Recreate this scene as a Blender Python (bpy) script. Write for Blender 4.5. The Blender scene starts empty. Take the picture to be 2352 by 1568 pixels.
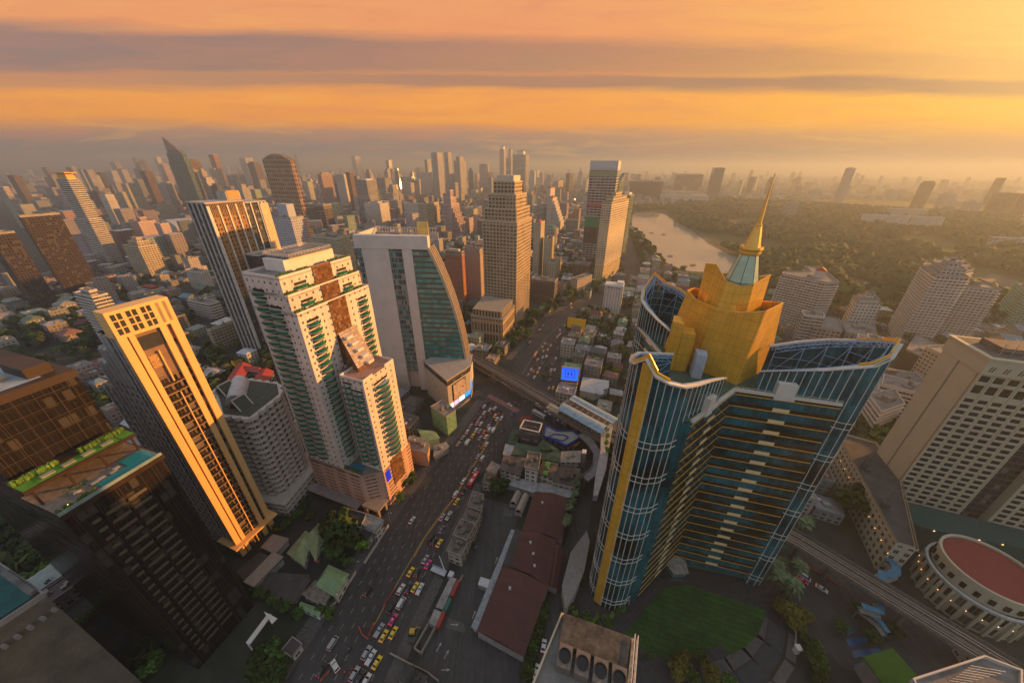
import bpy, bmesh, math, random
from mathutils import Vector, Matrix
S = bpy.context.scene
COL = S.collection
RD = math.radians

# ---------------------------------------------------------------- camera, sky, sun, exposure
cam_d = bpy.data.cameras.new("camera"); cam = bpy.data.objects.new("camera", cam_d); COL.objects.link(cam)
cam_d.sensor_width = 36; cam_d.lens = 788/2352*36; cam_d.clip_start = 1; cam_d.clip_end = 90000
cam.rotation_euler = (Matrix.Rotation(RD(90-27.08), 3, 'X') @ Matrix.Rotation(RD(0.4), 3, 'Z')).to_euler()
cam.location = (0, 0, 170)
S.camera = cam
S.view_settings.view_transform = 'Standard'; S.view_settings.look = 'None'
S.view_settings.exposure = 0.95; S.view_settings.gamma = 1
S.cycles.max_bounces = 5; S.cycles.diffuse_bounces = 2; S.cycles.glossy_bounces = 3; S.cycles.volume_bounces = 1
S.cycles.transmission_bounces = 2; S.cycles.use_denoising = True; S.cycles.caustics_reflective = False
S.cycles.sample_clamp_indirect = 4
SUN_AZ, SUN_EL = 71.0, 10.0
HAZE_D = 0.00023
sun_d = bpy.data.lights.new("sun", 'SUN'); sun_d.energy = 5.0; sun_d.angle = RD(0.6); sun_d.color = (1.0, 0.44, 0.10)
sun = bpy.data.objects.new("sun", sun_d); COL.objects.link(sun)
sv = Vector((math.sin(RD(SUN_AZ))*math.cos(RD(SUN_EL)), math.cos(RD(SUN_AZ))*math.cos(RD(SUN_EL)), math.sin(RD(SUN_EL))))
sun.rotation_euler = sv.to_track_quat('Z', 'Y').to_euler()


class NT:
 """tiny helper for node trees"""
 def __init__(s, t): s.t = t
 def n(s, typ, **kw):
  x = s.t.nodes.new(typ)
  for k, v in kw.items(): setattr(x, k, v)
  return x
 def put(s, sock, v):
  if isinstance(v, bpy.types.NodeSocket): s.t.links.new(v, sock)
  elif v is not None:
   if sock.type == 'RGBA' and len(v) == 3: v = (*v, 1)
   sock.default_value = v
 def m(s, op, a, b=None, c=None, clamp=False):
  x = s.n('ShaderNodeMath', operation=op); x.use_clamp = clamp
  s.put(x.inputs[0], a); s.put(x.inputs[1], b)
  if c is not None: s.put(x.inputs[2], c)
  return x.outputs[0]
 def mix(s, f, a, b, bt='MIX'):
  x = s.n('ShaderNodeMix', data_type='RGBA', blend_type=bt)
  s.put(x.inputs[0], f); s.put(x.inputs[6], a); s.put(x.inputs[7], b)
  return x.outputs[2]
 def ramp(s, f, els, interp='LINEAR'):
  x = s.n('ShaderNodeValToRGB'); r = x.color_ramp; r.interpolation = interp
  while len(r.elements) < len(els): r.elements.new(0.5)
  for e, (p, c) in zip(r.elements, els): e.position = p; e.color = (*c, 1)
  s.put(x.inputs[0], f); return x.outputs[0]
 def noise(s, vec, scale, detail=3, rough=.55, dist=0):
  x = s.n('ShaderNodeTexNoise'); s.put(x.inputs['Vector'], vec); x.inputs['Scale'].default_value = scale
  x.inputs['Detail'].default_value = detail; x.inputs['Roughness'].default_value = rough; x.inputs['Distortion'].default_value = dist
  return x.outputs['Fac']
 def mapr(s, v, a, b, c=0., d=1.):
  x = s.n('ShaderNodeMapRange'); s.put(x.inputs[0], v)
  for i, q in enumerate((a, b, c, d)): s.put(x.inputs[i+1], q)
  return x.outputs[0]
 def comb(s, x_, y_, z_):
  x = s.n('ShaderNodeCombineXYZ'); s.put(x.inputs[0], x_); s.put(x.inputs[1], y_); s.put(x.inputs[2], z_); return x.outputs[0]


def srgb(r, g, b):
 f = lambda c: (c/255/12.92 if c/255 <= .04045 else ((c/255+.055)/1.055)**2.4)
 return (f(r), f(g), f(b))


def make_world():
 w = bpy.data.worlds.new("World"); S.world = w; w.use_nodes = True; T = NT(w.node_tree)
 w.node_tree.nodes.clear()
 out = T.n('ShaderNodeOutputWorld'); bg = T.n('ShaderNodeBackground')
 tc = T.n('ShaderNodeTexCoord'); sp = T.n('ShaderNodeSeparateXYZ'); T.put(sp.inputs[0], tc.outputs['Generated'])
 x, y, z = sp.outputs
 # roll clouds lie along the world X axis: banding by slope z/y over the ground plane
 yy = T.m('MAXIMUM', y, .16)
 k = T.m('DIVIDE', z, yy); h = T.m('DIVIDE', x, yy)
 v1 = T.comb(T.m('MULTIPLY', h, .9), T.m('MULTIPLY', k, 11), 0)
 n1 = T.noise(v1, 1.3, 5, .6, .4)
 n2 = T.noise(T.comb(T.m('MULTIPLY', h, 3.2), T.m('MULTIPLY', k, 34), 3.), 1.6, 4, .6)
 hs = T.m('ADD', h, 1.5)
 kk = T.m('ADD', k, T.m('MULTIPLY', T.m('SUBTRACT', n1, .5), .05))
 kk = T.m('ADD', kk, T.m('MULTIPLY', T.m('SUBTRACT', n2, .5), .014))
 clear = T.ramp(kk, [(0, srgb(140, 124, 116)), (.035, srgb(146, 130, 122)), (.072, srgb(190, 142, 112)), (.098, srgb(252, 162, 72)), (.15, srgb(255, 166, 76)),
      (.25, srgb(244, 156, 100)), (.34, srgb(246, 166, 106)), (.55, srgb(205, 150, 120)), (.9, srgb(150, 128, 130))])
 # west glow round the sun: yellow, wide
 clear = T.mix(T.m('MULTIPLY', T.mapr(h, .2, -1.3), T.mapr(k, .085, .03, 0., .7)), clear, srgb(134, 126, 122))
 clear = T.mix(T.m('MULTIPLY', T.mapr(h, .1, 1.), T.mapr(k, .075, .02, 0., .8)), clear, srgb(172, 136, 108))
 sd = T.n('ShaderNodeVectorMath', operation='DOT_PRODUCT'); T.put(sd.inputs[0], tc.outputs['Generated']); sd.inputs[1].default_value = sv
 d = sd.outputs['Value']
 g1 = T.m('POWER', T.mapr(d, .30, 1.), 2.2)
 g2 = T.m('POWER', T.mapr(d, .80, 1.), 2.0)
 gm = T.m('MULTIPLY', g1, T.mapr(k, .03, .12, .0, 1.))
 clear = T.mix(T.m('MULTIPLY', gm, .80), clear, (1.15, .58, .05))
 tx = T.noise(T.comb(T.m('MULTIPLY', h, 2.6), T.m('MULTIPLY', k, 26), 7.), 1.5, 6, .62, .8)
 clear = T.mix(T.mapr(tx, .50, .70, 0., .35), clear, srgb(226, 138, 104)); clear = T.mix(T.mapr(tx, .46, .32, 0., .45), clear, srgb(255, 184, 96))
 # the two grey-mauve cloud bars
 def bar(c, w, soft): return T.mapr(T.m('ABSOLUTE', T.m('SUBTRACT', kk, c)), T.m('ADD', w, soft), T.m('SUBTRACT', w, soft*.3), 0., 1.)
 a1 = T.m('MULTIPLY', bar(T.mapr(h, -1.6, 1.6, .182, .174), .012, .012), T.mapr(h, -1.3, .2, .55, .95))
 a2 = T.m('MULTIPLY', bar(T.mapr(h, -1.6, 1.6, .232, .212), T.mapr(h, -1.5, 1.5, .040, .014), .020), T.mapr(h, -.6, 1.3, 1., .34))
 a3 = T.m('MULTIPLY', bar(.20, .040, .012), T.mapr(h, -1.5, .6, .62, .10))
 a = T.m('MULTIPLY', T.m('MAXIMUM', a1, T.m('MAXIMUM', a2, a3)), T.mapr(T.m('ADD', T.m('MULTIPLY', n1, .5), T.m('MULTIPLY', tx, .5)), .36, .60, 1., .76))
 cloud = T.mix(T.mapr(h, -1.4, 1.6), srgb(140, 121, 122), srgb(164, 118, 90))
 col = T.mix(a, clear, cloud)
 col = T.mix(T.m('MULTIPLY', g2, T.mapr(k, .05, .3, .0, .62)), col, (1.25, .95, .42))
 # east / overhead dusk: dim blue grey
 fr = T.mapr(y, -.15, .30)
 east = T.mix(T.mapr(z, 0., .9), srgb(206, 213, 224), srgb(184, 199, 216))
 col = T.mix(fr, east, col)
 over = T.mapr(z, .40, .95)
 col = T.mix(over, col, srgb(184, 199, 216))
 # the physical sky adds its own glow to the light
 sky = T.n('ShaderNodeTexSky', sky_type='NISHITA'); sky.sun_disc = False; sky.sun_elevation = RD(SUN_EL)
 sky.sun_rotation = RD(SUN_AZ); sky.dust_density = 4; sky.air_density = 1.5
 ns = T.n('ShaderNodeVectorMath', operation='SCALE'); T.put(ns.inputs[0], sky.outputs[0]); ns.inputs['Scale'].default_value = .012
 add = T.n('ShaderNodeVectorMath', operation='ADD'); T.put(add.inputs[0], col); T.put(add.inputs[1], ns.outputs[0])
 T.put(bg.inputs['Color'], add.outputs[0]); bg.inputs['Strength'].default_value = 0.485
 w.node_tree.links.new(bg.outputs[0], out.inputs[0])
make_world()

# ---------------------------------------------------------------- materials
MATS = {}
def new_mat(name):
 m = bpy.data.materials.new(name); m.use_nodes = True; m.node_tree.nodes.clear()
 T = NT(m.node_tree); b = T.n('ShaderNodeBsdfPrincipled'); o = T.n('ShaderNodeOutputMaterial')
 m.node_tree.links.new(b.outputs[0], o.inputs[0]); MATS[name] = m
 return m, T, b

def plain(name, c, rough=.7, metal=0., var=.22, scale=.35, spec=.4, emit=None, es=0, fine=True, ribs=0):
 if name in MATS: return MATS[name]
 m, T, b = new_mat(name); tc = T.n('ShaderNodeTexCoord'); v = tc.outputs['Object']
 n = T.noise(v, scale, 6, .65)
 f = T.mapr(n, .3, .7, 1-var, 1+var*.6)
 if fine: f = T.m('MULTIPLY', f, T.mapr(T.noise(v, scale*14, 2), .3, .7, 1-var*.35, 1+var*.3))
 if ribs:
  sp = T.n('ShaderNodeSeparateXYZ'); T.put(sp.inputs[0], v); q = T.m('FRACT', T.m('DIVIDE', T.m('ADD', T.m('MULTIPLY', sp.outputs[0], .35), T.m('MULTIPLY', sp.outputs[1], .937)), ribs))
  f = T.m('MULTIPLY', f, T.mapr(T.m('LESS_THAN', q, .2), 0, 1, 1.06, .72))
  wn = T.n('ShaderNodeTexWhiteNoise', noise_dimensions='1D'); T.put(wn.inputs['W'], T.m('FLOOR', T.m('DIVIDE', T.m('ADD', T.m('MULTIPLY', sp.outputs[0], .35), T.m('MULTIPLY', sp.outputs[1], .937)), ribs*3))); f = T.m('MULTIPLY', f, T.mapr(wn.outputs['Value'], 0, 1, .82, 1.12))
 T.put(b.inputs['Base Color'], T.mix(1., c, T.comb(f, f, f), 'MULTIPLY'))
 b.inputs['Roughness'].default_value = rough; b.inputs['Metallic'].default_value = metal
 b.inputs['Specular IOR Level'].default_value = spec
 if emit: T.put(b.inputs['Emission Color'], emit); b.inputs['Emission Strength'].default_value = es
 return m

def facade_group():
 g = bpy.data.node_groups.new('facade', 'ShaderNodeTree'); T = NT(g)
 def inp(n, t, d):
  s = g.interface.new_socket(n, in_out='INPUT', socket_type=t); s.default_value = d
 for n, d in (('Wall', (.5, .5, .5, 1)), ('Glass', (.03, .04, .05, 1))): inp(n, 'NodeSocketColor', d)
 for n, d in (('Pitch', 3.5), ('Floor', 3.4), ('WF', .6), ('HF', .5), ('Var', .6), ('Slab', 0.), ('Sill', .5)): inp(n, 'NodeSocketFloat', d)
 for n, t in (('Color', 'NodeSocketColor'), ('Mask', 'NodeSocketFloat'), ('Height', 'NodeSocketFloat')): g.interface.new_socket(n, in_out='OUTPUT', socket_type=t)
 gi = T.n('NodeGroupInput').outputs; go = T.n('NodeGroupOutput')
 uv = T.n('ShaderNodeUVMap'); sp = T.n('ShaderNodeSeparateXYZ'); T.put(sp.inputs[0], uv.outputs[0])
 u = T.m('DIVIDE', sp.outputs[0], gi['Pitch']); v = T.m('DIVIDE', sp.outputs[1], gi['Floor'])
 fu = T.m('FRACT', u); fv = T.m('FRACT', v)
 mu = T.m('LESS_THAN', T.m('ABSOLUTE', T.m('SUBTRACT', fu, .5)), T.m('MULTIPLY', gi['WF'], .5))
 mv = T.m('LESS_THAN', T.m('ABSOLUTE', T.m('SUBTRACT', fv, gi['Sill'])), T.m('MULTIPLY', gi['HF'], .5))
 mask = T.m('MULTIPLY', mu, mv)
 wn = T.n('ShaderNodeTexWhiteNoise', noise_dimensions='3D')
 T.put(wn.inputs['Vector'], T.comb(T.m('FLOOR', u), T.m('FLOOR', v), 0))
 r = wn.outputs['Value']; r2 = T.m('FRACT', T.m('MULTIPLY', r, 7.31))
 gb = T.m('ADD', T.m('SUBTRACT', 1., gi['Var']), T.m('MULTIPLY', T.m('MULTIPLY', gi['Var'], 2.), r))
 gl = T.mix(1., gi['Glass'], T.comb(gb, gb, gb), 'MULTIPLY')
 gl = T.mix(T.m('MULTIPLY', T.m('GREATER_THAN', r2, .84), T.m('MULTIPLY', gi['Var'], .6)), gl, (.42, .38, .32))           # drawn curtains
 fm = T.m('MULTIPLY', T.m('LESS_THAN', T.m('ABSOLUTE', T.m('SUBTRACT', fu, .5)), .035), .6)     # middle mullion
 gl = T.mix(fm, gl, T.mix(.5, gi['Wall'], (.1, .1, .1)))
 tc = T.n('ShaderNodeTexCoord'); ob = tc.outputs['Object']
 ns = T.noise(ob, .06, 5, .6)
 st = T.noise(T.comb(T.m('MULTIPLY', sp.outputs[0], .9), T.m('MULTIPLY', sp.outputs[1], .05), 0), 1., 3, .6)
 dirt = T.m('MULTIPLY', T.mapr(ns, .3, .7, .80, 1.08), T.mapr(st, .35, .7, .84, 1.05))
 slab = T.m('MULTIPLY', T.m('LESS_THAN', fv, .10), gi['Slab'])
 wc = T.mix(1., gi['Wall'], T.comb(dirt, dirt, dirt), 'MULTIPLY')
 wc = T.mix(T.m('MULTIPLY', slab, .45), wc, (.05, .045, .04))
 T.put(go.inputs['Color'], T.mix(mask, wc, gl)); T.put(go.inputs['Mask'], mask)
 T.put(go.inputs['Height'], T.m('SUBTRACT', 1., T.m('MULTIPLY', mask, 1.)))
 return g
FG = facade_group()

def facade(name, wall, glass=(.03, .035, .045), pitch=3.5, floor=3.4, wf=.6, hf=.5, rough=.12, var=.6, slab=0., sill=.5, wrough=.75, attr=False, metal=0., gmetal=0., spec=.5):
 if name in MATS: return MATS[name]
 m, T, b = new_mat(name); g = T.n('ShaderNodeGroup'); g.node_tree = FG
 for k, v in (('Wall', wall), ('Glass', glass), ('Pitch', pitch), ('Floor', floor), ('WF', wf), ('HF', hf), ('Var', var), ('Slab', slab), ('Sill', sill)): T.put(g.inputs[k], v)
 if attr:
  a = T.n('ShaderNodeAttribute', attribute_name='tint'); T.put(g.inputs['Wall'], a.outputs['Color'])
 T.put(b.inputs['Base Color'], g.outputs['Color'])
 T.put(b.inputs['Roughness'], T.mapr(g.outputs['Mask'], 0, 1, wrough, rough))
 T.put(b.inputs['Metallic'], T.mapr(g.outputs['Mask'], 0, 1, metal, gmetal)); b.inputs['Specular IOR Level'].default_value = spec
 bp = T.n('ShaderNodeBump'); bp.inputs['Strength'].default_value = .6; bp.inputs['Distance'].default_value = .25
 T.put(bp.inputs['Height'], g.outputs['Height']); T.put(b.inputs['Normal'], bp.outputs[0])
 return m

def tint_mat(name, rough=.8, var=.25):
 m, T, b = new_mat(name); tc = T.n('ShaderNodeTexCoord'); a = T.n('ShaderNodeAttribute', attribute_name='tint')
 f = T.mapr(T.noise(tc.outputs['Object'], .25, 6, .7), .3, .7, 1-var, 1+var*.6)
 T.put(b.inputs['Base Color'], T.mix(1., a.outputs['Color'], T.comb(f, f, f), 'MULTIPLY')); b.inputs['Roughness'].default_value = rough
 return m

def leaf_mat(name, c1, c2, scale=.5):
 if name in MATS: return MATS[name]
 m, T, b = new_mat(name); tc = T.n('ShaderNodeTexCoord'); oi = T.n('ShaderNodeObjectInfo')
 g = T.n('ShaderNodeNewGeometry')
 n = T.noise(tc.outputs['Object'], scale, 3)
 f = T.m('ADD', T.m('MULTIPLY', n, .6), T.m('MULTIPLY', g.outputs['Random Per Island'], .4))
 c = T.mix(T.mapr(f, .3, .75), c1, c2)
 k = T.mapr(oi.outputs['Random'], 0, 1, .72, 1.25)
 T.put(b.inputs['Base Color'], T.mix(1., c, T.comb(k, T.m('MULTIPLY', k, 1.), T.m('MULTIPLY', k, .95)), 'MULTIPLY'))
 b.inputs['Roughness'].default_value = .75; b.inputs['Specular IOR Level'].default_value = .2
 return m

CONC = plain('concrete', (.30, .27, .24), .85)
ROOFG = plain('roof_grey', (.20, .185, .17), .9, var=.4, scale=.2)
ROOFD = plain('roof_dark', (.065, .06, .056), .9, var=.4, scale=.2)
WHITE = plain('white_paint', (.66, .62, .57), .6, var=.14)
CREAM = plain('cream_paint', (.56, .48, .36), .65, var=.14)
DARK = plain('dark_metal', (.035, .033, .032), .5)
BLACK = plain('black', (.012, .012, .013), .4)
GOLDM = plain('gold_ledge', (.85, .48, .09), .35, .4, var=.12)
BROWNM = plain('brown_metal', (.055, .032, .02), .35, .3)
GREENP = plain('green_paint', (.015, .24, .13), .45, var=.2)
METAL = plain('steel', (.42, .44, .46), .35, .7)
TEALG = plain('teal_glass', (.012, .085, .10), .06, .35, var=.5, scale=.08, spec=.8)
LAWN = plain('lawn', (.045, .12, .015), .9, var=.35, scale=.15)
SOIL = plain('soil', (.05, .035, .025), .95)
TRUNK = plain('bark', (.07, .05, .035), .9)
RUBBER = plain('rubber', (.012, .012, .012), .8)

# ---------------------------------------------------------------- mesh builder
class MB:
 def __init__(s): s.v = []; s.f = []; s.uv = []; s.mi = []; s.tint = []; s.cur = 0; s.tc = (1, 1, 1)
 def face(s, pts, uvs=None):
  i = len(s.v); s.v += [tuple(p) for p in pts]; s.f.append(tuple(range(i, i+len(pts))))
  s.uv.append(uvs or [(p[0], p[1]) for p in pts]); s.mi.append(s.cur); s.tint.append(s.tc)
 def wall(s, a, b, z0, z1, u0=0., z0b=None, z1b=None):
  L = math.hypot(b[0]-a[0], b[1]-a[1]); z0b = z0 if z0b is None else z0b; z1b = z1 if z1b is None else z1b
  s.face([(a[0], a[1], z0), (b[0], b[1], z0b), (b[0], b[1], z1b), (a[0], a[1], z1)], [(u0, z0), (u0+L, z0b), (u0+L, z1b), (u0, z1)])
  return u0+L
 def prism(s, poly, z0, z1, top=None, bottom=False, sides=True, side=None, closed=True):
  poly = ccw(poly)
  if side is not None: s.cur = side
  if sides:
   for i in range(len(poly)):
    a, b = poly[i], poly[(i+1) % len(poly)]
    L = math.hypot(b[0]-a[0], b[1]-a[1])
    s.wall(a, b, z0, z1, 0.)
  if top is not None:
   c = s.cur; s.cur = top; s.face([(p[0], p[1], z1) for p in poly]); s.cur = c
  if bottom: s.face([(p[0], p[1], z0) for p in reversed(poly)])
 def box(s, c, sz, ang=0., e1=None, tilt=0.):
  """c = centre of the base, sz = (along e1, along e2, height)"""
  e1 = e1 or (math.cos(ang), math.sin(ang)); e2 = (-e1[1], e1[0]); w, d, h = sz[0]/2, sz[1]/2, sz[2]
  q = [(c[0]+e1[0]*i*w+e2[0]*j*d, c[1]+e1[1]*i*w+e2[1]*j*d) for i, j in ((-1, -1), (1, -1), (1, 1), (-1, 1))]
  s.prism(q, c[2], c[2]+h, top=s.cur, bottom=True)
 def tube(s, p, q, r, n=6, r2=None, cap=True):
  p = Vector(p); q = Vector(q); d = (q-p); L = d.length
  if L < 1e-6: return
  d /= L; a = d.orthogonal().normalized(); b = d.cross(a); r2 = r if r2 is None else r2
  R0 = [p+(a*math.cos(t)+b*math.sin(t))*r for t in (2*math.pi*i/n for i in range(n))]
  R1 = [q+(a*math.cos(t)+b*math.sin(t))*r2 for t in (2*math.pi*i/n for i in range(n))]
  for i in range(n):
   j = (i+1) % n; s.face([R0[i], R0[j], R1[j], R1[i]], [(i, 0), (i+1, 0), (i+1, L), (i, L)])
  if cap: s.face(list(reversed(R0))); s.face(R1)
 def lathe(s, c, prof, n=16, sx=1., rot=0., cap=True):
  rings = [[(c[0]+r*sx*math.cos(rot+2*math.pi*i/n), c[1]+r*math.sin(rot+2*math.pi*i/n), c[2]+z) for i in range(n)] for r, z in prof]
  for k in range(len(rings)-1):
   for i in range(n):
    j = (i+1) % n; L = 2*math.pi*prof[0][0]/n
    s.face([rings[k][i], rings[k][j], rings[k+1][j], rings[k+1][i]], [(i*L, prof[k][1]), (i*L+L, prof[k][1]), (i*L+L, prof[k+1][1]), (i*L, prof[k+1][1])])
  if cap: s.face(rings[-1])
 def build(s, name, mats, parent=None, origin=(0, 0, 0), smooth=False, merge=True):
  me = bpy.data.meshes.new(name)
  ox, oy, oz = origin
  me.from_pydata([(x-ox, y-oy, z-oz) for x, y, z in s.v], [], s.f)
  ul = me.uv_layers.new(name='UVMap'); flat = [c for f in s.uv for p in f for c in p]
  ul.data.foreach_set('uv', flat)
  if any(t != (1, 1, 1) for t in s.tint):
   at = me.color_attributes.new('tint', 'FLOAT_COLOR', 'CORNER')
   at.data.foreach_set('color', [c for f, t in zip(s.f, s.tint) for _ in f for c in (*t, 1)])
  for m in (mats if isinstance(mats, (list, tuple)) else [mats]): me.materials.append(m)
  me.polygons.foreach_set('material_index', s.mi)
  if smooth: me.polygons.foreach_set('use_smooth', [True]*len(s.f))
  me.update()
  if smooth:
   bm = bmesh.new(); bm.from_mesh(me); bmesh.ops.remove_doubles(bm, verts=bm.verts, dist=.001); bm.to_mesh(me); bm.free()
  o = bpy.data.objects.new(name, me); COL.objects.link(o)
  if parent is not None: o.parent = parent
  else: o.location = origin
  return o

def ccw(p):
 a = sum(p[i][0]*p[(i+1) % len(p)][1]-p[(i+1) % len(p)][0]*p[i][1] for i in range(len(p)))
 return list(p) if a > 0 else list(reversed(p))
def cen(p): return (sum(a[0] for a in p)/len(p), sum(a[1] for a in p)/len(p))
def scale_poly(p, k, c=None):
 c = c or cen(p); return [(c[0]+(a[0]-c[0])*k, c[1]+(a[1]-c[1])*k) for a in p]
def offset_poly(p, d):
 p = ccw(p); n = len(p); out = []
 for i in range(n):
  a, b, c = Vector(p[i-1]), Vector(p[i]), Vector(p[(i+1) % n])
  e1 = (b-a).normalized(); e2 = (c-b).normalized(); n1 = Vector((e1.y, -e1.x)); n2 = Vector((e2.y, -e2.x))
  k = (n1+n2); l = max(1+n1.dot(n2), .3); out.append(tuple(b+k/l*d))
 return out
def thing(name, label, cat, loc=(0, 0, 0), group=None, kind=None):
 o = bpy.data.objects.new(name, None); COL.objects.link(o); o.location = loc; o.empty_display_size = .1
 tag(o, label, cat, group, kind); return o
def tag(o, label=None, cat=None, group=None, kind=None):
 if label: o['label'] = label
 if cat: o['category'] = cat
 if group: o['group'] = group
 if kind: o['kind'] = kind
 return o
def copy_tree(o, parent=None):
 c = o.copy(); COL.objects.link(c)
 if parent is not None: c.parent = parent
 for ch in CH.get(o, None) or o.children: copy_tree(ch, c)
 return c
CH = {}
GA, GB_ = (.35, .937), (.937, -.35)          # the street grid: along the avenue, across it
def lp(O, s, t, a=GB_, b=GA): return (O[0]+a[0]*s+b[0]*t, O[1]+a[1]*s+b[1]*t)   # grid-local point
def rect(O, s0, s1, t0, t1, a=GB_, b=GA): return [lp(O, s0, t0, a, b), lp(O, s1, t0, a, b), lp(O, s1, t1, a, b), lp(O, s0, t1, a, b)]
FOOT = []      # footprints already taken
def inpoly(x, y, P):
 r = False; j = len(P)-1
 for i in range(len(P)):
  if (P[i][1] > y) != (P[j][1] > y) and x < (P[j][0]-P[i][0])*(y-P[i][1])/(P[j][1]-P[i][1])+P[i][0]: r = not r
  j = i
 return r
def reg(o):
 CH[o] = list(o.children)
 for c in CH[o]: reg(c)
 return o
def copy_tree(o, parent=None):
 c = o.copy(); COL.objects.link(c)
 if parent is not None: c.parent = parent
 for ch in CH.get(o, ()): copy_tree(ch, c)
 return c

# ---------------------------------------------------------------- the ground, water, roads
def sheet(name, poly, z, mat, kind='structure', thick=None):
 b = MB(); b.face([(x, y, z) for x, y in ccw(poly)]); o = b.build(name, mat); tag(o, kind=kind); return o

def ground_mat():
 m, T, b = new_mat('city_ground'); tc = T.n('ShaderNodeTexCoord'); v = tc.outputs['Object']
 n = T.noise(v, .012, 6, .6); n2 = T.noise(v, .11, 4)
 c = T.mix(T.mapr(n, .40, .62), (.032, .030, .027), (.018, .027, .011)); c = T.mix(T.mapr(n2, .45, .7, 0, .6), c, (.06, .053, .045))
 T.put(b.inputs['Base Color'], c); b.inputs['Roughness'].default_value = .9; return m
def asphalt_mat(name, c=.032):
 m, T, b = new_mat(name); tc = T.n('ShaderNodeTexCoord'); v = tc.outputs['Object']
 mp = T.n('ShaderNodeMapping'); T.put(mp.inputs[0], v); mp.inputs['Rotation'].default_value = (0, 0, RD(20.5)); mp.inputs['Scale'].default_value = (.9, .04, 1)
 n = T.noise(mp.outputs[0], .9, 5, .6); n2 = T.noise(v, .35, 6, .7); n3 = T.noise(v, .03, 4)
 f = T.m('ADD', T.mapr(n, .3, .7, -.35, .5), T.m('ADD', T.mapr(n2, .3, .7, -.3, .3), T.mapr(n3, .3, .7, -.25, .3)))
 f = T.m('MULTIPLY', T.m('ADD', f, 1.), c)
 T.put(b.inputs['Base Color'], T.comb(f, T.m('MULTIPLY', f, .93), T.m('MULTIPLY', f, .87))); b.inputs['Roughness'].default_value = .7; return m
def water_mat(name, c, rough=.08, wave=.25):
 m, T, b = new_mat(name); tc = T.n('ShaderNodeTexCoord'); v = tc.outputs['Object']
 T.put(b.inputs['Base Color'], c); b.inputs['Roughness'].default_value = rough; b.inputs['Specular IOR Level'].default_value = .9
 bp = T.n('ShaderNodeBump'); bp.inputs['Strength'].default_value = wave; bp.inputs['Distance'].default_value = .3
 T.put(bp.inputs['Height'], T.noise(v, .5, 4)); T.put(b.inputs['Normal'], bp.outputs[0]); return m
GROUND = ground_mat(); ASPH = asphalt_mat('asphalt'); ASPH2 = asphalt_mat('car_park_asphalt', .038); WATER = water_mat('lake_water', (.34, .31, .25), .12, .12)
PAVE = plain('pavement', (.09, .082, .074), .9, var=.3, scale=.8); LINE = plain('road_line', (.36, .34, .30), .7, var=.5, scale=1.5); YLINE = plain('yellow_line', (.50, .28, .03), .7, var=.2)
PARKG = plain('park_grass', (.035, .05, .014), .95, var=.45, scale=.02)

b = MB(); b.face([(-60000, -3000, 0), (60000, -3000, 0), (60000, 80000, 0), (-60000, 80000, 0)]); tag(b.build('ground', GROUND), kind='structure')
LAKE = [(360.3, 1087.0), (493.5, 1500.9), (562.7, 1512.8), (621.4, 1493.3), (573.8, 1279.8), (549.2, 1135.3), (539.7, 1068.6)] + [(513.7, 969.9), (493.5, 883.0), (482.0, 791.6), (474.8, 719.8), (465.2, 664.6), (449.4, 621.8), (433.2, 600.4)] + [(329.1, 618.8), (318.1, 627.1), (312.2, 647.8), (306.3, 665.4), (306.6, 712.6), (309.5, 766.1), (325.5, 840.1), (336.5, 904.8), (346.1, 979.3)]
sheet('lake', LAKE, .12, WATER)
PARK = [(330,600),(372,585),(430,520),(470,470),(560,455),(680,480),(900,560),(1500,900),(2300,1500),(2100,2300),(1300,2150),(900,1950),(640,1640),(520,1540),(480,1530)]
pk = [(300,600),(345,575),(400,505),(455,440),(520,430),(700,450),(950,540),(1500,860),(2350,1400),(2300,2300),(1300,2200),(900,1980),(640,1700),(440,1620),(420,1300),(330,950),(290,760)]
sheet('park_ground', pk, .05, PARKG)
sheet('river', [(-9000, 12500), (-3000, 12000), (400, 8600), (1200, 7400), (2200, 7600), (3300, 9500), (4600, 15000), (6200, 15000), (4200, 8800), (2600, 6700), (1300, 6500), (100, 7700), (-3200, 11000), (-9000, 11400)], .1, WATER)

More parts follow.
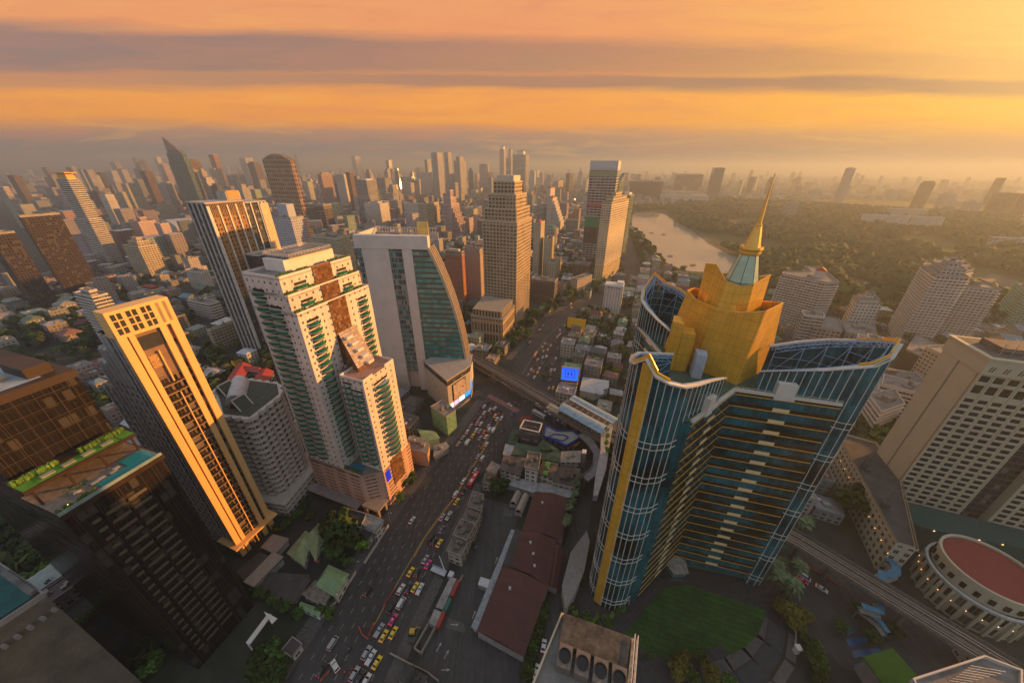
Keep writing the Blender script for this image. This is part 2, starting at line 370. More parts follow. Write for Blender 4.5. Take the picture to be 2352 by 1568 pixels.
# avenue (runs away from the camera) and its bend to the right
AVL = [(-96, 20), (-82.7, 55.9), (-78.9, 70.6), (-70.4, 97.3), (-63.9, 116.7), (-53.4, 148.3), (-36.7, 184.8), (-21.7, 225.5), (-12.5,258), (0.4, 291.8), (14.5, 326.3), (39.8, 396.9), (63.7, 423.9), (111.0, 470.6), (136.9, 495.3), (234.9, 695.1), (294.4, 854.9), (335.4, 1016.7), (335, 1150), (440, 1560), (640, 2000)]
AVR = [(-58, 20), (-46.5, 55.7), (-43.4, 68.1), (-35.4, 92.4), (-31.4, 114.6), (-21.3, 145.5), (-11.5,166), (-3.7, 184.5), (6.8, 214.9), (18.7, 234.4), (39.2, 231.3), (54.3, 329.5), (62.9, 371.8), (90.7, 423.4), (121.0, 437.8), (205,560), (270,690), (300,850), (365, 1130), (470, 1545), (670, 1990)]
def strip(name, L, R, z, mat):
 b = MB()
 # resample both edges by arc length
 def rs(P, n):
  d = [0]
  for i in range(1, len(P)): d.append(d[-1]+math.dist(P[i-1], P[i]))
  out = []
  for k in range(n):
   t = d[-1]*k/(n-1); i = max(j for j in range(len(d)) if d[j] <= t+1e-9); i = min(i, len(P)-2)
   f = (t-d[i])/(d[i+1]-d[i]+1e-9); out.append((P[i][0]+(P[i+1][0]-P[i][0])*f, P[i][1]+(P[i+1][1]-P[i][1])*f))
  return out
 n = 60; L = rs(L, n); R = rs(R, n)
 for i in range(n-1): b.face([(L[i][0], L[i][1], z), (R[i][0], R[i][1], z), (R[i+1][0], R[i+1][1], z), (L[i+1][0], L[i+1][1], z)])
 o = b.build(name, mat); tag(o, kind='structure'); return o
def ribbon(name, P, w, z, mat, dash=None, kind='structure', mb=None, off=0.):
 b = mb or MB()
 for i in range(len(P)-1):
  a, c = Vector(P[i]), Vector(P[i+1]); d = c-a; L = d.length; d /= L; n = Vector((-d.y, d.x))
  a = a+n*off; c = c+n*off
  if dash is None: segs = [(0, L)]
  else: segs = [(t, min(t+dash[0], L)) for t in [k*(dash[0]+dash[1]) for k in range(int(L/(dash[0]+dash[1]))+1)]]
  for t0, t1 in segs:
   p, q = a+d*t0, a+d*t1; b.face([(*(p-n*w/2), z), (*(q-n*w/2), z), (*(q+n*w/2), z), (*(p+n*w/2), z)])
 if mb is None: o = b.build(name, mat); tag(o, kind=kind); return o
for i in range(len(AVL)-1): pass
def midl(f): return [(l[0]+(r[0]-l[0])*f, l[1]+(r[1]-l[1])*f) for l, r in zip(AVL2, AVR2)]
AVL2 = AVL[:7]; AVR2 = AVR[:7]
def poly_fill(name, poly, z, mat, kind='structure'): return sheet(name, poly, z, mat, kind)
# kerbed pavements = raised slabs; the road sheet lies between them
poly_fill('avenue_road', AVL[:9]+list(reversed(AVR[:10])), .010, ASPH)
poly_fill('far_avenue_road', AVL[8:15]+[(190, 560), (222, 700), (240, 850), (335, 1150), (440, 1560), (470, 1545), (365, 1130), (300, 850), (270, 690), (205, 560)]+list(reversed(AVR[9:15])), .014, ASPH)
# cross road under the viaduct
CRL = [(-90, 345), (-42, 290), (-16, 262), (8, 232), (32, 205), (56, 178), (96, 132), (131, 97), (162, 63), (190, 30)]
CRR = [(-110, 325), (-62, 268), (-34, 240), (-10, 216), (14, 189), (40, 158), (80, 112), (114, 78), (140, 46), (160, 20)]
poly_fill('cross_road', CRL+list(reversed(CRR)), .018, ASPH)
poly_fill('side_lane', [(35.9, 130.9), (45.5, 130.8), (40.7, 115.6), (28.5, 103.8), (23.2, 81.5), (21.1, 79.9), (16.5, 66.6), (12.0, 55.4), (6.8, 55.4), (13.9, 68.9), (17.0, 81.6), (23.7, 99.7), (30.4, 115.6)], .012, ASPH)
poly_fill('car_park', [(-16.3, 135.0), (7.0, 128.4), (1.3, 115.9), (-15.0, 72.0), (4.5, 62.3), (6.8, 55.4), (-0.1, 46.9), (-32.5, 47.1), (-36.8, 75.6), (-29.9, 77.1), (-24.3, 100.0), (-19.0, 118.4)], .012, ASPH2)
poly_fill('hotel_forecourt', [(112, 98), (150, 120), (200, 60), (240, 20), (170, 20), (130, 70)], .006, ASPH2)
# pavements
for nm, P, w in (('pavement', AVL[1:8], 7.), ('pavement', AVR[1:6], -5.), ('pavement', AVL[9:14], 7.5), ('pavement', AVR[10:14], -5.)):
 b = MB()
 for i in range(len(P)-1):
  a, c = Vector(P[i]), Vector(P[i+1]); d = (c-a).normalized(); n = Vector((-d.y, d.x)); q = [a, c, c+n*w, a+n*w]
  b.prism([tuple(v) for v in q], 0.0, .14, top=0)
 tag(b.build(nm, PAVE), kind='structure')
# markings
MED = [(-60.7, 55.8), (-56.2, 72.9), (-52.7, 85.2), (-47.3, 101.2), (-44.2, 110.9), (-39.8, 120.5), (-33.2, 133.5), (-25.4, 154.8), (-17.9, 174.1)]
MED = [MED[0]]+MED[1:]+[(-20.6, 173.7), (-6.5, 209.5)]
ribbon('median_line', MED[1:], .28, .022, YLINE, off=.3); ribbon('median_line', MED[3:], .28, .022, YLINE, off=-.3)
b = MB()
def lerp_line(P, Q, f): return [(p[0]+(q[0]-p[0])*f, p[1]+(q[1]-p[1])*f) for p, q in zip(P, Q)]
Lk = [AVL[1], AVL[2], AVL[3], AVL[4], AVL[5], AVL[6]]; Mk = [MED[0], MED[1], MED[3], MED[5], MED[8], MED[9]]; Rk = [AVR[1], AVR[2], AVR[3], AVR[4], AVR[5], AVR[7]]
for f in (.2, .4, .6, .8): ribbon('', lerp_line(Lk, Mk, f), .16, .022, LINE, (2, 4), mb=b)
for f in (.33, .66): ribbon('', lerp_line(Mk, Rk, f), .16, .022, LINE, (2, 4), mb=b)
tag(b.build('lane_marking', LINE), kind='structure')
b = MB()
ML2 = [(9.2, 266.4), (19.9, 296.3), (37.8, 341.7), (51.7, 367.4), (70.8, 399.0), (95.0, 429.2), (125.1, 455.1)]
ribbon('', ML2, .35, .026, LINE, mb=b)
for o_ in (3.3, 6.6, 9.9): ribbon('', ML2[:4], .16, .026, LINE, (2, 4), mb=b, off=-o_)
for o_ in (3.4, 6.8, 10.2): ribbon('', ML2, .16, .026, LINE, (2, 4), mb=b, off=o_)
tag(b.build('lane_marking', LINE), kind='structure')
# zebra crossing: red ground, white bars
zc = [(-18.0, 235.6), (6.8, 214.9)]; zd = Vector(zc[1])-Vector(zc[0]); zn = Vector((zd.y, -zd.x)).normalized()*4.6
REDP = plain('red_road_paint', (.20, .035, .03), .8, var=.35)
sheet('crossing', [zc[0], zc[1], tuple(Vector(zc[1])+zn), tuple(Vector(zc[0])+zn)], .024, REDP)
b = MB(); N = 26
for i in range(N):
 p = Vector(zc[0])+zd*((i+.3)/N); q = Vector(zc[0])+zd*((i+.55)/N); b.face([(*p, .028), (*(p+zn), .028), (*(q+zn), .028), (*q, .028)])
tag(b.build('crossing', LINE), kind='structure')
sheet('crossing', [(4.8, 206.0), (15.4, 208.6), (15.5, 203.9), (7.3, 201.1)], .024, REDP)

# ---------------------------------------------------------------- mid-distance towers
FAC = dict(
 blackbrown=dict(wall=(.045, .027, .02), glass=(.012, .012, .014), pitch=2.6, floor=3.4, wf=.6, hf=.7, rough=.12, var=.3),
 white=dict(wall=(.60, .54, .47), pitch=3.2, floor=3.2, wf=.55, hf=.45),
 whiteband=dict(wall=(.62, .56, .49), pitch=4, floor=3.3, wf=.96, hf=.5, slab=0),
 greyband=dict(wall=(.40, .37, .34), pitch=3.6, floor=3.4, wf=.9, hf=.52),
 beige=dict(wall=(.46, .38, .28), pitch=3.2, floor=3.2, wf=.6, hf=.46),
 cream=dict(wall=(.50, .43, .30), pitch=3.6, floor=3.3, wf=.62, hf=.5),
 brown=dict(wall=(.16, .095, .06), glass=(.03, .025, .022), pitch=2.6, floor=3.4, wf=.7, hf=.6),
 redbrown=dict(wall=(.28, .13, .085), pitch=3., floor=3.3, wf=.6, hf=.5),
 pink=dict(wall=(.50, .36, .33), pitch=3.0, floor=3.2, wf=.62, hf=.52),
 dark=dict(wall=(.06, .05, .045), glass=(.02, .022, .03), pitch=2.2, floor=3.6, wf=.82, hf=.7, rough=.1),
 darkband=dict(wall=(.20, .16, .12), glass=(.015, .018, .03), pitch=30, floor=3.8, wf=1., hf=.6, rough=.08),
 blueglass=dict(wall=(.10, .12, .15), glass=(.03, .045, .07), pitch=1.8, floor=3.8, wf=.86, hf=.78, rough=.08),
 greenglass=dict(wall=(.10, .14, .13), glass=(.03, .08, .075), pitch=2.4, floor=3.8, wf=.9, hf=.66, rough=.08),
 stripe=dict(wall=(.45, .42, .38), glass=(.02, .025, .04), pitch=40, floor=3.3, wf=1., hf=.55),
 bronze=dict(wall=(.42, .24, .12), glass=(.05, .035, .035), pitch=9, floor=13, wf=.72, hf=.8, rough=.08),
 greenw=dict(wall=(.20, .36, .27), pitch=3.2, floor=3.2, wf=.6, hf=.45),
 twin=dict(wall=(.48, .43, .40), glass=(.04, .05, .07), pitch=5.5, floor=3.3, wf=.5, hf=.95, rough=.12),
)
FM = {k: facade('facade_'+k, **v) for k, v in FAC.items()}
LED = plain('slab_edge', (.52, .47, .41), .7, var=.12); LEDC = plain('slab_edge_cream', (.50, .41, .27), .7, var=.12); LEDP = plain('slab_edge_pink', (.50, .38, .34), .7)
LEDG = plain('slab_edge_green', (.22, .40, .30), .7); LEDD = plain('slab_edge_dark', (.12, .09, .07), .6)
LM = dict(white=LED, whiteband=LED, cream=LEDC, beige=LEDC, pink=LEDP, greenw=LEDG, greyband=LED, brown=LEDD, dark=LEDD, redbrown=LEDP)
rng = random.Random(11)

def roof_kit(b, P, z, n=3, seed=0, hmax=4.5):
 """lift house, plant and tanks on the roof quad P (merged into the roof part)"""
 rr = random.Random(seed); P = ccw(P); a, bq, c, d = P[0], P[1], P[2], P[-1]
 for _ in range(n):
  s, t = rr.uniform(.25, .75), rr.uniform(.25, .75)
  x = a[0]+(bq[0]-a[0])*s+(d[0]-a[0])*t; y = a[1]+(bq[1]-a[1])*s+(d[1]-a[1])*t
  L = min(math.dist(a, bq), math.dist(a, d)); w = rr.uniform(.12, .3)*L
  e = ((bq[0]-a[0])/math.dist(a, bq), (bq[1]-a[1])/math.dist(a, bq))
  b.box((x, y, z), (w*rr.uniform(.8, 1.6), w, rr.uniform(1.2, hmax)), e1=e)
  if rr.random() < .4: b.tube((x, y, z), (x, y, z+rr.uniform(5, 12)), .22, 4, .1)
  if rr.random() < .5: b.lathe((x+w*1.1, y, z), [(1.1, 0), (1.1, 1.8), (.2, 2.2)], 8)

def tower(name, label, P, h, style, cat='tower', ledge=0., lf=3.3, z0=0., group=None, tiers=(), crown=None, par=1.2, base=0., ks=3):
 """a building of its own: walls, roof (> parapet), optional slabs per floor, set-back upper tiers"""
 P = ccw(P); c = cen(P); FOOT.append(P)
 t = thing(name, label, cat, (c[0], c[1], 0), group)
 zs = [(z0, h, P)]; zz = h
 for k, dz in tiers:
  Q = scale_poly(P, k, c); zs.append((zz, zz+dz, Q)); zz += dz
 fm = FM[style] if isinstance(style, str) else style
 for i, (a, bb, Q) in enumerate(zs):
  w = MB(); w.prism(Q, a, bb); w.build('wall', fm, t, (c[0], c[1], 0))
  r = MB(); r.face([(x, y, bb-.02) for x, y in Q]); 
  if i == len(zs)-1: roof_kit(r, scale_poly(Q, .8), bb, ks, seed=int(abs(c[0]*7+c[1])))
  ro = r.build('roof', ROOFG, t, (c[0], c[1], 0))
  if par:
   p = MB(); O = offset_poly(Q, .15); I = offset_poly(Q, -.25)
   for j in range(len(O)):
    q = [O[j], O[(j+1) % len(O)], I[(j+1) % len(O)], I[j]]; p.prism(q, bb-.6, bb+par, top=0)
   p.build('parapet', LM.get(style, CONC) if isinstance(style, str) else CONC, ro)
   ro.children[0].data.transform(Matrix.Translation((-c[0], -c[1], 0)))
 if ledge:
  O = offset_poly(P, ledge); s = MB(); s.prism(O, 0, 1.0, top=0, bottom=True)
  n = min(int((h-base-2)/lf), 70); o = None
  for k in range(n):
   z = base+lf*(k+1)-.6
   if o is None: o = s.build('floor_slab', LM.get(style, LED), t, (c[0], c[1], 0)); o.location.z = z
   else: q = o.copy(); COL.objects.link(q); q.parent = t; q.location.z = z
 if crown:
  kind, hh_, mt = crown; r = MB(); Q = zs[-1][2]; cc = cen(Q); z = zs[-1][1]
  if kind == 'pyr':
   for j in range(len(Q)): r.face([(*Q[j], z+.1), (*Q[(j+1) % len(Q)], z+.1), (*cc, z+hh_)])
  elif kind == 'box': r.prism(scale_poly(Q, .62), z, z+hh_, top=0)
  elif kind == 'slope':
   a, b_, c_, d = Q[:4]; r.face([(*a, z), (*b_, z), (*b_, z+hh_), ]); r.face([(*a, z), (*b_, z+hh_), (*c_, z+hh_), (*d, z)]); r.face([(*b_, z), (*c_, z), (*c_, z+hh_), (*b_, z+hh_)]); r.face([(*c_, z), (*d, z), (*c_, z+hh_)])
  elif kind == 'mast': r.tube((*cc, z), (*cc, z+hh_), .6, 5, .15)
  r.build('crown', mt, t, (c[0], c[1], 0))
 return t
# (kind, label, footprint + height, style, options) measured off the photograph and kept in metres
RED = plain('red_roof', (.30, .05, .035), .7); GRNR = plain('green_roof', (.10, .22, .13), .8)
T_ = [
 ('slab_tower', 'tall thin slab tower with dark left flank and orange lit edge, far left', [(-2054.2, 1556.5), (-2047.1, 1575.5), (-2096.7, 1594.0), (-2103.8, 1575.1)], 122, 'brown', {}),
 ('condo_tower', 'white balcony tower at the left border behind the dark patterned slab', [(-1405.1, 1029.7), (-1401.5, 1039.2), (-1439.0, 1053.2), (-1442.5, 1043.7)], 109, 'whiteband', dict(ledge=.7)),
 ('apartment_block', 'white striped slab with brown roof edge left of the gold crowned tower', [(-1791.8, 1450.6), (-1781.0, 1479.4), (-1837.2, 1500.4), (-1848.0, 1471.6)], 83, 'stripe', {}),
 ('office_tower', 'dark brown slab with pale left edge and brown grid front', [(-627.7, 459.0), (-615.4, 491.9), (-620.6, 493.8), (-632.9, 461.0)], 108, 'blackbrown', dict(par=2)),
 ('office_tower', 'black patterned slab tower cut by the left border', [(-614.3, 413.2), (-607.5, 431.5), (-625.5, 438.2), (-632.4, 419.9)], 94, 'blackbrown', dict(par=2)),
 ('condo_tower', 'cream tower with vertical dark strips and flat cap', [(-1358.4, 1317.5), (-1345.4, 1352.4), (-1373.2, 1362.8), (-1386.2, 1327.9)], 105, 'cream', dict(crown=('box', 4, CREAM))),
 ('condo_tower', 'lower cream wing tower left of the cream tower with flat cap', [(-1215.3, 1155.6), (-1212.0, 1164.3), (-1246.2, 1177.1), (-1249.4, 1168.3)], 88, 'cream', {}),
 ('condo_tower', 'white rounded balcony tower left of the glass tower with pointed top', [(-1391.0, 1500.6), (-1381.4, 1526.1), (-1427.5, 1543.3), (-1437.0, 1517.8)], 98, 'whiteband', dict(ledge=1., tiers=((.6, 6),))),
 ('office_tower', 'brown glass tower joined to the right of the pointed glass tower', [(-1318.0, 1574.6), (-1304.8, 1609.9), (-1314.9, 1613.7), (-1328.1, 1578.4)], 178, 'brown', dict(crown=('box', 8, FM['brown']))),
 ('condo_tower', 'pinkish block with red crane frame on its right roof, right wing', [(-665.2, 674.4), (-660.4, 687.3), (-677.5, 693.7), (-682.3, 680.8)], 68, 'pink', dict(ledge=.3)),
 ('condo_tower', 'pinkish block with punched windows, left wing with penthouse', [(-725.6, 694.1), (-716.1, 719.5), (-741.3, 728.9), (-750.8, 703.5)], 68, 'pink', dict(ledge=.3, tiers=((.4, 7),))),
 ('condo_tower', 'cream stepped balcony block with terraces in front of the pinkish blocks', [(-600.8, 557.3), (-592.3, 580.1), (-634.0, 595.7), (-642.5, 572.9)], 50, 'cream', dict(ledge=.9, tiers=((.62, 6.5), (.3, 5)))),
 ('apartment_block', 'small grey white block with blank lit right side below the cream block', [(-459.3, 494.3), (-455.3, 505.1), (-489.7, 517.9), (-493.8, 507.2)], 27, 'white', {}),
 ('office_tower', 'twin brown tower, tall one right of the pointed glass tower', [(-1853.1, 2402.5), (-1842.8, 2430.0), (-1886.7, 2446.3), (-1896.9, 2418.8)], 220, 'redbrown', {}),
 ('condo_tower', 'low white checked tower in front of the twin brown tower', [(-1738.8, 2225.2), (-1724.9, 2262.3), (-1768.0, 2278.4), (-1781.8, 2241.3)], 145, 'beige', {}),
 ('condo_tower', 'white tower under a red crane, left of the arched bronze tower', [(-2163.6, 3127.4), (-2141.2, 3187.4), (-2211.1, 3213.5), (-2233.5, 3153.5)], 213, 'whiteband', {}),
 ('office_tower', 'brown banded tower touching the arched bronze tower on its left', [(-1540.1, 2289.7), (-1526.0, 2327.5), (-1582.1, 2348.4), (-1596.2, 2310.6)], 173, 'brown', dict(tiers=((.7, 8),))),
 ('condo_tower', 'grey twin fronted block behind the white and gold tower, left part', [(-1670.9, 2259.5), (-1665.6, 2273.7), (-1710.2, 2290.4), (-1715.5, 2276.1)], 110, 'greyband', {}),
 ('condo_tower', 'beige twin fronted block behind the white and gold tower, right part', [(-1633.7, 2256.4), (-1620.5, 2291.7), (-1673.6, 2311.5), (-1686.8, 2276.3)], 113, 'beige', {}),
 ('office_tower', 'dark blue tower with one white edge in the left background', [(-2985.2, 2700.9), (-2973.1, 2733.3), (-3040.0, 2758.2), (-3052.1, 2725.9)], 103, 'blueglass', {}),
 ('office_tower', 'grey tower beside the dark blue tower with a white edge', [(-2223.2, 2047.5), (-2215.1, 2069.1), (-2245.2, 2080.4), (-2253.3, 2058.7)], 125, 'dark', {}),
 ('condo_tower', 'pale striped tower behind the round red topped tower', [(-2687.3, 2550.0), (-2676.3, 2579.4), (-2744.1, 2604.7), (-2755.1, 2575.3)], 123, 'whiteband', {}),
 ('condo_tower', 'pale striped tower with a low red cap in the left background', [(-2746.4, 2678.9), (-2735.0, 2709.3), (-2792.9, 2731.0), (-2804.3, 2700.6)], 129, 'whiteband', dict(crown=('pyr', 9, RED))),
 ('office_tower', 'slim hazy tower behind the dark bullet shaped tower', [(-4628.0, 4734.4), (-4616.5, 4765.2), (-4669.9, 4785.2), (-4681.4, 4754.4)], 235, 'blueglass', {}),
 ('office_tower', 'dark blue block beside the bullet shaped tower in the haze', [(-2704.2, 2787.3), (-2688.9, 2828.4), (-2793.9, 2867.6), (-2809.2, 2826.5)], 134, 'blueglass', dict(tiers=((.5, 18), (.35, 14)), crown=('pyr', 16, FM['brown']))),
 ('condo_tower', 'pale crowded tower left of the pointed glass tower', [(-3304.4, 3592.1), (-3293.1, 3622.3), (-3342.3, 3640.6), (-3353.6, 3610.5)], 221, 'white', {}),
 ('condo_tower', 'shorter pale tower directly left of the pointed glass tower', [(-2644.6, 2903.1), (-2632.8, 2934.6), (-2688.2, 2955.4), (-2700.0, 2923.8)], 166, 'pink', {}),
 ('office_tower', 'hazy grey tower with light flank in the far left background', [(-3772.6, 3648.3), (-3758.9, 3684.8), (-3836.6, 3713.8), (-3850.2, 3677.3)], 176, 'greyband', {}),
 ('office_tower', 'brown tower with lower lit shoulder behind the gold crowned tower, left', [(-3499.6, 2863.4), (-3493.7, 2879.3), (-3546.4, 2898.9), (-3552.3, 2883.0)], 138, 'brown', {}),
 ('office_tower', 'orange banded brown tower in front of the brown tower at the left', [(-2720.0, 2225.1), (-2711.6, 2247.7), (-2784.6, 2275.0), (-2793.0, 2252.4)], 94, 'redbrown', {}),
 ('condo_tower', 'grey tower directly behind the gold crown at left', [(-2460.0, 2132.6), (-2453.3, 2150.6), (-2511.5, 2172.3), (-2518.2, 2154.4)], 149, 'greyband', {}),
 ('condo_tower', 'white tower with lilac flank right of the striped slab at left', [(-1423.3, 1176.3), (-1421.0, 1182.6), (-1455.9, 1195.7), (-1458.3, 1189.4)], 95, 'pink', {}),
 ('apartment_block', 'lilac slab behind the gold crowned white tower', [(-1317.0, 1084.2), (-1312.1, 1097.5), (-1334.0, 1105.7), (-1338.9, 1092.4)], 87, 'pink', {}),
 ('office_tower', 'tapering dark blue tower right of the arched bronze tower', [(-3608.9, 6471.2), (-3594.3, 6510.0), (-3651.0, 6531.2), (-3665.6, 6492.4)], 294, 'blueglass', dict(tiers=((.75, 14),))),
 ('condo_tower', 'orange lit condo tower with grey left flank right of the arched tower', [(-859.2, 1702.2), (-838.2, 1758.3), (-859.5, 1766.2), (-880.5, 1710.1)], 131, 'redbrown', dict(ledge=.4, tiers=((.6, 6),))),
 ('office_tower', 'dark green glass tower wedged between two orange lit condo towers', [(-1138.7, 2386.3), (-1127.8, 2415.6), (-1147.6, 2423.0), (-1158.5, 2393.7)], 115, 'greenglass', {}),
 ('condo_tower', 'pale orange balcony tower with scalloped top in the centre left', [(-688.9, 1546.1), (-684.8, 1557.3), (-726.7, 1573.0), (-730.9, 1561.8)], 135, 'white', dict(ledge=.6)),
 ('office_tower', 'dark brown banded tower right of the pale orange balcony tower', [(-687.4, 1600.3), (-678.6, 1623.8), (-700.1, 1631.8), (-708.9, 1608.4)], 141, 'brown', {}),
 ('office_tower', 'tall plain blue brown tower rising over the centre left skyline', [(-2312.4, 5677.7), (-2271.6, 5787.0), (-2344.2, 5814.1), (-2385.0, 5704.8)], 279, 'blueglass', {}),
 ('office_tower', 'white edged striped glass tower, tallest of the stepped group', [(-556.8, 1353.1), (-552.4, 1364.8), (-565.3, 1369.6), (-569.7, 1358.0)], 133, 'stripe', {}),
 ('office_tower', 'striped glass tower with blank white right part in the stepped group', [(-518.8, 1335.6), (-500.6, 1384.2), (-538.7, 1398.5), (-556.9, 1349.8)], 121, 'stripe', dict(crown=('box', 4, WHITE))),
 ('office_tower', 'stepped striped glass tower descending right, upper block', [(-596.8, 1760.2), (-580.0, 1805.1), (-625.4, 1822.1), (-642.2, 1777.1)], 115, 'stripe', {}),
 ('office_tower', 'stepped striped glass tower descending right, middle block', [(-429.7, 1331.0), (-422.1, 1351.4), (-450.5, 1362.1), (-458.1, 1341.7)], 78, 'stripe', {}),
 ('office_tower', 'stepped striped glass tower descending right, lowest block', [(-398.1, 1270.5), (-390.7, 1290.3), (-422.5, 1302.2), (-429.9, 1282.4)], 60, 'stripe', {}),
 ('hotel_tower', 'white hotel block with dark balcony slots in front of the stepped group', [(-402.5, 1109.2), (-388.3, 1147.1), (-443.5, 1167.7), (-457.7, 1129.8)], 65, 'white', dict(ledge=.5, tiers=((.5, 5),))),
 ('office_tower', 'slender hazy tower with a mast right of the tall plain tower', [(-1280.6, 3969.8), (-1260.0, 4025.0), (-1294.8, 4038.0), (-1315.5, 3982.8)], 215, 'blueglass', dict(crown=('mast', 18, METAL))),
 ('office_tower', 'squat hazy blue tower right of the slender masted tower', [(-1188.6, 3956.8), (-1165.7, 4018.1), (-1203.9, 4032.4), (-1226.8, 3971.1)], 145, 'blueglass', {}),
 ('condo_tower', 'left of the two white ribbed condo towers in the middle distance', [(-539.0, 1925.9), (-521.6, 1972.4), (-557.3, 1985.8), (-574.7, 1939.3)], 116, 'whiteband', {}),
 ('condo_tower', 'right of the two white ribbed condo towers in the middle distance', [(-498.5, 1954.3), (-487.0, 1985.2), (-509.0, 1993.4), (-520.5, 1962.5)], 103, 'whiteband', {}),
 ('condo_tower', 'blue flanked low tower at the left of the cluster of tall grey towers', [(-1281.6, 5256.7), (-1248.4, 5345.7), (-1311.8, 5369.4), (-1345.0, 5280.4)], 139, 'blueglass', {}),
 ('condo_tower', 'white twin tower in front of the tall grey cluster, left', [(-477.7, 2088.3), (-456.2, 2145.9), (-494.6, 2160.3), (-516.2, 2102.6)], 135, 'white', {}),
 ('condo_tower', 'grey tower with dark cap left of the tallest of the cluster', [(-574.1, 2583.6), (-558.4, 2625.6), (-579.8, 2633.6), (-595.5, 2591.6)], 202, 'greyband', {}),
 ('office_tower', 'tallest tower of the grey cluster, broad with square crown', [(-380.1, 1945.6), (-362.0, 1994.1), (-394.5, 2006.3), (-412.6, 1957.8)], 226, 'twin', {}),
 ('office_tower', 'tall grey tower with paired fins right of the tallest of the cluster', [(-381.5, 2277.0), (-366.3, 2317.8), (-390.1, 2326.7), (-405.3, 2285.9)], 237, 'twin', {}),
 ('office_tower', 'grey tower with golden cap at the right of the cluster', [(-297.2, 2148.4), (-271.2, 2218.2), (-306.4, 2231.3), (-332.5, 2161.5)], 193, 'twin', dict(tiers=((.62, 20),))),
 ('condo_tower', 'lower grey tower in front of the fin tower of the cluster', [(-341.3, 2191.1), (-315.2, 2260.9), (-350.6, 2274.1), (-376.7, 2204.3)], 126, 'twin', {}),
 ('condo_tower', 'slim pale twin tower alone in the haze behind the grid tower, left', [(-214.3, 2847.2), (-182.0, 2933.7), (-219.8, 2947.9), (-252.1, 2861.3)], 180, 'twin', {}),
 ('condo_tower', 'low pinkish wing in front of the slim pale twin tower', [(-289.4, 3069.3), (-270.9, 3119.1), (-288.2, 3125.5), (-306.8, 3075.8)], 111, 'pink', {}),
 ('office_tower', 'white grey tower with a round green emblem on its upper wall', [(-269.7, 1082.0), (-265.6, 1092.9), (-324.8, 1115.0), (-328.8, 1104.1)], 68, 'white', dict(ks=4)),
 ('office_tower', 'yellow lit ribbed tower with green sign beside the emblem tower', [(-205.5, 865.3), (-185.0, 920.1), (-205.6, 927.8), (-226.1, 873.0)], 88, 'cream', dict(ledge=.5)),
 ('hotel_tower', 'small pink and white banded block right of the stepped pink tower', [(-110.6, 913.4), (-87.4, 975.3), (-107.5, 982.8), (-130.6, 920.9)], 51, 'pink', dict(ledge=.5)),
 ('office_tower', 'dark office block with orange banded right flank, centre left', [(-484.3, 934.9), (-474.9, 960.4), (-530.5, 981.2), (-540.0, 955.7)], 77, 'darkband', dict(par=3)),
 ('condo_tower', 'hazy stack of beige flats right of the grid tower', [(282.5, 2352.9), (326.3, 2470.1), (299.1, 2480.2), (255.3, 2363.1)], 88, 'beige', {}),
 ('office_tower', 'solitary dark tower standing behind the round white tower', [(335.2, 2258.4), (375.6, 2366.4), (356.5, 2373.5), (316.1, 2265.5)], 132, 'dark', {}),
 ('condo_tower', 'small white tower left of the dark solitary tower near the river', [(311.1, 4959.5), (354.8, 5076.6), (320.2, 5089.5), (276.4, 4972.4)], 121, 'white', {}),
 ('condo_tower', 'pale banded tower left of the tall tower with advertisements', [(520.1, 2705.9), (563.8, 2823.0), (542.7, 2830.9), (499.0, 2713.8)], 85, 'whiteband', {}),
 ('condo_tower', 'pale condo tower by the grid tower in the haze', [(-211.9, 2847.0), (-181.7, 2927.8), (-221.3, 2942.6), (-251.5, 2861.8)], 177, 'twin', {}),
 ('apartment_block', 'low grey flats among houses behind the stepped pink tower', [(-130.3, 1257.4), (-111.2, 1308.4), (-138.4, 1318.5), (-157.4, 1267.6)], 41, 'greyband', {}),
 ('apartment_block', 'white flats just left of the stepped glass group foot', [(-456.3, 975.3), (-441.0, 1016.2), (-468.6, 1026.5), (-483.8, 985.6)], 21, 'whiteband', {}),
 ('office_block', 'low brown hall beyond the lake, widest dark block', [(659.8, 2147.8), (828.8, 2084.6), (919.8, 2328.2), (750.8, 2391.4)], 96, 'dark', dict(par=2)),
 ('office_block', 'broad grey office slab behind the white riverside blocks', [(1129.4, 2642.5), (1289.6, 2582.6), (1380.6, 2826.2), (1220.4, 2886.1)], 123, 'darkband', dict(par=3)),
 ('office_tower', 'dark blue tower with sloping top right of the grey office slab', [(1125.3, 2147.8), (1174.0, 2129.6), (1212.5, 2232.7), (1163.8, 2250.9)], 167, 'blueglass', {}),
 ('apartment_block', 'long white riverside block beyond the lake', [(780.5, 1969.4), (996.5, 1888.7), (1143.5, 2282.3), (927.5, 2363.0)], 38, 'white', dict()),
 ('condo_tower', 'leaning slim balcony tower alone right of the spire in the haze', [(1604.0, 1838.1), (1629.3, 1828.7), (1642.7, 1864.6), (1617.4, 1874.0)], 170, 'whiteband', dict(ledge=.0)),
 ('office_tower', 'dark fronted slab tower with white left flank in the right haze', [(1944.9, 1797.3), (1988.4, 1781.0), (1994.3, 1797.0), (1950.9, 1813.2)], 109, 'dark', dict(tiers=((.8, 8),))),
 ('apartment_block', 'pale gridded flats left of the leaning slim tower in the haze', [(1691.3, 2099.6), (1724.9, 2087.0), (1756.2, 2170.7), (1722.5, 2183.3)], 59, 'white', {}),
 ('office_block', 'white banded office with lower annex at the park edge', [(1105.4, 1489.1), (1144.0, 1474.7), (1154.6, 1503.2), (1116.1, 1517.6)], 45, 'stripe', {}),
 ('apartment_block', 'long pale gridded slab at the far park edge, left', [(1165.8, 1209.1), (1279.1, 1166.8), (1284.0, 1180.0), (1170.7, 1222.3)], 34, 'white', {}),
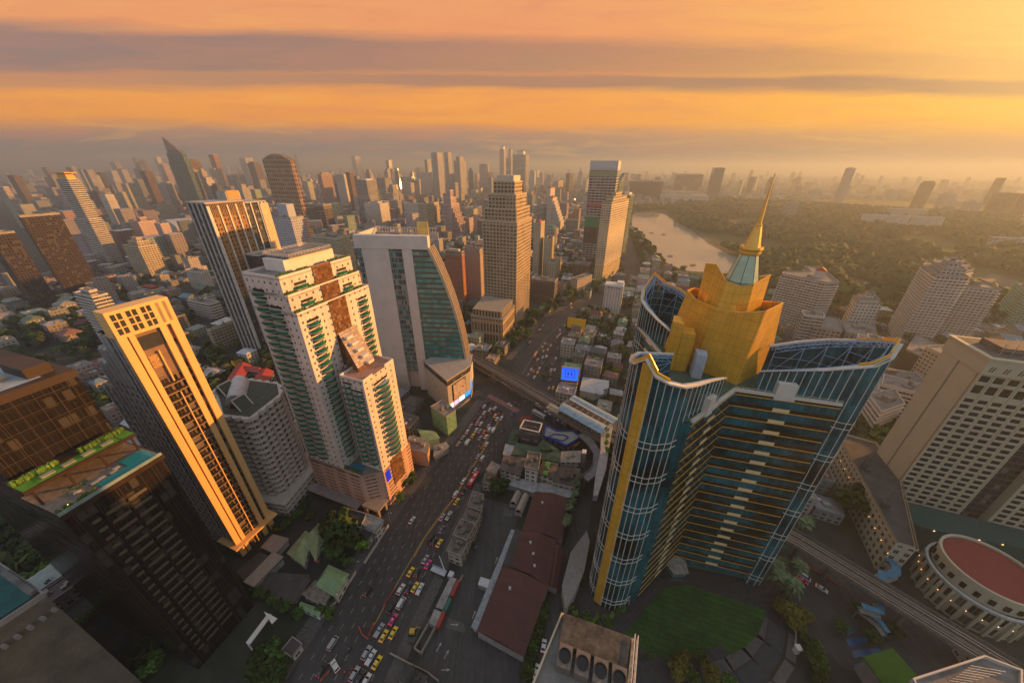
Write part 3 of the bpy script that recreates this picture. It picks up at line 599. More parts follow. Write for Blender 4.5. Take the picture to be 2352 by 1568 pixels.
 ('apartment_block', 'long pale gridded slab at the far park edge, right', [(1292.6, 1168.9), (1362.1, 1142.9), (1366.7, 1155.0), (1297.1, 1181.0)], 33, 'white', {}),
 ('apartment_block', 'white flats behind the long slabs at the far park edge', [(1505.0, 1465.1), (1615.6, 1423.8), (1621.7, 1439.9), (1511.0, 1481.3)], 28, 'whiteband', {}),
 ('condo_tower', 'stepped grey tower right of the dark fronted slab in the haze', [(1684.8, 1429.5), (1709.1, 1420.4), (1715.8, 1438.2), (1691.4, 1447.3)], 43, 'greyband', {}),
 ('apartment_block', 'wide pale block at the right border across the park', [(1133.8, 836.2), (1194.2, 813.7), (1197.6, 823.0), (1137.3, 845.5)], 27, 'whiteband', {}),
 ('condo_tower', 'wide brownish tower at the right border in the haze, left one', [(1940.5, 1490.7), (1994.4, 1470.6), (2005.7, 1501.1), (1951.9, 1521.2)], 85, 'brown', {}),
 ('condo_tower', 'wide brownish tower at the right border in the haze, right one', [(1902.5, 1392.7), (1932.5, 1381.5), (1937.1, 1393.8), (1907.0, 1405.0)], 88, 'brown', {}),
 ('condo_tower', 'pale balcony tower left of the wide brownish towers in the haze', [(1844.0, 1496.7), (1883.6, 1482.0), (1893.4, 1508.3), (1853.9, 1523.1)], 53, 'whiteband', {}),
 ('condo_tower', 'hazy ribbed tower between dark slab and pale balcony tower', [(2007.5, 1733.6), (2042.0, 1720.7), (2054.4, 1754.0), (2020.0, 1766.9)], 67, 'whiteband', {}),
]
for nm, lab, P, h, sty, kw in [(a[0], a[1], a[2], a[3], a[4], a[5]) for a in T_]:
 tower(nm, lab, P, h, sty, cat='tower' if 'tower' in nm else 'building', **kw)
# ================================================================ the landmark buildings
def part(mb, name, mat, par, O, **kw): return mb.build(name, mat, par, (O[0], O[1], 0), **kw)
def copies(o, parent, offs):
 for d in offs:
  q = o.copy(); COL.objects.link(q); q.parent = parent; q.location = (o.location.x+d[0], o.location.y+d[1], o.location.z+d[2])
def fbox(b, O, s, t, z, a=GB_, bb=GA):      # s, t, z = ranges in grid-local metres
 P = [lp(O, s[0], t[0], a, bb), lp(O, s[1], t[0], a, bb), lp(O, s[1], t[1], a, bb), lp(O, s[0], t[1], a, bb)]
 b.prism(P, z[0], z[1], top=b.cur, bottom=True)
def truss(b, P, Q, dz, r=.12, n=None, drop=3.):
 """flat lattice girder between P and Q (3D), second chord `drop` lower"""
 P = Vector(P); Q = Vector(Q); L = (Q-P).length; n = n or max(2, int(L/2.6)); D = Vector((0, 0, -drop))
 b.tube(P, Q, r, 4, cap=False); b.tube(P+D, Q+D, r, 4, cap=False)
 for i in range(n):
  a = P.lerp(Q, i/n); c = P.lerp(Q, (i+1)/n); b.tube(a, c+D if i % 2 == 0 else c, r*.7, 4, cap=False) if i % 2 == 0 else b.tube(a+D, c, r*.7, 4, cap=False)
  b.tube(a, a+D, r*.7, 4, cap=False)

# ---- the glass tower with the gold crown and spire
def glass_mat():
 m, T, b = new_mat('curtain_glass'); tc = T.n('ShaderNodeTexCoord')
 uv = T.n('ShaderNodeUVMap'); sp = T.n('ShaderNodeSeparateXYZ'); T.put(sp.inputs[0], uv.outputs[0])
 u = T.m('DIVIDE', sp.outputs[0], 1.55); v = T.m('DIVIDE', sp.outputs[1], 4.86)
 wn = T.n('ShaderNodeTexWhiteNoise', noise_dimensions='3D'); T.put(wn.inputs['Vector'], T.comb(T.m('FLOOR', u), T.m('FLOOR', v), 0))
 r = wn.outputs['Value']; f = T.mapr(r, 0, 1, .7, 1.2)
 big = T.mapr(T.noise(tc.outputs['Object'], .055, 4, .6), .38, .62, .12, 1.4)  # dark and bright blotches put into the glass colour as reflections
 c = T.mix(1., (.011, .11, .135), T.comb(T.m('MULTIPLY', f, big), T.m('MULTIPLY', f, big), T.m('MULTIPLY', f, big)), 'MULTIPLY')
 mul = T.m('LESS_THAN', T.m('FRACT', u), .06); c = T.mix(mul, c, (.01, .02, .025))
 T.put(b.inputs['Base Color'], c); b.inputs['Roughness'].default_value = .05; b.inputs['Specular IOR Level'].default_value = .8
 b.inputs['Metallic'].default_value = .25
 bp = T.n('ShaderNodeBump'); bp.inputs['Strength'].default_value = .22; bp.inputs['Distance'].default_value = .3
 T.put(bp.inputs['Height'], T.noise(tc.outputs['Object'], .28, 3)); T.put(b.inputs['Normal'], bp.outputs[0])
 return m
CGL = glass_mat()
def gold_mat():
 m, T, b = new_mat('gold_panels'); tc = T.n('ShaderNodeTexCoord'); uv = T.n('ShaderNodeUVMap'); sp = T.n('ShaderNodeSeparateXYZ'); T.put(sp.inputs[0], uv.outputs[0])
 u = T.m('DIVIDE', sp.outputs[0], 1.9); v = T.m('DIVIDE', sp.outputs[1], 3.4)
 ln = T.m('MAXIMUM', T.m('LESS_THAN', T.m('FRACT', u), .055), T.m('LESS_THAN', T.m('FRACT', v), .04))
 wn = T.n('ShaderNodeTexWhiteNoise', noise_dimensions='3D'); T.put(wn.inputs['Vector'], T.comb(T.m('FLOOR', u), T.m('FLOOR', v), 0))
 n = T.mapr(T.noise(tc.outputs['Object'], .2, 5, .65), .3, .7, .88, 1.08)
 f = T.m('MULTIPLY', T.mapr(wn.outputs['Value'], 0, 1, .93, 1.05), n)
 c = T.mix(1., (.80, .43, .05), T.comb(f, f, f), 'MULTIPLY'); c = T.mix(T.m('MULTIPLY', ln, .6), c, (.20, .09, .015))
 T.put(b.inputs['Base Color'], c); b.inputs['Roughness'].default_value = .36; b.inputs['Metallic'].default_value = .3
 bp = T.n('ShaderNodeBump'); bp.inputs['Strength'].default_value = .5; bp.inputs['Distance'].default_value = .06; T.put(bp.inputs['Height'], T.m('SUBTRACT', 1., ln)); T.put(b.inputs['Normal'], bp.outputs[0])
 return m
GOLDP = gold_mat()
BRZ = plain('bronze_spandrel', (.10, .048, .015), .12, .6, var=.5, scale=.5)
CREAMP = plain('cream_stone_panel', (.80, .56, .28), .5, var=.1)
PALE = plain('pale_stone', (.60, .54, .46), .6, var=.15)
BLUEST = plain('blue_steel', (.30, .46, .66), .45, 0)
DECKG = plain('deck_green', (.07, .11, .07), .9, var=.4)
def gold_tower():
 C0 = (77, 113); R = thing('office_tower', 'teal glass tower with gold banding, gold stepped crown and needle spire', 'tower', (77, 113, 0))
 F = [(67, 91, 111), (60, 86.6, 113), (52.5, 82, 114.5), (48, 79.6, 115.5), (43.5, 79, 117), (40, 80.2, 118.5), (37.6, 82.6, 122.5), (36.2, 86, 119), (36.4, 90, 117.5), (38.4, 94.5, 116.5), (42, 98.5, 115.5), (56, 104, 112)]
 Rf = [(92, 108, 113.5), (101, 106.6, 116), (107, 103.8, 118.2), (111.6, 99, 120.5), (114, 94, 122.5), (114, 90, 124), (112.2, 88.8, 120), (109.6, 89.6, 116.8), (107.2, 91.0, 115.5), (100.6, 93.4, 113), (92, 95.8, 111), (83.3, 98, 109.2)]
 Bk = [(65, 128, 110), (62.6, 136, 111.5), (60.8, 144, 113.4), (60.2, 150, 115), (62, 155.4, 117.5), (67.4, 160, 124), (73, 159.5, 120), (79, 156, 118), (82.4, 149, 116), (84, 141, 114), (85, 134, 112)]
 O = C0
 # main body: banded V fronts and the two others
 body = [(77, 98), (54.2, 81), (45, 80.5), (38.5, 84), (37.3, 92), (41, 101), (61, 118), (60.4, 153), (67, 158), (80, 152), (90, 122), (110, 101), (112, 92), (107, 90)]
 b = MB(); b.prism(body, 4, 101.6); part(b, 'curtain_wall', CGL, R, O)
 b = MB(); b.face([(x, y, 102) for x, y in ccw(body)]); part(b, 'roof_deck', DECKG, R, O)
 b = MB(); b.prism([(40, 84), (77, 99), (110, 92), (108, 101), (90, 120), (80, 150), (66, 155), (62, 118), (42, 100)], -1, 4.5, top=0); part(b, 'podium', DECKG, R, O)
 faces = [((77, 98), (54.2, 81)), ((107, 90), (77, 98)), ((61, 118), (60.4, 153)), ((41, 101), (61, 118))]
 NFL = 20
 for fi, (A, B_) in enumerate(faces):
  a = Vector(A); c = Vector(B_); d = (c-a); L = d.length; d /= L; n = Vector((-d.y, d.x))
  if n.dot(Vector(cen([A, B_]))-Vector(C0)) < 0: n = -n
  e1 = (d.x, d.y)
  def bar(mb, s0, s1, off, dep, z0, z1):
   q = [a+d*s0+n*off, a+d*s1+n*off, a+d*s1+n*(off+dep), a+d*s0+n*(off+dep)]; mb.prism([tuple(v) for v in q], z0, z1, top=0, bottom=True)
  zb = 102-1.6
  m1 = MB(); bar(m1, .0, L, .02, .12, zb, zb+1.25); band = part(m1, 'spandrel_band', BRZ, R, O)
  m2 = MB(); bar(m2, -.1, L+.1, .02, .22, zb-.32, zb); led = part(m2, 'gold_ledge', GOLDM, band, O); led.location = (0, 0, 0)
  m3 = MB(); bar(m3, L*.42, L*.58, .12, .14, zb+.02, zb+1.33); pan = part(m3, 'stone_panel', CREAMP, band, O); pan.location = (0, 0, 0)
  for k in range(1, NFL):
   q = band.copy(); COL.objects.link(q); q.parent = R; q.location = (0, 0, -4.86*k)
   for ch in (led, pan): w = ch.copy(); COL.objects.link(w); w.parent = q
  # roof edge rail
  m4 = MB()
  for zz in (102.6, 103.2): m4.tube((*(a+n*.1), zz), (*(c+n*.1), zz), .06, 4)
  k = 0
  while k < L: m4.tube((*(a+d*k+n*.1), 101.9), (*(a+d*k+n*.1), 103.2), .05, 4); k += 1.6
  part(m4, 'roof_rail', PALE, R, O)
  m5 = MB(); bar(m5, 0, L, -.6, 1.1, 101.4, 102.3); part(m5, 'coping', PALE, R, O)
 # the three leaf-shaped glass fins
 INN = {(i, 0) for i in (0, 1, 9, 10)} | {(i, 1) for i in (0, 1, 8, 9, 10)} | {(i, 2) for i in (0, 1, 8, 9)}
 for gi, G_ in enumerate((F, Rf, Bk)):
  n = len(G_); fin = thing('x', None, None); fin.name = 'glass_fin'; fin.parent = R
  # outer line drops to the ground only where it stands outside the body
  b = MB(); u = 0
  for i in range(n-1):
   A, B_ = G_[i], G_[i+1]; L = math.dist(A[:2], B_[:2])
   inner = (i, gi) in INN or False
   z0 = 102 if inner else 0.5
   oA = offs(A, C0, .0); oB = offs(B_, C0, .0)
   b.face([(A[0], A[1], z0), (B_[0], B_[1], z0), (B_[0], B_[1], B_[2]), (A[0], A[1], A[2])], [(u, z0), (u+L, z0), (u+L, B_[2]), (u, A[2])]); u += L
  g = part(b, 'fin_glass', CGL, fin, O)
  sol = g.modifiers.new('t', 'SOLIDIFY'); sol.thickness = .3
  # pale coping and gold inner trim
  c1 = MB(); c2 = MB(); tr = MB(); mu = []
  cc = Vector(cen([p[:2] for p in G_]))
  out = [Vector(p[:2])+(Vector(p[:2])-cc).normalized()*.9 for p in G_]; inn = [Vector(p[:2])-(Vector(p[:2])-cc).normalized()*.5 for p in G_]
  def quadbar(mb, i, o1, o2, za, zb_, h):
   A, B_ = G_[i], G_[i+1]; p = [(*o1[i], A[2]+za), (*o1[i+1], B_[2]+za), (*o2[i+1], B_[2]+za), (*o2[i], A[2]+za)]; q = [(x, y, z+h) for x, y, z in p]
   mb.face(list(reversed(p))); mb.face(q)
   for j in range(4): mb.face([p[j], p[(j+1) % 4], q[(j+1) % 4], q[j]])
  for i in range(n-1):
   quadbar(c1, i, out, inn, -.2, 0, .55)
  part(c1, 'coping', PALE, fin, O)
  ia = [Vector(p[:2])-(Vector(p[:2])-cc).normalized()*1.6 for p in G_]; ib = [Vector(p[:2])-(Vector(p[:2])-cc).normalized()*.6 for p in G_]
  for i in range(n-1):
   A, B_ = G_[i], G_[i+1]
   truss(tr, (*ib[i], A[2]+.5), (*ib[i+1], B_[2]+.5), 0, .11, 3, 1.6)
   truss(tr, (*ia[i], A[2]-.2), (*ia[i+1], B_[2]-.2), 0, .11, 3, 1.6)
   tr.tube((*ib[i], A[2]+.5), (*ia[i], A[2]-.2), .1, 4); tr.tube((*ia[i], A[2]-1.8), (*ia[i], 102.5), .14, 4); tr.tube((*ia[i+1], B_[2]-1.8), (*ia[i], 102.5), .1, 4)
   zc = 106.5
   while zc < A[2]-3: tr.tube((*ia[i], zc), (*ia[i+1], zc), .1, 4); zc += 3.4
  part(tr, 'roof_truss', BLUEST, fin, O)
  # gold nose trim where the rim peaks
  k = max(range(n), key=lambda i: G_[i][2]); gt = MB()
  for i in range(max(0, k-2), min(n-1, k+3)): quadbar(gt, i, [o*.3+q*.7 for o, q in zip(out, inn)], inn, .3, 0, 1.5 if i in (k-1, k) else .9)
  part(gt, 'gold_trim', GOLDM if False else GOLDP, fin, O)
  # upright mullions outside + ring ledges
  P = [Vector(p[:2]) for p in G_]; acc = 0; mcount = 0
  for i in range(n-1):
   A, B_ = P[i], P[i+1]; L = (B_-A).length; m_ = max(1, round(L/2.1)); nn = Vector(((B_-A).y, -(B_-A).x)).normalized(); nn = nn if nn.dot((A+B_)/2-cc) > 0 else -nn
   inner = (i, gi) in INN or False
   for j in range(m_):
    f = (j+.5)/m_; p = A.lerp(B_, f)+nn*.35; zt = G_[i][2]+(G_[i+1][2]-G_[i][2])*f
    mb = MB(); mb.tube((*p, 102.2 if inner else .5), (*p, zt-.3), .13, 4, cap=False); part(mb, 'mullion', PALE, fin, O)
  for z in [5+4.86*3.0*q+e for q in range(0, 7) for e in (0, 2.4)]:
   rb = MB(); ok = False
   for i in range(n-1):
    if (i, gi) in INN: continue
    A, B_ = P[i], P[i+1]; nn = Vector(((B_-A).y, -(B_-A).x)).normalized(); nn = nn if nn.dot((A+B_)/2-cc) > 0 else -nn; rb.tube((*(A+nn*.35), z), (*(B_+nn*.35), z), .16, 4)
   part(rb, 'ring_ledge', PALE, fin, O)
 # tall gold strip on the nose of the front fin
 b = MB(); b.prism([(39.3, 80.4), (36.9, 82.4), (36.8, 83.3), (38.0, 84.0), (39.8, 82.0)], .5, 121.5, top=0); part(b, 'gold_strip', GOLDP, R, O)
 # gold crown tiers (star plan)
 t1b = [(98, 112.5), (93.5, 121), (97, 130), (88, 135), (80, 131), (70, 134), (64, 128), (67, 119.5), (68.5, 111.3), (74.6, 105.4), (78.6, 100.3)]
 t1t = [(94.3, 112.7, 128.2), (90, 119, 126.6), (92.5, 127, 128), (87, 131, 126.5), (80, 128, 126), (72, 130.5, 127.5), (67, 126, 128), (67, 118, 127), (69.6, 110.2, 127.2), (74.2, 105.4, 127.5), (79.4, 100.1, 130)]
 t2b = [(87.8, 113.6), (85.5, 119), (87, 125), (81, 126.5), (76, 124), (71, 125), (70, 119), (70.4, 110.6), (74.6, 106.8), (79, 107.6)]
 t2t = [(87.8, 114.4, 137.6), (85, 119, 135.5), (86.5, 125, 138), (81, 126, 135), (76, 124, 135), (71, 125.5, 138.5), (72.4, 121, 139.3), (71.4, 111.4, 136.2), (74.8, 107.9, 135.4), (79.2, 109, 136)]
 for nm, bt, tp, zb in (('crown_lower_tier', t1b, t1t, 102), ('crown_upper_tier', t2b, t2t, 124)):
  b = MB(); n = len(bt)
  for i in range(n):
   j = (i+1) % n; L = math.dist(bt[i], bt[j])
   b.face([(*bt[j], zb), (*bt[i], zb), tp[i], tp[j]][::-1] if False else [(*bt[i], zb), (*bt[j], zb), tp[j], tp[i]], [(0, zb), (L, zb), (L, tp[j][2]), (0, tp[i][2])])
  o = part(b, nm, GOLDP, R, O)
  r = MB(); r.face([(x*.96+77*.04, y*.96+114*.04, min(p[2] for p in tp)-1.6) for x, y, z in tp]); part(r, 'roof_deck', ROOFD, o, O)
  e = MB()
  for i in range(n):
   j = (i+1) % n; e.tube(tp[i], tp[j], .22, 4)
  part(e, 'rim', GOLDM, o, O)
  if nm == 'crown_upper_tier':
   tr = MB()
   for i in range(n): truss(tr, (tp[i][0]*.93+77.5*.07, tp[i][1]*.93+114*.07, tp[i][2]-.3), (tp[(i+1) % n][0]*.93+77.5*.07, tp[(i+1) % n][1]*.93+114*.07, tp[(i+1) % n][2]-.3), 0, .08, 3, 1.4); tr.tube((tp[i][0]*.93+77.5*.07, tp[i][1]*.93+114*.07, tp[i][2]-.3), (77.5, 114, 136), .08, 4)
   part(tr, 'truss', BLUEST, o, O)
 # small gold winged block beside the crown + blue-white stair box
 b = MB(); b.prism([(60.5, 110), (64.8, 109), (66.5, 114), (62, 117)], 102, 117.5, top=0); b.prism([(57.5, 112.5), (60.4, 110), (62, 117), (60, 118)], 102, 121, top=0); part(b, 'gold_wing', GOLDP, R, O)
 b = MB(); b.prism([(65.2, 105.3), (68.2, 104.2), (70, 108.5), (66.5, 110)], 102, 111.5, top=0); part(b, 'stair_box', plain('pale_blue_wall', (.42, .46, .52), .6), R, O)
 # stone boxes standing on the roof edge
 b = MB(); b.prism([(88.2, 94.4), (93.6, 93), (94.2, 95.6), (89, 97.2)], 100.5, 106.8, top=0); part(b, 'stone_box', PALE, R, O)
 b = MB(); b.prism([(60.5, 84.6), (63.6, 86.9), (62.4, 88.8), (59.2, 86.4)], 100.5, 107.3, top=0); part(b, 'stone_box', PALE, R, O)
 # spire
 ctr = (77.8, 113.6)
 gm = plain('crown_green_glass', (.42, .50, .34), .3, 0, var=.2)
 b = MB(); b.lathe((*ctr, 0), [(4.7, 134), (4.9, 136), (2.7, 144.6)], 8, rot=.2); o = part(b, 'spire_base', gm, R, O)
 b = MB()
 for i in range(8):
  t = .2+math.pi*i/4; b.tube((ctr[0]+4.9*math.cos(t), ctr[1]+4.9*math.sin(t), 136), (ctr[0]+2.7*math.cos(t), ctr[1]+2.7*math.sin(t), 144.6), .09, 4); b.tube((ctr[0]+4.7*math.cos(t), ctr[1]+4.7*math.sin(t), 134), (ctr[0]+4.9*math.cos(t), ctr[1]+4.9*math.sin(t), 136), .09, 4)
  t2 = t+math.pi/4; b.tube((ctr[0]+4.9*math.cos(t), ctr[1]+4.9*math.sin(t), 136), (ctr[0]+4.9*math.cos(t2), ctr[1]+4.9*math.sin(t2), 136), .09, 4)
 part(b, 'rib', plain('green_rib', (.02, .06, .05), .4), o, O)
 b = MB(); b.lathe((*ctr, 0), [(2.7, 144.5), (3.1, 145.2), (3.1, 145.9), (3.4, 146.6), (3.3, 147.2), (2.3, 147.3), (1.0, 153.5), (1.05, 153.9), (.62, 154.2), (.30, 161), (.14, 167.2)], 8, rot=.2); part(b, 'spire', GOLDM, R, O)
 b = MB()
 for i in range(26):
  f = i/26; r = 2.4*(1-f)**1.4+.12; b.tube((ctr[0]+r*.86, ctr[1]-r*.5, 147.4+f*18.5), (ctr[0]+r*.86+.45, ctr[1]-r*.5-.25, 147.6+f*18.5), .07, 4)
 b.tube((ctr[0], ctr[1], 167), (ctr[0], ctr[1], 168.6), .06, 4); b.tube((ctr[0]-.4, ctr[1], 168), (ctr[0]+.4, ctr[1], 168), .05, 4)
 part(b, 'lightning_rod', DARK, R, O)
 # entrance pavilion in the recess
 b = MB(); P = [(71.5, 96), (77, 99.2), (81.5, 96), (80.6, 90.6), (73.6, 90.3)]; b.prism(offset_poly(P, -.6), .1, 6.2); part(b, 'lobby_wall', FM['greenglass'], R, O)
 b = MB(); b.prism(P, 6.2, 7.0, top=0, bottom=True); part(b, 'lobby_roof', plain('stained_roof', (.30, .27, .23), .9, var=.5, scale=.6), R, O)
 FOOT.append(offset_poly(body, 5))
 return R
def offs(p, c, k): return p
gold_tower()

# ---- slim white tower, gold lit
def slim_tower():
 O = (-131, 101); a = GA; nb = (-.937, .35)      # s along the lit front, t to the left
 R = thing('condo_tower', 'slim white tower with gold sunlit front and white ribbed left side', 'tower', (O[0], O[1], 0))
 f = lambda s0, s1, t0, t1: [lp(O, s0, t0, a, nb), lp(O, s1, t0, a, nb), lp(O, s1, t1, a, nb), lp(O, s0, t1, a, nb)]
 brown = facade('slim_brown', (.17, .105, .065), (.022, .018, .016), pitch=2.9, floor=3.55, wf=.72, hf=.72, var=.5)
 glassd = facade('slim_side', (.10, .085, .08), (.02, .022, .03), pitch=2.2, floor=3.55, wf=.9, hf=.62, var=.7)
 FOOT.append(offset_poly(f(-1, 18, -2, 34), 2))
 b = MB(); b.prism(f(.4, 16.6, .5, 7), 0, 118); b.prism(f(1, 16.2, 7, 14), 0, 118); part(b, 'wall', glassd, R, O)
 for i, (t0, t1, h) in enumerate(((14, 20, 110), (20, 27, 103), (27, 34, 90))):
  b = MB(); b.prism(f(1, 16, t0-.02*i, t1), 0, h, top=0); part(b, 'rear_wing', glassd, R, O)
  b = MB(); b.prism(f(1, 16, t0, t1), h, h+1.3); b.face([(*q, h+.05) for q in f(1, 16, t0, t1)]); 
  part(b, 'terrace', WHITE, R, O)
  b = MB()
  for k in range(14): b.lathe((*lp(O, rng.uniform(2, 15), rng.uniform(t0+1, t1-1), a, nb), h), [(.9, 0), (.8, .9), (.1, 1.6)], 5, rot=k)
  part(b, 'roof_shrub', leaf_mat('leaf_mid', (.03, .07, .012), (.09, .15, .03)), R, O)
 # inner brown front (recessed)
 b = MB(); b.wall(lp(O, 4.3, -.0, a, nb), lp(O, 11.3, 0, a, nb), 0, 100); part(b, 'front_recess', brown, R, O)
 b = MB(); b.wall(lp(O, .2, .02, a, nb), lp(O, 17, .02, a, nb), 100, 118); part(b, 'front_upper', plain('taupe', (.22, .13, .08), .7), R, O)
 b = MB()
 b.wall(lp(O, 11.3, .01, a, nb), lp(O, 17, .01, a, nb), 0, 112); b.wall(lp(O, 0, .01, a, nb), lp(O, 4.3, .01, a, nb), 0, 118); part(b, 'front_glazing', facade('slim_gl', (.12, .07, .04), (.03, .025, .025), pitch=1.6, floor=3.55, wf=.9, hf=.7), R, O)
 # white frame: piers and top band with three window groups
 W = plain('sunlit_render', (.76, .44, .16), .6, var=.08, scale=.1)  # the sun's gold is put into the white frame's base colour
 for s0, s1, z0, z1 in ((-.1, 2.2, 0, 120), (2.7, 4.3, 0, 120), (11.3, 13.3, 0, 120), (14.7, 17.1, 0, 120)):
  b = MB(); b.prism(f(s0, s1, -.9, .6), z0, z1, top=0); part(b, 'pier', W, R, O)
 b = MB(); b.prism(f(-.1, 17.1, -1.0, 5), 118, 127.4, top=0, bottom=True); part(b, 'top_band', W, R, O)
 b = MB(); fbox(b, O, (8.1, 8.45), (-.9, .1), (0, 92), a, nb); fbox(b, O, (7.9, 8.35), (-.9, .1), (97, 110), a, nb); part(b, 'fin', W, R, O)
 wm = plain('window_pane', (.05, .05, .05), .1)
 for g0 in (1.0, 4.9, 8.8):
  for dx in (0, 1.6):
   for k in range(3):
    b = MB(); fbox(b, O, (g0+dx, g0+dx+1.15), (-1.06, -.98), (119.2+k*2.5, 121.3+k*2.5), a, nb); part(b, 'window', wm, R, O)
 for g0 in (13.0, 15.0):
  b = MB(); fbox(b, O, (g0, g0+.9), (-1.05, -.98), (119, 126.4), a, nb); part(b, 'grille', plain('grille', (.3, .2, .12), .8), R, O)
 b = MB(); fbox(b, O, (4.4, 11.2), (-.35, .0), (111.5, 116.5), a, nb); part(b, 'window', wm, R, O)
 b = MB(); fbox(b, O, (4.8, 7.8), (-.3, .0), (104, 109), a, nb); part(b, 'lattice_screen', plain('lattice', (.45, .26, .10), .7, var=.7, scale=2), R, O)
 # balconies: two per floor on the recess
 bb = MB(); fbox(bb, O, (4.4, 7.9), (-.75, 0), (96, 96.22), a, nb); bb2 = MB(); fbox(bb2, O, (4.4, 7.9), (-.78, -.72), (96.2, 97.1), a, nb)
 o = part(bb, 'balcony', plain('balcony_slab', (.45, .32, .2), .7), R, O); q = part(bb2, 'railing', BROWNM, o, O)
 for k in range(26):
  for dx in (0, 4.05):
   if k == 0 and dx == 0: continue
   c = o.copy(); COL.objects.link(c); c.parent = R; c.location = (a[0]*dx, a[1]*dx, -3.55*k); w = q.copy(); COL.objects.link(w); w.parent = c
 # white ribs on the left side (facing the camera)
 for t in (.3, 2.2, 4.6, 8.2, 11.4, 14.6, 18, 21.4, 25, 29, 33.6):
  zt = 118 if t < 14 else 111 if t < 20 else 104 if t < 27 else 91
  b = MB(); fbox(b, O, (.1, .95), (t-.22, t+.22), (0, zt), a, nb); part(b, 'rib', plain('rib_white', (.5, .48, .47), .5), R, O)
 b = MB(); fbox(b, O, (.35, 1), (.4, 33.6), (95.2, 95.9), a, nb); o = part(b, 'floor_slab', plain('slab_dark', (.2, .17, .16), .6), R, O)
 copies(o, R, [(0, 0, -3.55*k) for k in range(1, 26)])
 b = MB(); b.prism(f(-2, 19, -3.5, 10), 8.2, 8.9, top=0, bottom=True); part(b, 'canopy', W, R, O)
slim_tower()

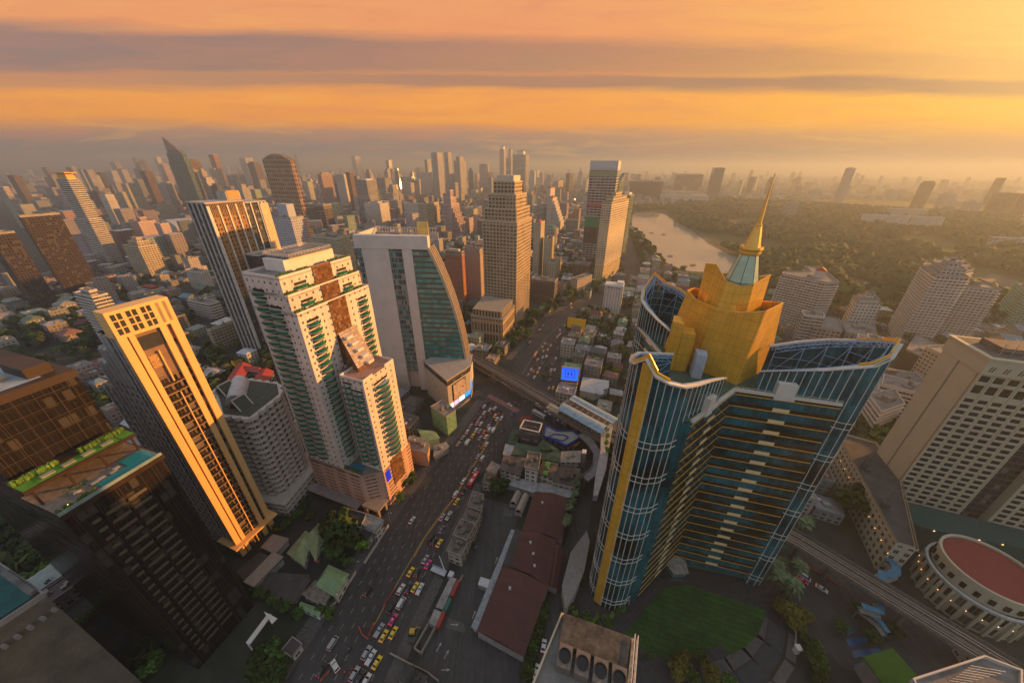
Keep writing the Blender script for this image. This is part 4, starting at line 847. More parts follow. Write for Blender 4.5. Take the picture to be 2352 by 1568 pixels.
# ---- white and pink condo with green balconies
def green_condo():
 O = (-112, 139); R = thing('condo_tower', 'white tower with rows of green curved balconies over a pink podium', 'tower', (O[0], O[1], 0))
 FOOT.append(offset_poly(rect(O, -2, 48, -2, 46), 2))
 W = facade('condo_white', (.70, .60, .52), (.05, .05, .05), pitch=3.4, floor=3.3, wf=.26, hf=.34, sill=.55, var=.5)
 PINKW = facade('podium_pink', (.55, .33, .24), (.03, .025, .02), pitch=9, floor=2.6, wf=.62, hf=.28, rough=.6, var=.2)
 BG = facade('brown_glass', (.10, .05, .02), (.17, .075, .025), pitch=1.3, floor=1.6, wf=.9, hf=.9, rough=.1, var=.4)
 WP = plain('condo_paint', (.70, .60, .53), .65, var=.12)
 r_ = lambda s0, s1, t0, t1: rect(O, s0, s1, t0, t1)
 b = MB(); b.prism(r_(0, 25, 0, 42), 26, 114.5); b.prism(r_(0, 22.8, 0, 40), 114.5, 122); b.prism(r_(0, 21, 0, 38), 122, 129.5); part(b, 'wall', W, R, O)
 b = MB(); b.face([(*q, 129.45) for q in r_(0, 21, 0, 38)]); b.face([(*q, 122.03) for q in r_(21, 22.8, 0, 40)]); b.face([(*q, 114.53) for q in r_(22.8, 25, 0, 42)]); rf = part(b, 'roof', ROOFG, R, O)
 b = MB()
 for z, s1, t1 in ((129.5, 21, 38), (122, 22.8, 40), (114.5, 25, 42)):
  for s, t in (((s1-.3, s1), (0, t1)), ((0, s1), (0, .3)), ((0, s1), (t1-.3, t1)), ((0, .3), (0, t1))): fbox(b, O, s, t, (z-.5, z+1.0))
 part(b, 'parapet', WP, rf, O)
 # penthouse block with helipad
 b = MB(); b.prism(r_(3, 15, 8, 34), 129.5, 134.5, top=0); part(b, 'penthouse', WP, R, O)
 b = MB(); b.prism(r_(1.5, 16.5, 10, 32), 134.9, 135.5, top=0, bottom=True); pad = part(b, 'helipad', ROOFG, R, O)
 b = MB(); cx_, cy_ = lp(O, 9, 21)
 for k in range(28):
  t0, t1 = 2*math.pi*k/28, 2*math.pi*(k+.9)/28
  if k % 7 < 4: b.face([(cx_+6*math.cos(t0), cy_+6*math.sin(t0), 135.53), (cx_+6*math.cos(t1), cy_+6*math.sin(t1), 135.53), (cx_+5.2*math.cos(t1), cy_+5.2*math.sin(t1), 135.53), (cx_+5.2*math.cos(t0), cy_+5.2*math.sin(t0), 135.53)])
 for s, t in (((6.2, 7.2), (17.5, 24.5)), ((10.8, 11.8), (17.5, 24.5)), ((7.2, 10.8), (20.5, 21.5))): b.face([(*q, 135.54) for q in r_(s[0], s[1], t[0], t[1])])
 part(b, 'landing_mark', LINE, pad, O)
 b = MB()
 P = r_(1.5, 16.5, 10, 32)
 for i in range(4):
  A, B_ = P[i], P[(i+1) % 4]
  for zz in (136.1, 136.7): b.tube((*A, zz), (*B_, zz), .07, 4)
  m_ = int(math.dist(A, B_)/1.5)
  for k in range(m_): b.tube((A[0]+(B_[0]-A[0])*k/m_, A[1]+(B_[1]-A[1])*k/m_, 135.4), (A[0]+(B_[0]-A[0])*k/m_, A[1]+(B_[1]-A[1])*k/m_, 136.7), .05, 4)
 part(b, 'railing', WP, pad, O)
 # brown glass strip down the lit face
 b = MB(); b.prism(r_(20, 25.25, 16, 26), 82, 115); b.prism(r_(20, 23.1, 16, 26), 115, 122.4); b.prism(r_(20, 21.3, 15.5, 25.5), 122.4, 130.6, top=0); part(b, 'brown_glazing', BG, R, O)
 # slanted brown glass wedge
 A1, A2 = lp(O, 25.2, 17), lp(O, 25.2, 28); B1, B2 = lp(O, 36.5, 13.5), lp(O, 36.5, 24.5)
 b = MB(); sl = [(*A1, 99), (*B1, 84), (*B2, 84), (*A2, 99)]; L1 = math.dist(sl[0], sl[1])
 b.face(sl, [(0, 0), (0, L1), (11, L1), (11, 0)]); part(b, 'slanted_glazing', facade('slant_gl', (.42, .22, .08), (.40, .36, .33), pitch=1.5, floor=1.5, wf=.8, hf=.8, rough=.15, var=.3), R, O)
 b = MB(); b.face([(*A1, 82), (*B1, 82), (*B1, 84), (*A1, 99)], [(0, 0), (11, 0), (11, 2), (0, 17)]); b.face([(*B2, 82), (*A2, 82), (*A2, 99), (*B2, 84)], [(0, 0), (11, 0), (11, 17), (0, 2)]); b.face([(*B1, 82), (*B2, 82), (*B2, 84), (*B1, 84)]); part(b, 'wedge_side', BG, R, O)
 for k in range(5):
  z = 96-3*k; s = 25.2+(99-z)/15*11.3; b = MB(); fbox(b, O, (s-.8, s+1.8), (17.8+.3*k, 21.5+.3*k), (z-.3, z+1.0)); part(b, 'box_balcony', WP, R, O)
 # low block
 b = MB(); b.prism(r_(31.2, 44.8, 7, 28.5), 26, 82); b.prism(r_(25, 31.2, 13, 28), 26, 80); part(b, 'wall', W, R, O)
 b = MB(); b.face([(*q, 81.95) for q in r_(31.2, 44.8, 7, 28.5)]); part(b, 'roof', plain('tile_roof', (.34, .19, .13), .8, var=.3, scale=.6), R, O)
 b = MB()
 for s, t in (((44.5, 44.9), (7, 13.5)), ((44.5, 44.9), (22, 28.5)), ((31.2, 44.8), (7, 7.3)), ((31.2, 31.5), (7, 20)), ((31.2, 44.8), (28.2, 28.5))): fbox(b, O, s, t, (81.4, 83.2))
 part(b, 'parapet', WP, R, O)
 # podium
 b = MB(); b.prism([lp(O, 0, 0), lp(O, 36, 0), lp(O, 44.8, 7), lp(O, 44.8, 30), lp(O, 0, 42)], 0, 26); part(b, 'podium', PINKW, R, O)
 b = MB(); b.face([(*q, 26.02) for q in ccw([lp(O, 0, 0), lp(O, 36, 0), lp(O, 44.8, 7), lp(O, 44.8, 30), lp(O, 0, 42)])]); part(b, 'podium_deck', plain('deck', (.2, .16, .13), .8), R, O)
 b = MB(); fbox(b, O, (0, 36), (0, .3), (25, 27.2)); part(b, 'podium_parapet', plain('pink_paint', (.55, .34, .26), .7), R, O)
 b = MB(); b.prism(r_(26, 34.5, 2.2, 6.4), 26, 26.4, top=0); part(b, 'pool', water_mat('pool_blue', (.03, .15, .24), .1), R, O)
 b = MB(); fbox(b, O, (-3, 33), (-5, 0), (5, 5.5)); part(b, 'side_canopy', plain('canopy_grey', (.25, .22, .2), .8), R, O)
 b = MB(); fbox(b, O, (35, 46), (-3, 5), (6.2, 7.2)); [fbox(b, O, (s, s+1.2), (t, t+1.2), (0, 6.2)) for s, t in ((35.5, -2.5), (44, -2.5), (44, 3))]; part(b, 'porch', plain('porch_grey', (.26, .21, .17), .85), R, O)
 b = MB(); fbox(b, O, (44.85, 45.2), (1.2+7, 4.2+7), (17, 24)); part(b, 'blue_screen', plain('blue_screen', (.01, .02, .25), .3, emit=(.02, .05, 1., 1), es=.25), R, O)
 b = MB(); fbox(b, O, (44.85, 45.15), (13, 22), (10, 28)); part(b, 'brown_glazing', BG, R, O)
 # balconies
 def bal(name, cs, ct, w, dep, z0, n, dz=3.3, side='s'):
  """bowed green balcony: side 's' sticks out to -t, side 't' sticks out to +s"""
  K = 7; P = []
  for k in range(K+1):
   x = -w/2+w*k/K; d = dep*(.55+.45*math.cos(math.pi*(k/K-.5)*1.0)) ; d = dep*max(.25, math.sin(math.pi*(.12+.76*k/K)))
   P.append((cs+x, ct-d) if side == 's' else (cs+d, ct+x))
  Q = [lp(O, *p) for p in P]
  base = [lp(O, cs-w/2, ct), lp(O, cs+w/2, ct)] if side == 's' else [lp(O, cs, ct-w/2), lp(O, cs, ct+w/2)]
  m = MB(); m.prism(Q+[base[1], base[0]], z0, z0+.25, top=0, bottom=True); sl_ = part(m, 'balcony', WP, R, O)
  m = MB()
  for i in range(len(Q)-1): m.wall(Q[i], Q[i+1], z0+.1, z0+1.65); m.wall(Q[i+1], Q[i], z0+.1, z0+1.65)
  pr = part(m, 'balcony_front', GREENP, sl_, O)
  m = MB(); m.prism([lerp2(base[0], base[1], .12), lerp2(base[0], base[1], .88), lerp2(Q[-1], base[1], .97), lerp2(Q[0], base[0], .97)], z0+1.7, z0+2.9); dk = part(m, 'balcony_door', BLACK, sl_, O)
  for k in range(1, n):
   c = sl_.copy(); COL.objects.link(c); c.parent = R; c.location = (0, 0, -dz*k)
   for ch in (pr, dk): w_ = ch.copy(); COL.objects.link(w_); w_.parent = c
 bal('a', 6.6, 0, 7, 2.1, 121, 28); bal('b', 13.8, 0, 7, 2.1, 114.4, 26)
 bal('c', 25, 6.5, 6.2, 2.2, 108, 24, side='t'); bal('d', 25, 36, 6, 2.2, 108, 12, side='t')
 bal('e', 22.8, 8, 6, 1.6, 116.2, 1, side='t'); bal('f', 21, 8.5, 6, 1.6, 123.4, 1, side='t'); bal('g', 22.8, 31, 6, 1.6, 116.2, 1, side='t'); bal('h', 21, 31, 6, 1.6, 123.4, 1, side='t')
 bal('i', 35, 7, 5.6, 2.0, 77, 15); bal('j', 40.8, 7, 5.6, 2.0, 73.7, 14)
 bal('k', 44.8, 17.5, 9.5, 3.4, 74.6, 14, side='t')
 for s0, z in ((20.9, 129.6), (22.8, 122.2), (25.0, 114.7)):
  for t in (3, 12, 29, 36):
   b = MB()
   for k in range(9): b.lathe((*lp(O, s0-1.0+rng.uniform(-.3, .3), t-2.4+k*.6), z), [(.5, 0), (.8, .8), (.2, 1.7)], 5, rot=k)
   part(b, 'terrace_planting', leaf_mat('leaf_mid', None, None), R, O)
 b = MB()
 for k in range(60):
  s, t = rng.uniform(1, 35), rng.uniform(.6, 2.0)
  b.lathe((*lp(O, s, t), 26.1), [(.6, 0), (.9, .9), (.2, 1.8)], 5, rot=k)
 part(b, 'podium_planting', leaf_mat('leaf_mid', None, None), R, O)
def lerp2(a, b, f): return (a[0]+(b[0]-a[0])*f, a[1]+(b[1]-a[1])*f)
green_condo()

# ---- sail-backed glass tower
def sail_tower():
 O = (-110, 244); d = (.9977, -.0674); n = (.0674, .9977)
 R = thing('office_tower', 'grey and teal office tower with one side curving down like a sail', 'tower', (O[0], O[1], 0))
 FOOT.append(offset_poly(rect(O, -2, 78, -4, 36, d, n), 2)); D = 34
 TG = facade('sail_glass', (.09, .09, .075), (.012, .20, .20), pitch=3.2, floor=3.9, wf=.96, hf=.66, rough=.07, var=.35)
 GREY = plain('sail_cladding', (.54, .50, .46), .6, var=.12, scale=.12); GR2 = facade('sail_strip', (.22, .2, .18), (.03, .12, .13), pitch=1.3, floor=4., wf=.8, hf=.74, rough=.08, var=.9)
 prof = [(51.5, 119), (53.4, 115), (57.2, 106), (60.6, 96), (63.7, 86), (66.5, 75), (68.9, 64), (71.3, 50), (73, 36), (73.8, 20), (74, 0)]; DS = 14
 b = MB()
 # teal front between s=40 and the curve
 fr = [(40, 20)]+[(73.8, 20)]+[p for p in reversed(prof[:-2])]+[(40, 119)]
 b.face([(*lp(O, s, 0, d, n), z) for s, z in fr], [(s, z) for s, z in fr]); b.face([(*lp(O, s, DS, d, n), z) for s, z in reversed(fr)], [(s, z) for s, z in reversed(fr)]); part(b, 'teal_front', TG, R, O)
 b = MB(); b.wall(lp(O, 23.2, .3, d, n), lp(O, 32.9, .3, d, n), 18, 119, 0); b.wall(lp(O, 0, .3, d, n), lp(O, 4, .3, d, n), 0, 119, 0); part(b, 'glass_strip', GR2, R, O)
 for s0, s1 in ((4, 23.2), (32.9, 40)):
  b = MB(); fbox(b, O, (s0, s1), (-.3, 4), (0, 119), d, n); part(b, 'cladding_panel', GREY, R, O)
 b = MB(); fbox(b, O, (0, 40), (4, D), (0, 119), d, n); part(b, 'wall', GREY, R, O)
 b = MB(); fbox(b, O, (-.6, 51.8), (-.7, 5), (118, 127), d, n); fbox(b, O, (-.6, 1.2), (5, D), (118, 127), d, n); fbox(b, O, (0, 50), (D-.5, D), (118, 124), d, n); part(b, 'crown_band', GREY, R, O)
 b = MB(); b.face([(*q, 120.5) for q in rect(O, 1, 50, 4.5, D, d, n)]); roof_kit(b, rect(O, 6, 46, 8, D-3, d, n), 120.5, 6, 5); part(b, 'roof', ROOFG, R, O)
 b = MB(); fbox(b, O, (40, 48), (16, 16.6), (120, 134), d, n); part(b, 'sign_wall', plain('sign_gold', (.75, .5, .14), .6), R, O)
 b = MB()
 for i in range(3):
  for k in range(4): fbox(b, O, (10+i*5, 13+i*5), (7+k*.8, 7.5+k*.8), (120.5, 123.5), d, n)
 part(b, 'cooling_louvre', DARK, R, O)
 b = MB()
 for k in range(22): fbox(b, O, (2+k*2.2, 2.25+k*2.2), (D-1.2, D-.9), (120, 127.5), d, n)
 fbox(b, O, (1, 50), (D-1.3, D-.8), (126.8, 127.4), d, n); part(b, 'roof_screen', GREY, R, O)
 # curved back: ribs and infill
 b = MB()
 for i in range(len(prof)-1):
  (s0, z0), (s1, z1) = prof[i], prof[i+1]
  b.face([(*lp(O, s0, 0, d, n), z0), (*lp(O, s1, 0, d, n), z1), (*lp(O, s1, DS, d, n), z1), (*lp(O, s0, DS, d, n), z0)], [(0, z0), (0, z1), (DS, z1), (DS, z0)])
 part(b, 'curved_back', facade('sail_back', (.42, .33, .22), (.06, .05, .04), pitch=2.2, floor=4, wf=.4, hf=.7), R, O)
 for t in (-.5, 3.2, 6.9, 10.6):
  b = MB()
  for i in range(len(prof)-1):
   (s0, z0), (s1, z1) = prof[i], prof[i+1]
   q = [(*lp(O, s, tt, d, n), z) for s, z, tt in ((s0-1.0, z0-.5, t), (s1-1.0, z1-.5, t), (s1+1.0, z1+.5, t), (s0+1.0, z0+.5, t))]; q2 = [(*lp(O, s, t+.8, d, n), z) for s, z in ((s0-1.0, z0-.5), (s1-1.0, z1-.5), (s1+1.0, z1+.5), (s0+1.0, z0+.5))]
   b.face(q); b.face(q2[::-1]); b.face([q[3], q[2], q2[2], q2[3]])
  part(b, 'curved_rib', plain('rib_beige', (.50, .39, .26), .6), R, O)
 # podium corner with billboard and lit signs
 P = [(-60, 246), (-70, 235.5), (-47, 208), (-33, 229), (-33, 246)]
 b = MB(); b.prism(P, 0, 31); part(b, 'podium', plain('podium_stone', (.42, .35, .27), .7, var=.15, scale=.3), R, O)
 b = MB(); b.prism(offset_poly(P, .5), 31, 32, top=0); b.prism(offset_poly(P, -.4), 25.5, 31.5); part(b, 'podium_roof', plain('podium_roof', (.33, .3, .27), .8), R, O)
 b = MB(); b.prism(offset_poly(P, .15), 26.5, 30.2); part(b, 'podium_window', FM['dark'], R, O)
 bb = [(-44.9, 212.7), (-38.2, 212.5)]
 def vboard(name, A, B_, z0, z1, mat, off=.5):
  dd = (Vector(B_)-Vector(A)).normalized(); nn = Vector((dd.y, -dd.x))*off; m_ = MB(); m_.prism([tuple(Vector(A)+nn), tuple(Vector(B_)+nn), tuple(Vector(B_)+nn*.2), tuple(Vector(A)+nn*.2)], z0, z1, top=0); return part(m_, name, mat, R, O)
 m, T, bs = new_mat('billboard_picture'); tc = T.n('ShaderNodeTexCoord'); nz = T.noise(tc.outputs['Object'], .30, 4, .6, 1.2)
 T.put(bs.inputs['Base Color'], T.ramp(nz, [(.36, (.06, .10, .22)), (.46, (.50, .45, .40)), (.54, (.62, .38, .22)), (.62, (.12, .08, .06)), (.7, (.6, .55, .5))])); bs.inputs['Roughness'].default_value = .5
 vboard('billboard', (-44.0, 212.5), (-36.5, 223.8), 11, 24.5, m, .7)
 vboard('billboard_frame', (-44.4, 211.9), (-36.1, 224.4), 10.5, 25, DARK, .4)
 lit = plain('lit_sign_white', (.5, .6, .7), .4, emit=(.55, .85, 1., 1), es=.8); litb = plain('lit_sign_blue', (.02, .2, .5), .4, emit=(.03, .35, 1., 1), es=.55); litp = plain('lit_sign_pink', (.7, .4, .6), .4, emit=(1., .5, .85, 1), es=.5)
 for i, (f0, f1, mt) in enumerate(((.0, .12, lit), (.18, .36, litp), (.42, .66, lit), (.7, .98, litb))):
  A = lerp2((-46.2, 209.2), (-33.4, 228.4), f0); B_ = lerp2((-46.2, 209.2), (-33.4, 228.4), f1); vboard('lit_sign', A, B_, 6.2, 9.6, mt, .8)
 vboard('lit_sign', (-33.5, 229), (-33.2, 236), 7, 16, litb, .6)
 vboard('side_poster', (-33.5, 238), (-33.1, 245.5), 8, 26, plain('poster_pale', (.5, .52, .55), .5), .6)
sail_tower()

# ---- stepped stone grid tower with podium
def grid_tower():
 O = (4.3, 368.9); a = (-.937, .35); g = GA     # s to the left along the front, t away
 R = thing('office_tower', 'tall beige stone tower with square grid windows and stepped corners', 'tower', (O[0], O[1], 0))
 fm = facade('stone_grid', (.40, .30, .19), (.03, .03, .035), pitch=3.9, floor=3.72, wf=.62, hf=.5, rough=.1, var=.4)
 f = lambda s0, s1, t0, t1: rect(O, s0, s1, t0, t1, a, g)
 FOOT.append(offset_poly(f(-4, 42, -4, 54), 2))
 lv = [(0, 117.6, 0, 39, 0, 50), (117.6, 130, 1.5, 37.4, 2, 46), (130, 143.6, 3, 33.4, 4, 38), (143.6, 155.4, 5.5, 28.6, 7, 30)]
 st = plain('stone_trim', (.44, .34, .22), .75, var=.12)
 for z0, z1, s0, s1, t0, t1 in lv:
  b = MB(); b.prism(f(s0, s1, t0, t1), z0, z1); w = part(b, 'wall', fm, R, O)
  b = MB(); b.prism(f(s0-.2, s1+.2, t0-.2, t1+.2), z1-.6, z1+.9, top=0, bottom=True); part(b, 'cornice', st, R, O)
  for s in (s0-.3, s1-.7): 
   b = MB(); fbox(b, O, (s, s+1.0), (t0-.3, t0+.6), (z0, z1), a, g); part(b, 'corner_pier', st, R, O)
 b = MB(); b.prism(f(7, 24, 8, 28), 155.4, 161.5, top=0); part(b, 'crown_box', plain('crown_pale', (.55, .47, .36), .7), R, O)
 for k in range(13):
  b = MB(); fbox(b, O, (-.45, 0), (2+k*3.7, 2.7+k*3.7), (0, 55 if k % 3 else 34), a, g); part(b, 'pilaster', st, R, O)
 # podium
 P = [(-43.5, 333.4), (-9.6, 323.2), (2.8, 364.5), (2.1, 365.7), (-34.3, 377.0), (-41.7, 358.5)]
 P = [P[0], P[1], P[2], (P[2][0]-30, P[2][1]+14), (P[4][0], P[4][1])]
 FOOT.append(P)
 pm = facade('stone_podium', (.38, .28, .18), (.035, .03, .03), pitch=3.4, floor=12.5, wf=.55, hf=.72, rough=.12, var=.4)
 b = MB(); b.prism(P, 0, 29); part(b, 'podium', pm, R, O)
 b = MB(); b.prism(offset_poly(P, .4), 28.6, 30, top=0); part(b, 'podium_roof', plain('stone_roof', (.30, .25, .19), .85, var=.3), R, O)
 Q = [(P[1][0], P[1][1]), (P[1][0]+3.0, P[1][1]+8), (P[0][0]+3, P[0][1]+9.5), P[0]]
 b = MB(); b.prism(scale_poly(P, .9), 30, 36); part(b, 'podium_upper', pm, R, O); b = MB(); b.prism(scale_poly(P, .91), 36, 36.8, top=0); part(b, 'podium_upper_roof', plain('stone_roof', None), R, O)
grid_tower()

# ---- tall dark and white tower with bronze bays
def bronze_tower():
 O = (-248, 295); a = GA; nb = (-.937, .35)
 R = thing('condo_tower', 'dark tower with white fins and bronze lit bays behind the green balcony tower', 'tower', (O[0], O[1], 0))
 f = lambda s0, s1, t0, t1: rect(O, s0, s1, t0, t1, a, nb); FOOT.append(offset_poly(f(-2, 56, -2, 26), 2))
 br = facade('bronze_bay', (.34, .17, .055), (.05, .04, .03), pitch=2.6, floor=3.5, wf=.5, hf=.6, rough=.1, var=.7); dk = facade('dark_bay', (.06, .055, .055), (.03, .05, .05), pitch=2.0, floor=3.5, wf=.7, hf=.55, rough=.08, var=.9)
 b = MB(); b.prism(f(0, 30, 0, 24), 0, 141); b.prism(f(30, 52, 2, 22), 0, 139); part(b, 'wall', dk, R, O)
 b = MB(); b.wall(lp(O, 2, -.25, a, nb), lp(O, 29, -.25, a, nb), 60, 136); part(b, 'bronze_front', br, R, O)
 W = plain('fin_white', (.62, .57, .52), .5)
 for s in (0, 8.2, 15.4, 22.6, 29.4): 
  b = MB(); fbox(b, O, (s, s+1.1 if s else 2.2), (-1.0, .1), (0, 139.5), a, nb); part(b, 'white_fin', W, R, O)
 for s in (37, 44, 47.5, 51): 
  b = MB(); fbox(b, O, (s, s+1.), (1.2, 2.2), (0, 139), a, nb); part(b, 'white_fin', W, R, O)
 b = MB(); fbox(b, O, (45, 53), (.6, 2.4), (0, 138), a, nb); part(b, 'end_panel', plain('end_cream', (.60, .45, .27), .6), R, O)
 b = MB()
 for k in range(22): fbox(b, O, (.5+k*1.33, 1.0+k*1.33), (-.7, 0), (131, 141), a, nb)
 part(b, 'top_louvre', plain('louvre_bronze', (.30, .17, .08), .5), R, O)
 b = MB(); fbox(b, O, (-.5, 30.5), (-1.1, 24.5), (141, 142.2), a, nb); fbox(b, O, (22, 34), (6, 18), (142.2, 149), a, nb); fbox(b, O, (30, 52.5), (1.8, 22.4), (139, 140), a, nb); part(b, 'roof', plain('roof_pale', (.4, .36, .32), .7), R, O)
 b = MB(); fbox(b, O, (23, 33), (5.7, 17), (143, 149.5), a, nb); part(b, 'bronze_box', plain('bronze_paint', (.42, .22, .06), .5), R, O)
 for t in (3, 9, 15, 21): 
  b = MB(); fbox(b, O, (-.7, .0), (t, t+1), (0, 141), a, nb); part(b, 'white_fin', W, R, O)
 b = MB(); fbox(b, O, (17, 40), (-16, -1), (0, 97), a, nb); part(b, 'front_wing', dk, R, O)
 b = MB(); fbox(b, O, (16.6, 40.4), (-16.4, -1), (97, 98.5), a, nb); part(b, 'pool_deck', plain('deck_pale', (.45, .4, .34), .7), R, O)
 b = MB(); fbox(b, O, (18, 39), (-15.9, -12), (98.5, 98.8), a, nb); part(b, 'pool', water_mat('pool_green', (.04, .22, .18)), R, O)
bronze_tower()

# ---- cream hotel at the right
def hotel():
 O = (210, 131); R = thing('hotel', 'cream hotel slab with square window grid and blank end wall, right border', 'hotel', (O[0], O[1], 0))
 HW = plain('hotel_cream', (.46, .40, .28), .7, var=.10, scale=.08)
 FOOT.append(offset_poly(rect(O, -2, 80, -2, 26), 2))
 wf = facade('hotel_front', (.46, .41, .29), (.03, .025, .025), pitch=4.85, floor=3.42, wf=.66, hf=.56, rough=.15, var=.25)
 b = MB(); fbox(b, O, (0, 29.1), (0, 24), (6, 90)); part(b, 'wall', HW, R, O)
 b = MB(); fbox(b, O, (29.1, 40), (4, 24), (0, 88)); part(b, 'recess', FM['dark'], R, O)
 b = MB(); fbox(b, O, (40, 80), (0, 24), (0, 90)); part(b, 'far_wing', HW, R, O)
 W_ = plain('hotel_window', (.02, .018, .017), .12, var=.4); SL = plain('hotel_sill', (.55, .53, .48), .6)
 rows = [(8.5+3.42*k, 1.95) for k in range(20)]+[(78.6, 4.2), (84.6, 3.0)]
 proto = None
 def wins(s_off, cols, limit):
  cnt = 0; rest = MB(); restS = MB()
  for z, h in reversed(rows):
   for c in range(cols):
    s = s_off+.9+4.7*c
    if cnt < limit:
     m = MB(); fbox(m, O, (s, s+3.1), (-.06, .05), (z, z+h)); w = part(m, 'window', W_, R, O); m = MB(); fbox(m, O, (s-.15, s+3.25), (-.35, .0), (z-.28, z)); part(m, 'sill', SL, w, O); cnt += 1
    else: fbox(rest, O, (s, s+3.1), (-.06, .05), (z, z+h)); fbox(restS, O, (s-.15, s+3.25), (-.35, 0), (z-.28, z))
  if rest.f: tag(part(rest, 'windows', W_, R, O), kind='stuff'); tag(part(restS, 'sills', SL, R, O), kind='stuff')
 wins(0, 6, 100); wins(40.5, 8, 0)
 b = MB()
 for c in range(7): s = -.05+4.72*c; fbox(b, O, (s, s+.55), (-.28, 0), (6, 88.6))
 for z, h in rows: fbox(b, O, (0, 29), (-.16, -.02), (z+h+.2, z+h+.45))
 part(b, 'pilaster', HW, R, O)
 b = MB(); fbox(b, O, (-.6, 29.6), (-.8, 24.4), (88.6, 96)); part(b, 'attic', HW, R, O)
 b = MB(); fbox(b, O, (-1.2, 80), (-1.4, 24.8), (95.9, 96.7)); fbox(b, O, (39.5, 80), (-.8, 24.4), (89.8, 95.9)); part(b, 'cornice', HW, R, O)
 b = MB()
 for c in range(6):
  s = 1.2+4.7*c
  for e in (0, 1.0):
   for k in range(4): fbox(b, O, (s+e+k*.12, s+e+.35+k*.12), (-.92, -.78), (90.2+k*.6, 90.8+k*.6))
 part(b, 'arch_slot', BLACK, R, O)
 b = MB(); fbox(b, O, (1, 78), (1, 23), (96.7, 96.8)); fbox(b, O, (6, 74), (6, 18), (96.8, 99.5)); part(b, 'roof', plain('hotel_roof', (.12, .10, .09), .9, var=.5), R, O)
 b = MB()
 for k in range(20): b.tube((*lp(O, 5+3.6*k, 4.5), 96.8), (*lp(O, 5+3.6*k, 4.5), 102), .12, 4); b.tube((*lp(O, 5+3.6*k, 4.5), 102), (*lp(O, 8+3.6*k, 11), 103), .1, 4)
 for z in (99, 101, 102): b.tube((*lp(O, 4, 4.5), z), (*lp(O, 76, 4.5), z), .09, 4)
 part(b, 'roof_frame', METAL, R, O)
 # end wall panels
 GR = plain('hotel_groove', (.24, .2, .14), .8)
 b = MB(); [fbox(b, O, (-.25, 0), t, z) for t, z in (((12.3, 12.6), (8, 92)), ((.8, 1.0), (8, 92)), ((12.6, 1.0), (92, 92.3)), ((23.2, 23.4), (8, 92)))]; part(b, 'groove', GR, R, O)
 b = MB(); fbox(b, O, (-.35, 0), (12.8, 23.2), (6, 92.6)); part(b, 'end_panel', HW, R, O)
 # low wing along the street
 fm = facade('hotel_low', (.46, .41, .30), (.05, .045, .04), pitch=3.6, floor=4.2, wf=.45, hf=.5, var=.3)
 P = [(174, 97), (180, 94), (211, 132), (224, 160), (212, 167), (205.5, 165)]
 b = MB(); b.prism(P, 0, 19.5); part(b, 'low_wing', fm, R, O); b = MB(); b.prism(offset_poly(P, .5), 19.5, 20.6); b.prism(offset_poly(P, -.4)[::-1], 19.5, 20.6); part(b, 'low_parapet', HW, R, O); b = MB(); b.prism(P, 19.3, 19.6, top=0); roof_kit(b, P, 19.6, 7, 4); part(b, 'low_roof', ROOFD, R, O)
 FOOT.append(P)
 b = MB(); P2 = [(211, 131), (240, 120), (262, 111), (258, 100), (214, 112), (200, 118)]; b.prism(P2, 0, 7.5, top=0); part(b, 'terrace', plain('terrace_teal', (.03, .09, .08), .8), R, O); FOOT.append(P2)
 lamp = plain('lamp_glow', (1, .7, .3), .5, emit=(1., .45, .12, 1), es=1.6)
 for k in range(12):
  f_ = k/11; b = MB(); x, y = lerp2((174, 96.6), (205.2, 164.6), f_); b.box((x-.5, y+.2, 12.5), (.2, .2, .3)); part(b, 'wall_lamp', lamp, R, O)
 for k in range(6): b = MB(); x, y = lerp2((213, 111), (256, 99.6), k/5); b.box((x, y, 7.9), (.8, .3, .2)); part(b, 'floodlight', lamp, R, O)
 # round hall with red roof
 Dm = thing('round_hall', 'round cream hall with red flat roof below the hotel', 'hall', (201, 85, 0)); c = (201, 85)
 b = MB(); b.lathe((*c, 0), [(15.5, 0), (15.5, 14)], 44, cap=False); part(b, 'lower_wall', facade('drum_low', (.44, .38, .28), (.03, .02, .018), pitch=3.6, floor=6.8, wf=.68, hf=.66, var=.3), Dm, c)
 b = MB(); b.lathe((*c, 0), [(14.3, 14), (14.3, 20.5), (14.9, 20.8), (14.9, 22.2), (14.0, 22.2), (14.0, 21.2)], 44, cap=False); part(b, 'upper_wall', HW, Dm, c)
 b = MB(); b.lathe((*c, 0), [(13.9, 21.0), (0.01, 21.4)], 44); part(b, 'red_roof', plain('red_flat_roof', (.24, .045, .035), .8, var=.15), Dm, c)
 b = MB(); b.lathe((*c, 0), [(15.3, 13.6), (16.2, 13.9), (16.2, 14.5), (15.3, 14.6)], 44, cap=False); part(b, 'ring_cornice', plain('cornice_pale', (.5, .5, .48), .6), Dm, c)
 for k in range(14):
  t = math.pi*(.55+k*.085)+.35; b = MB(); b.box((c[0]+14.6*math.cos(t), c[1]+14.6*math.sin(t), 16), (1.6, .5, 2.4), ang=t+math.pi/2); part(b, 'slot_window', BLACK, Dm, c)
  b = MB(); b.box((c[0]+15.9*math.cos(t), c[1]+15.9*math.sin(t), 0), (.9, .9, 13), ang=t); part(b, 'buttress', HW, Dm, c)
  b = MB(); b.box((c[0]+16.1*math.cos(t+.06), c[1]+16.1*math.sin(t+.06), 8), (.2, .2, .3), ang=t); part(b, 'wall_lamp', lamp, Dm, c)
 FOOT.append([(c[0]+18*math.cos(t*.4), c[1]+18*math.sin(t*.4)) for t in range(16)])
hotel()
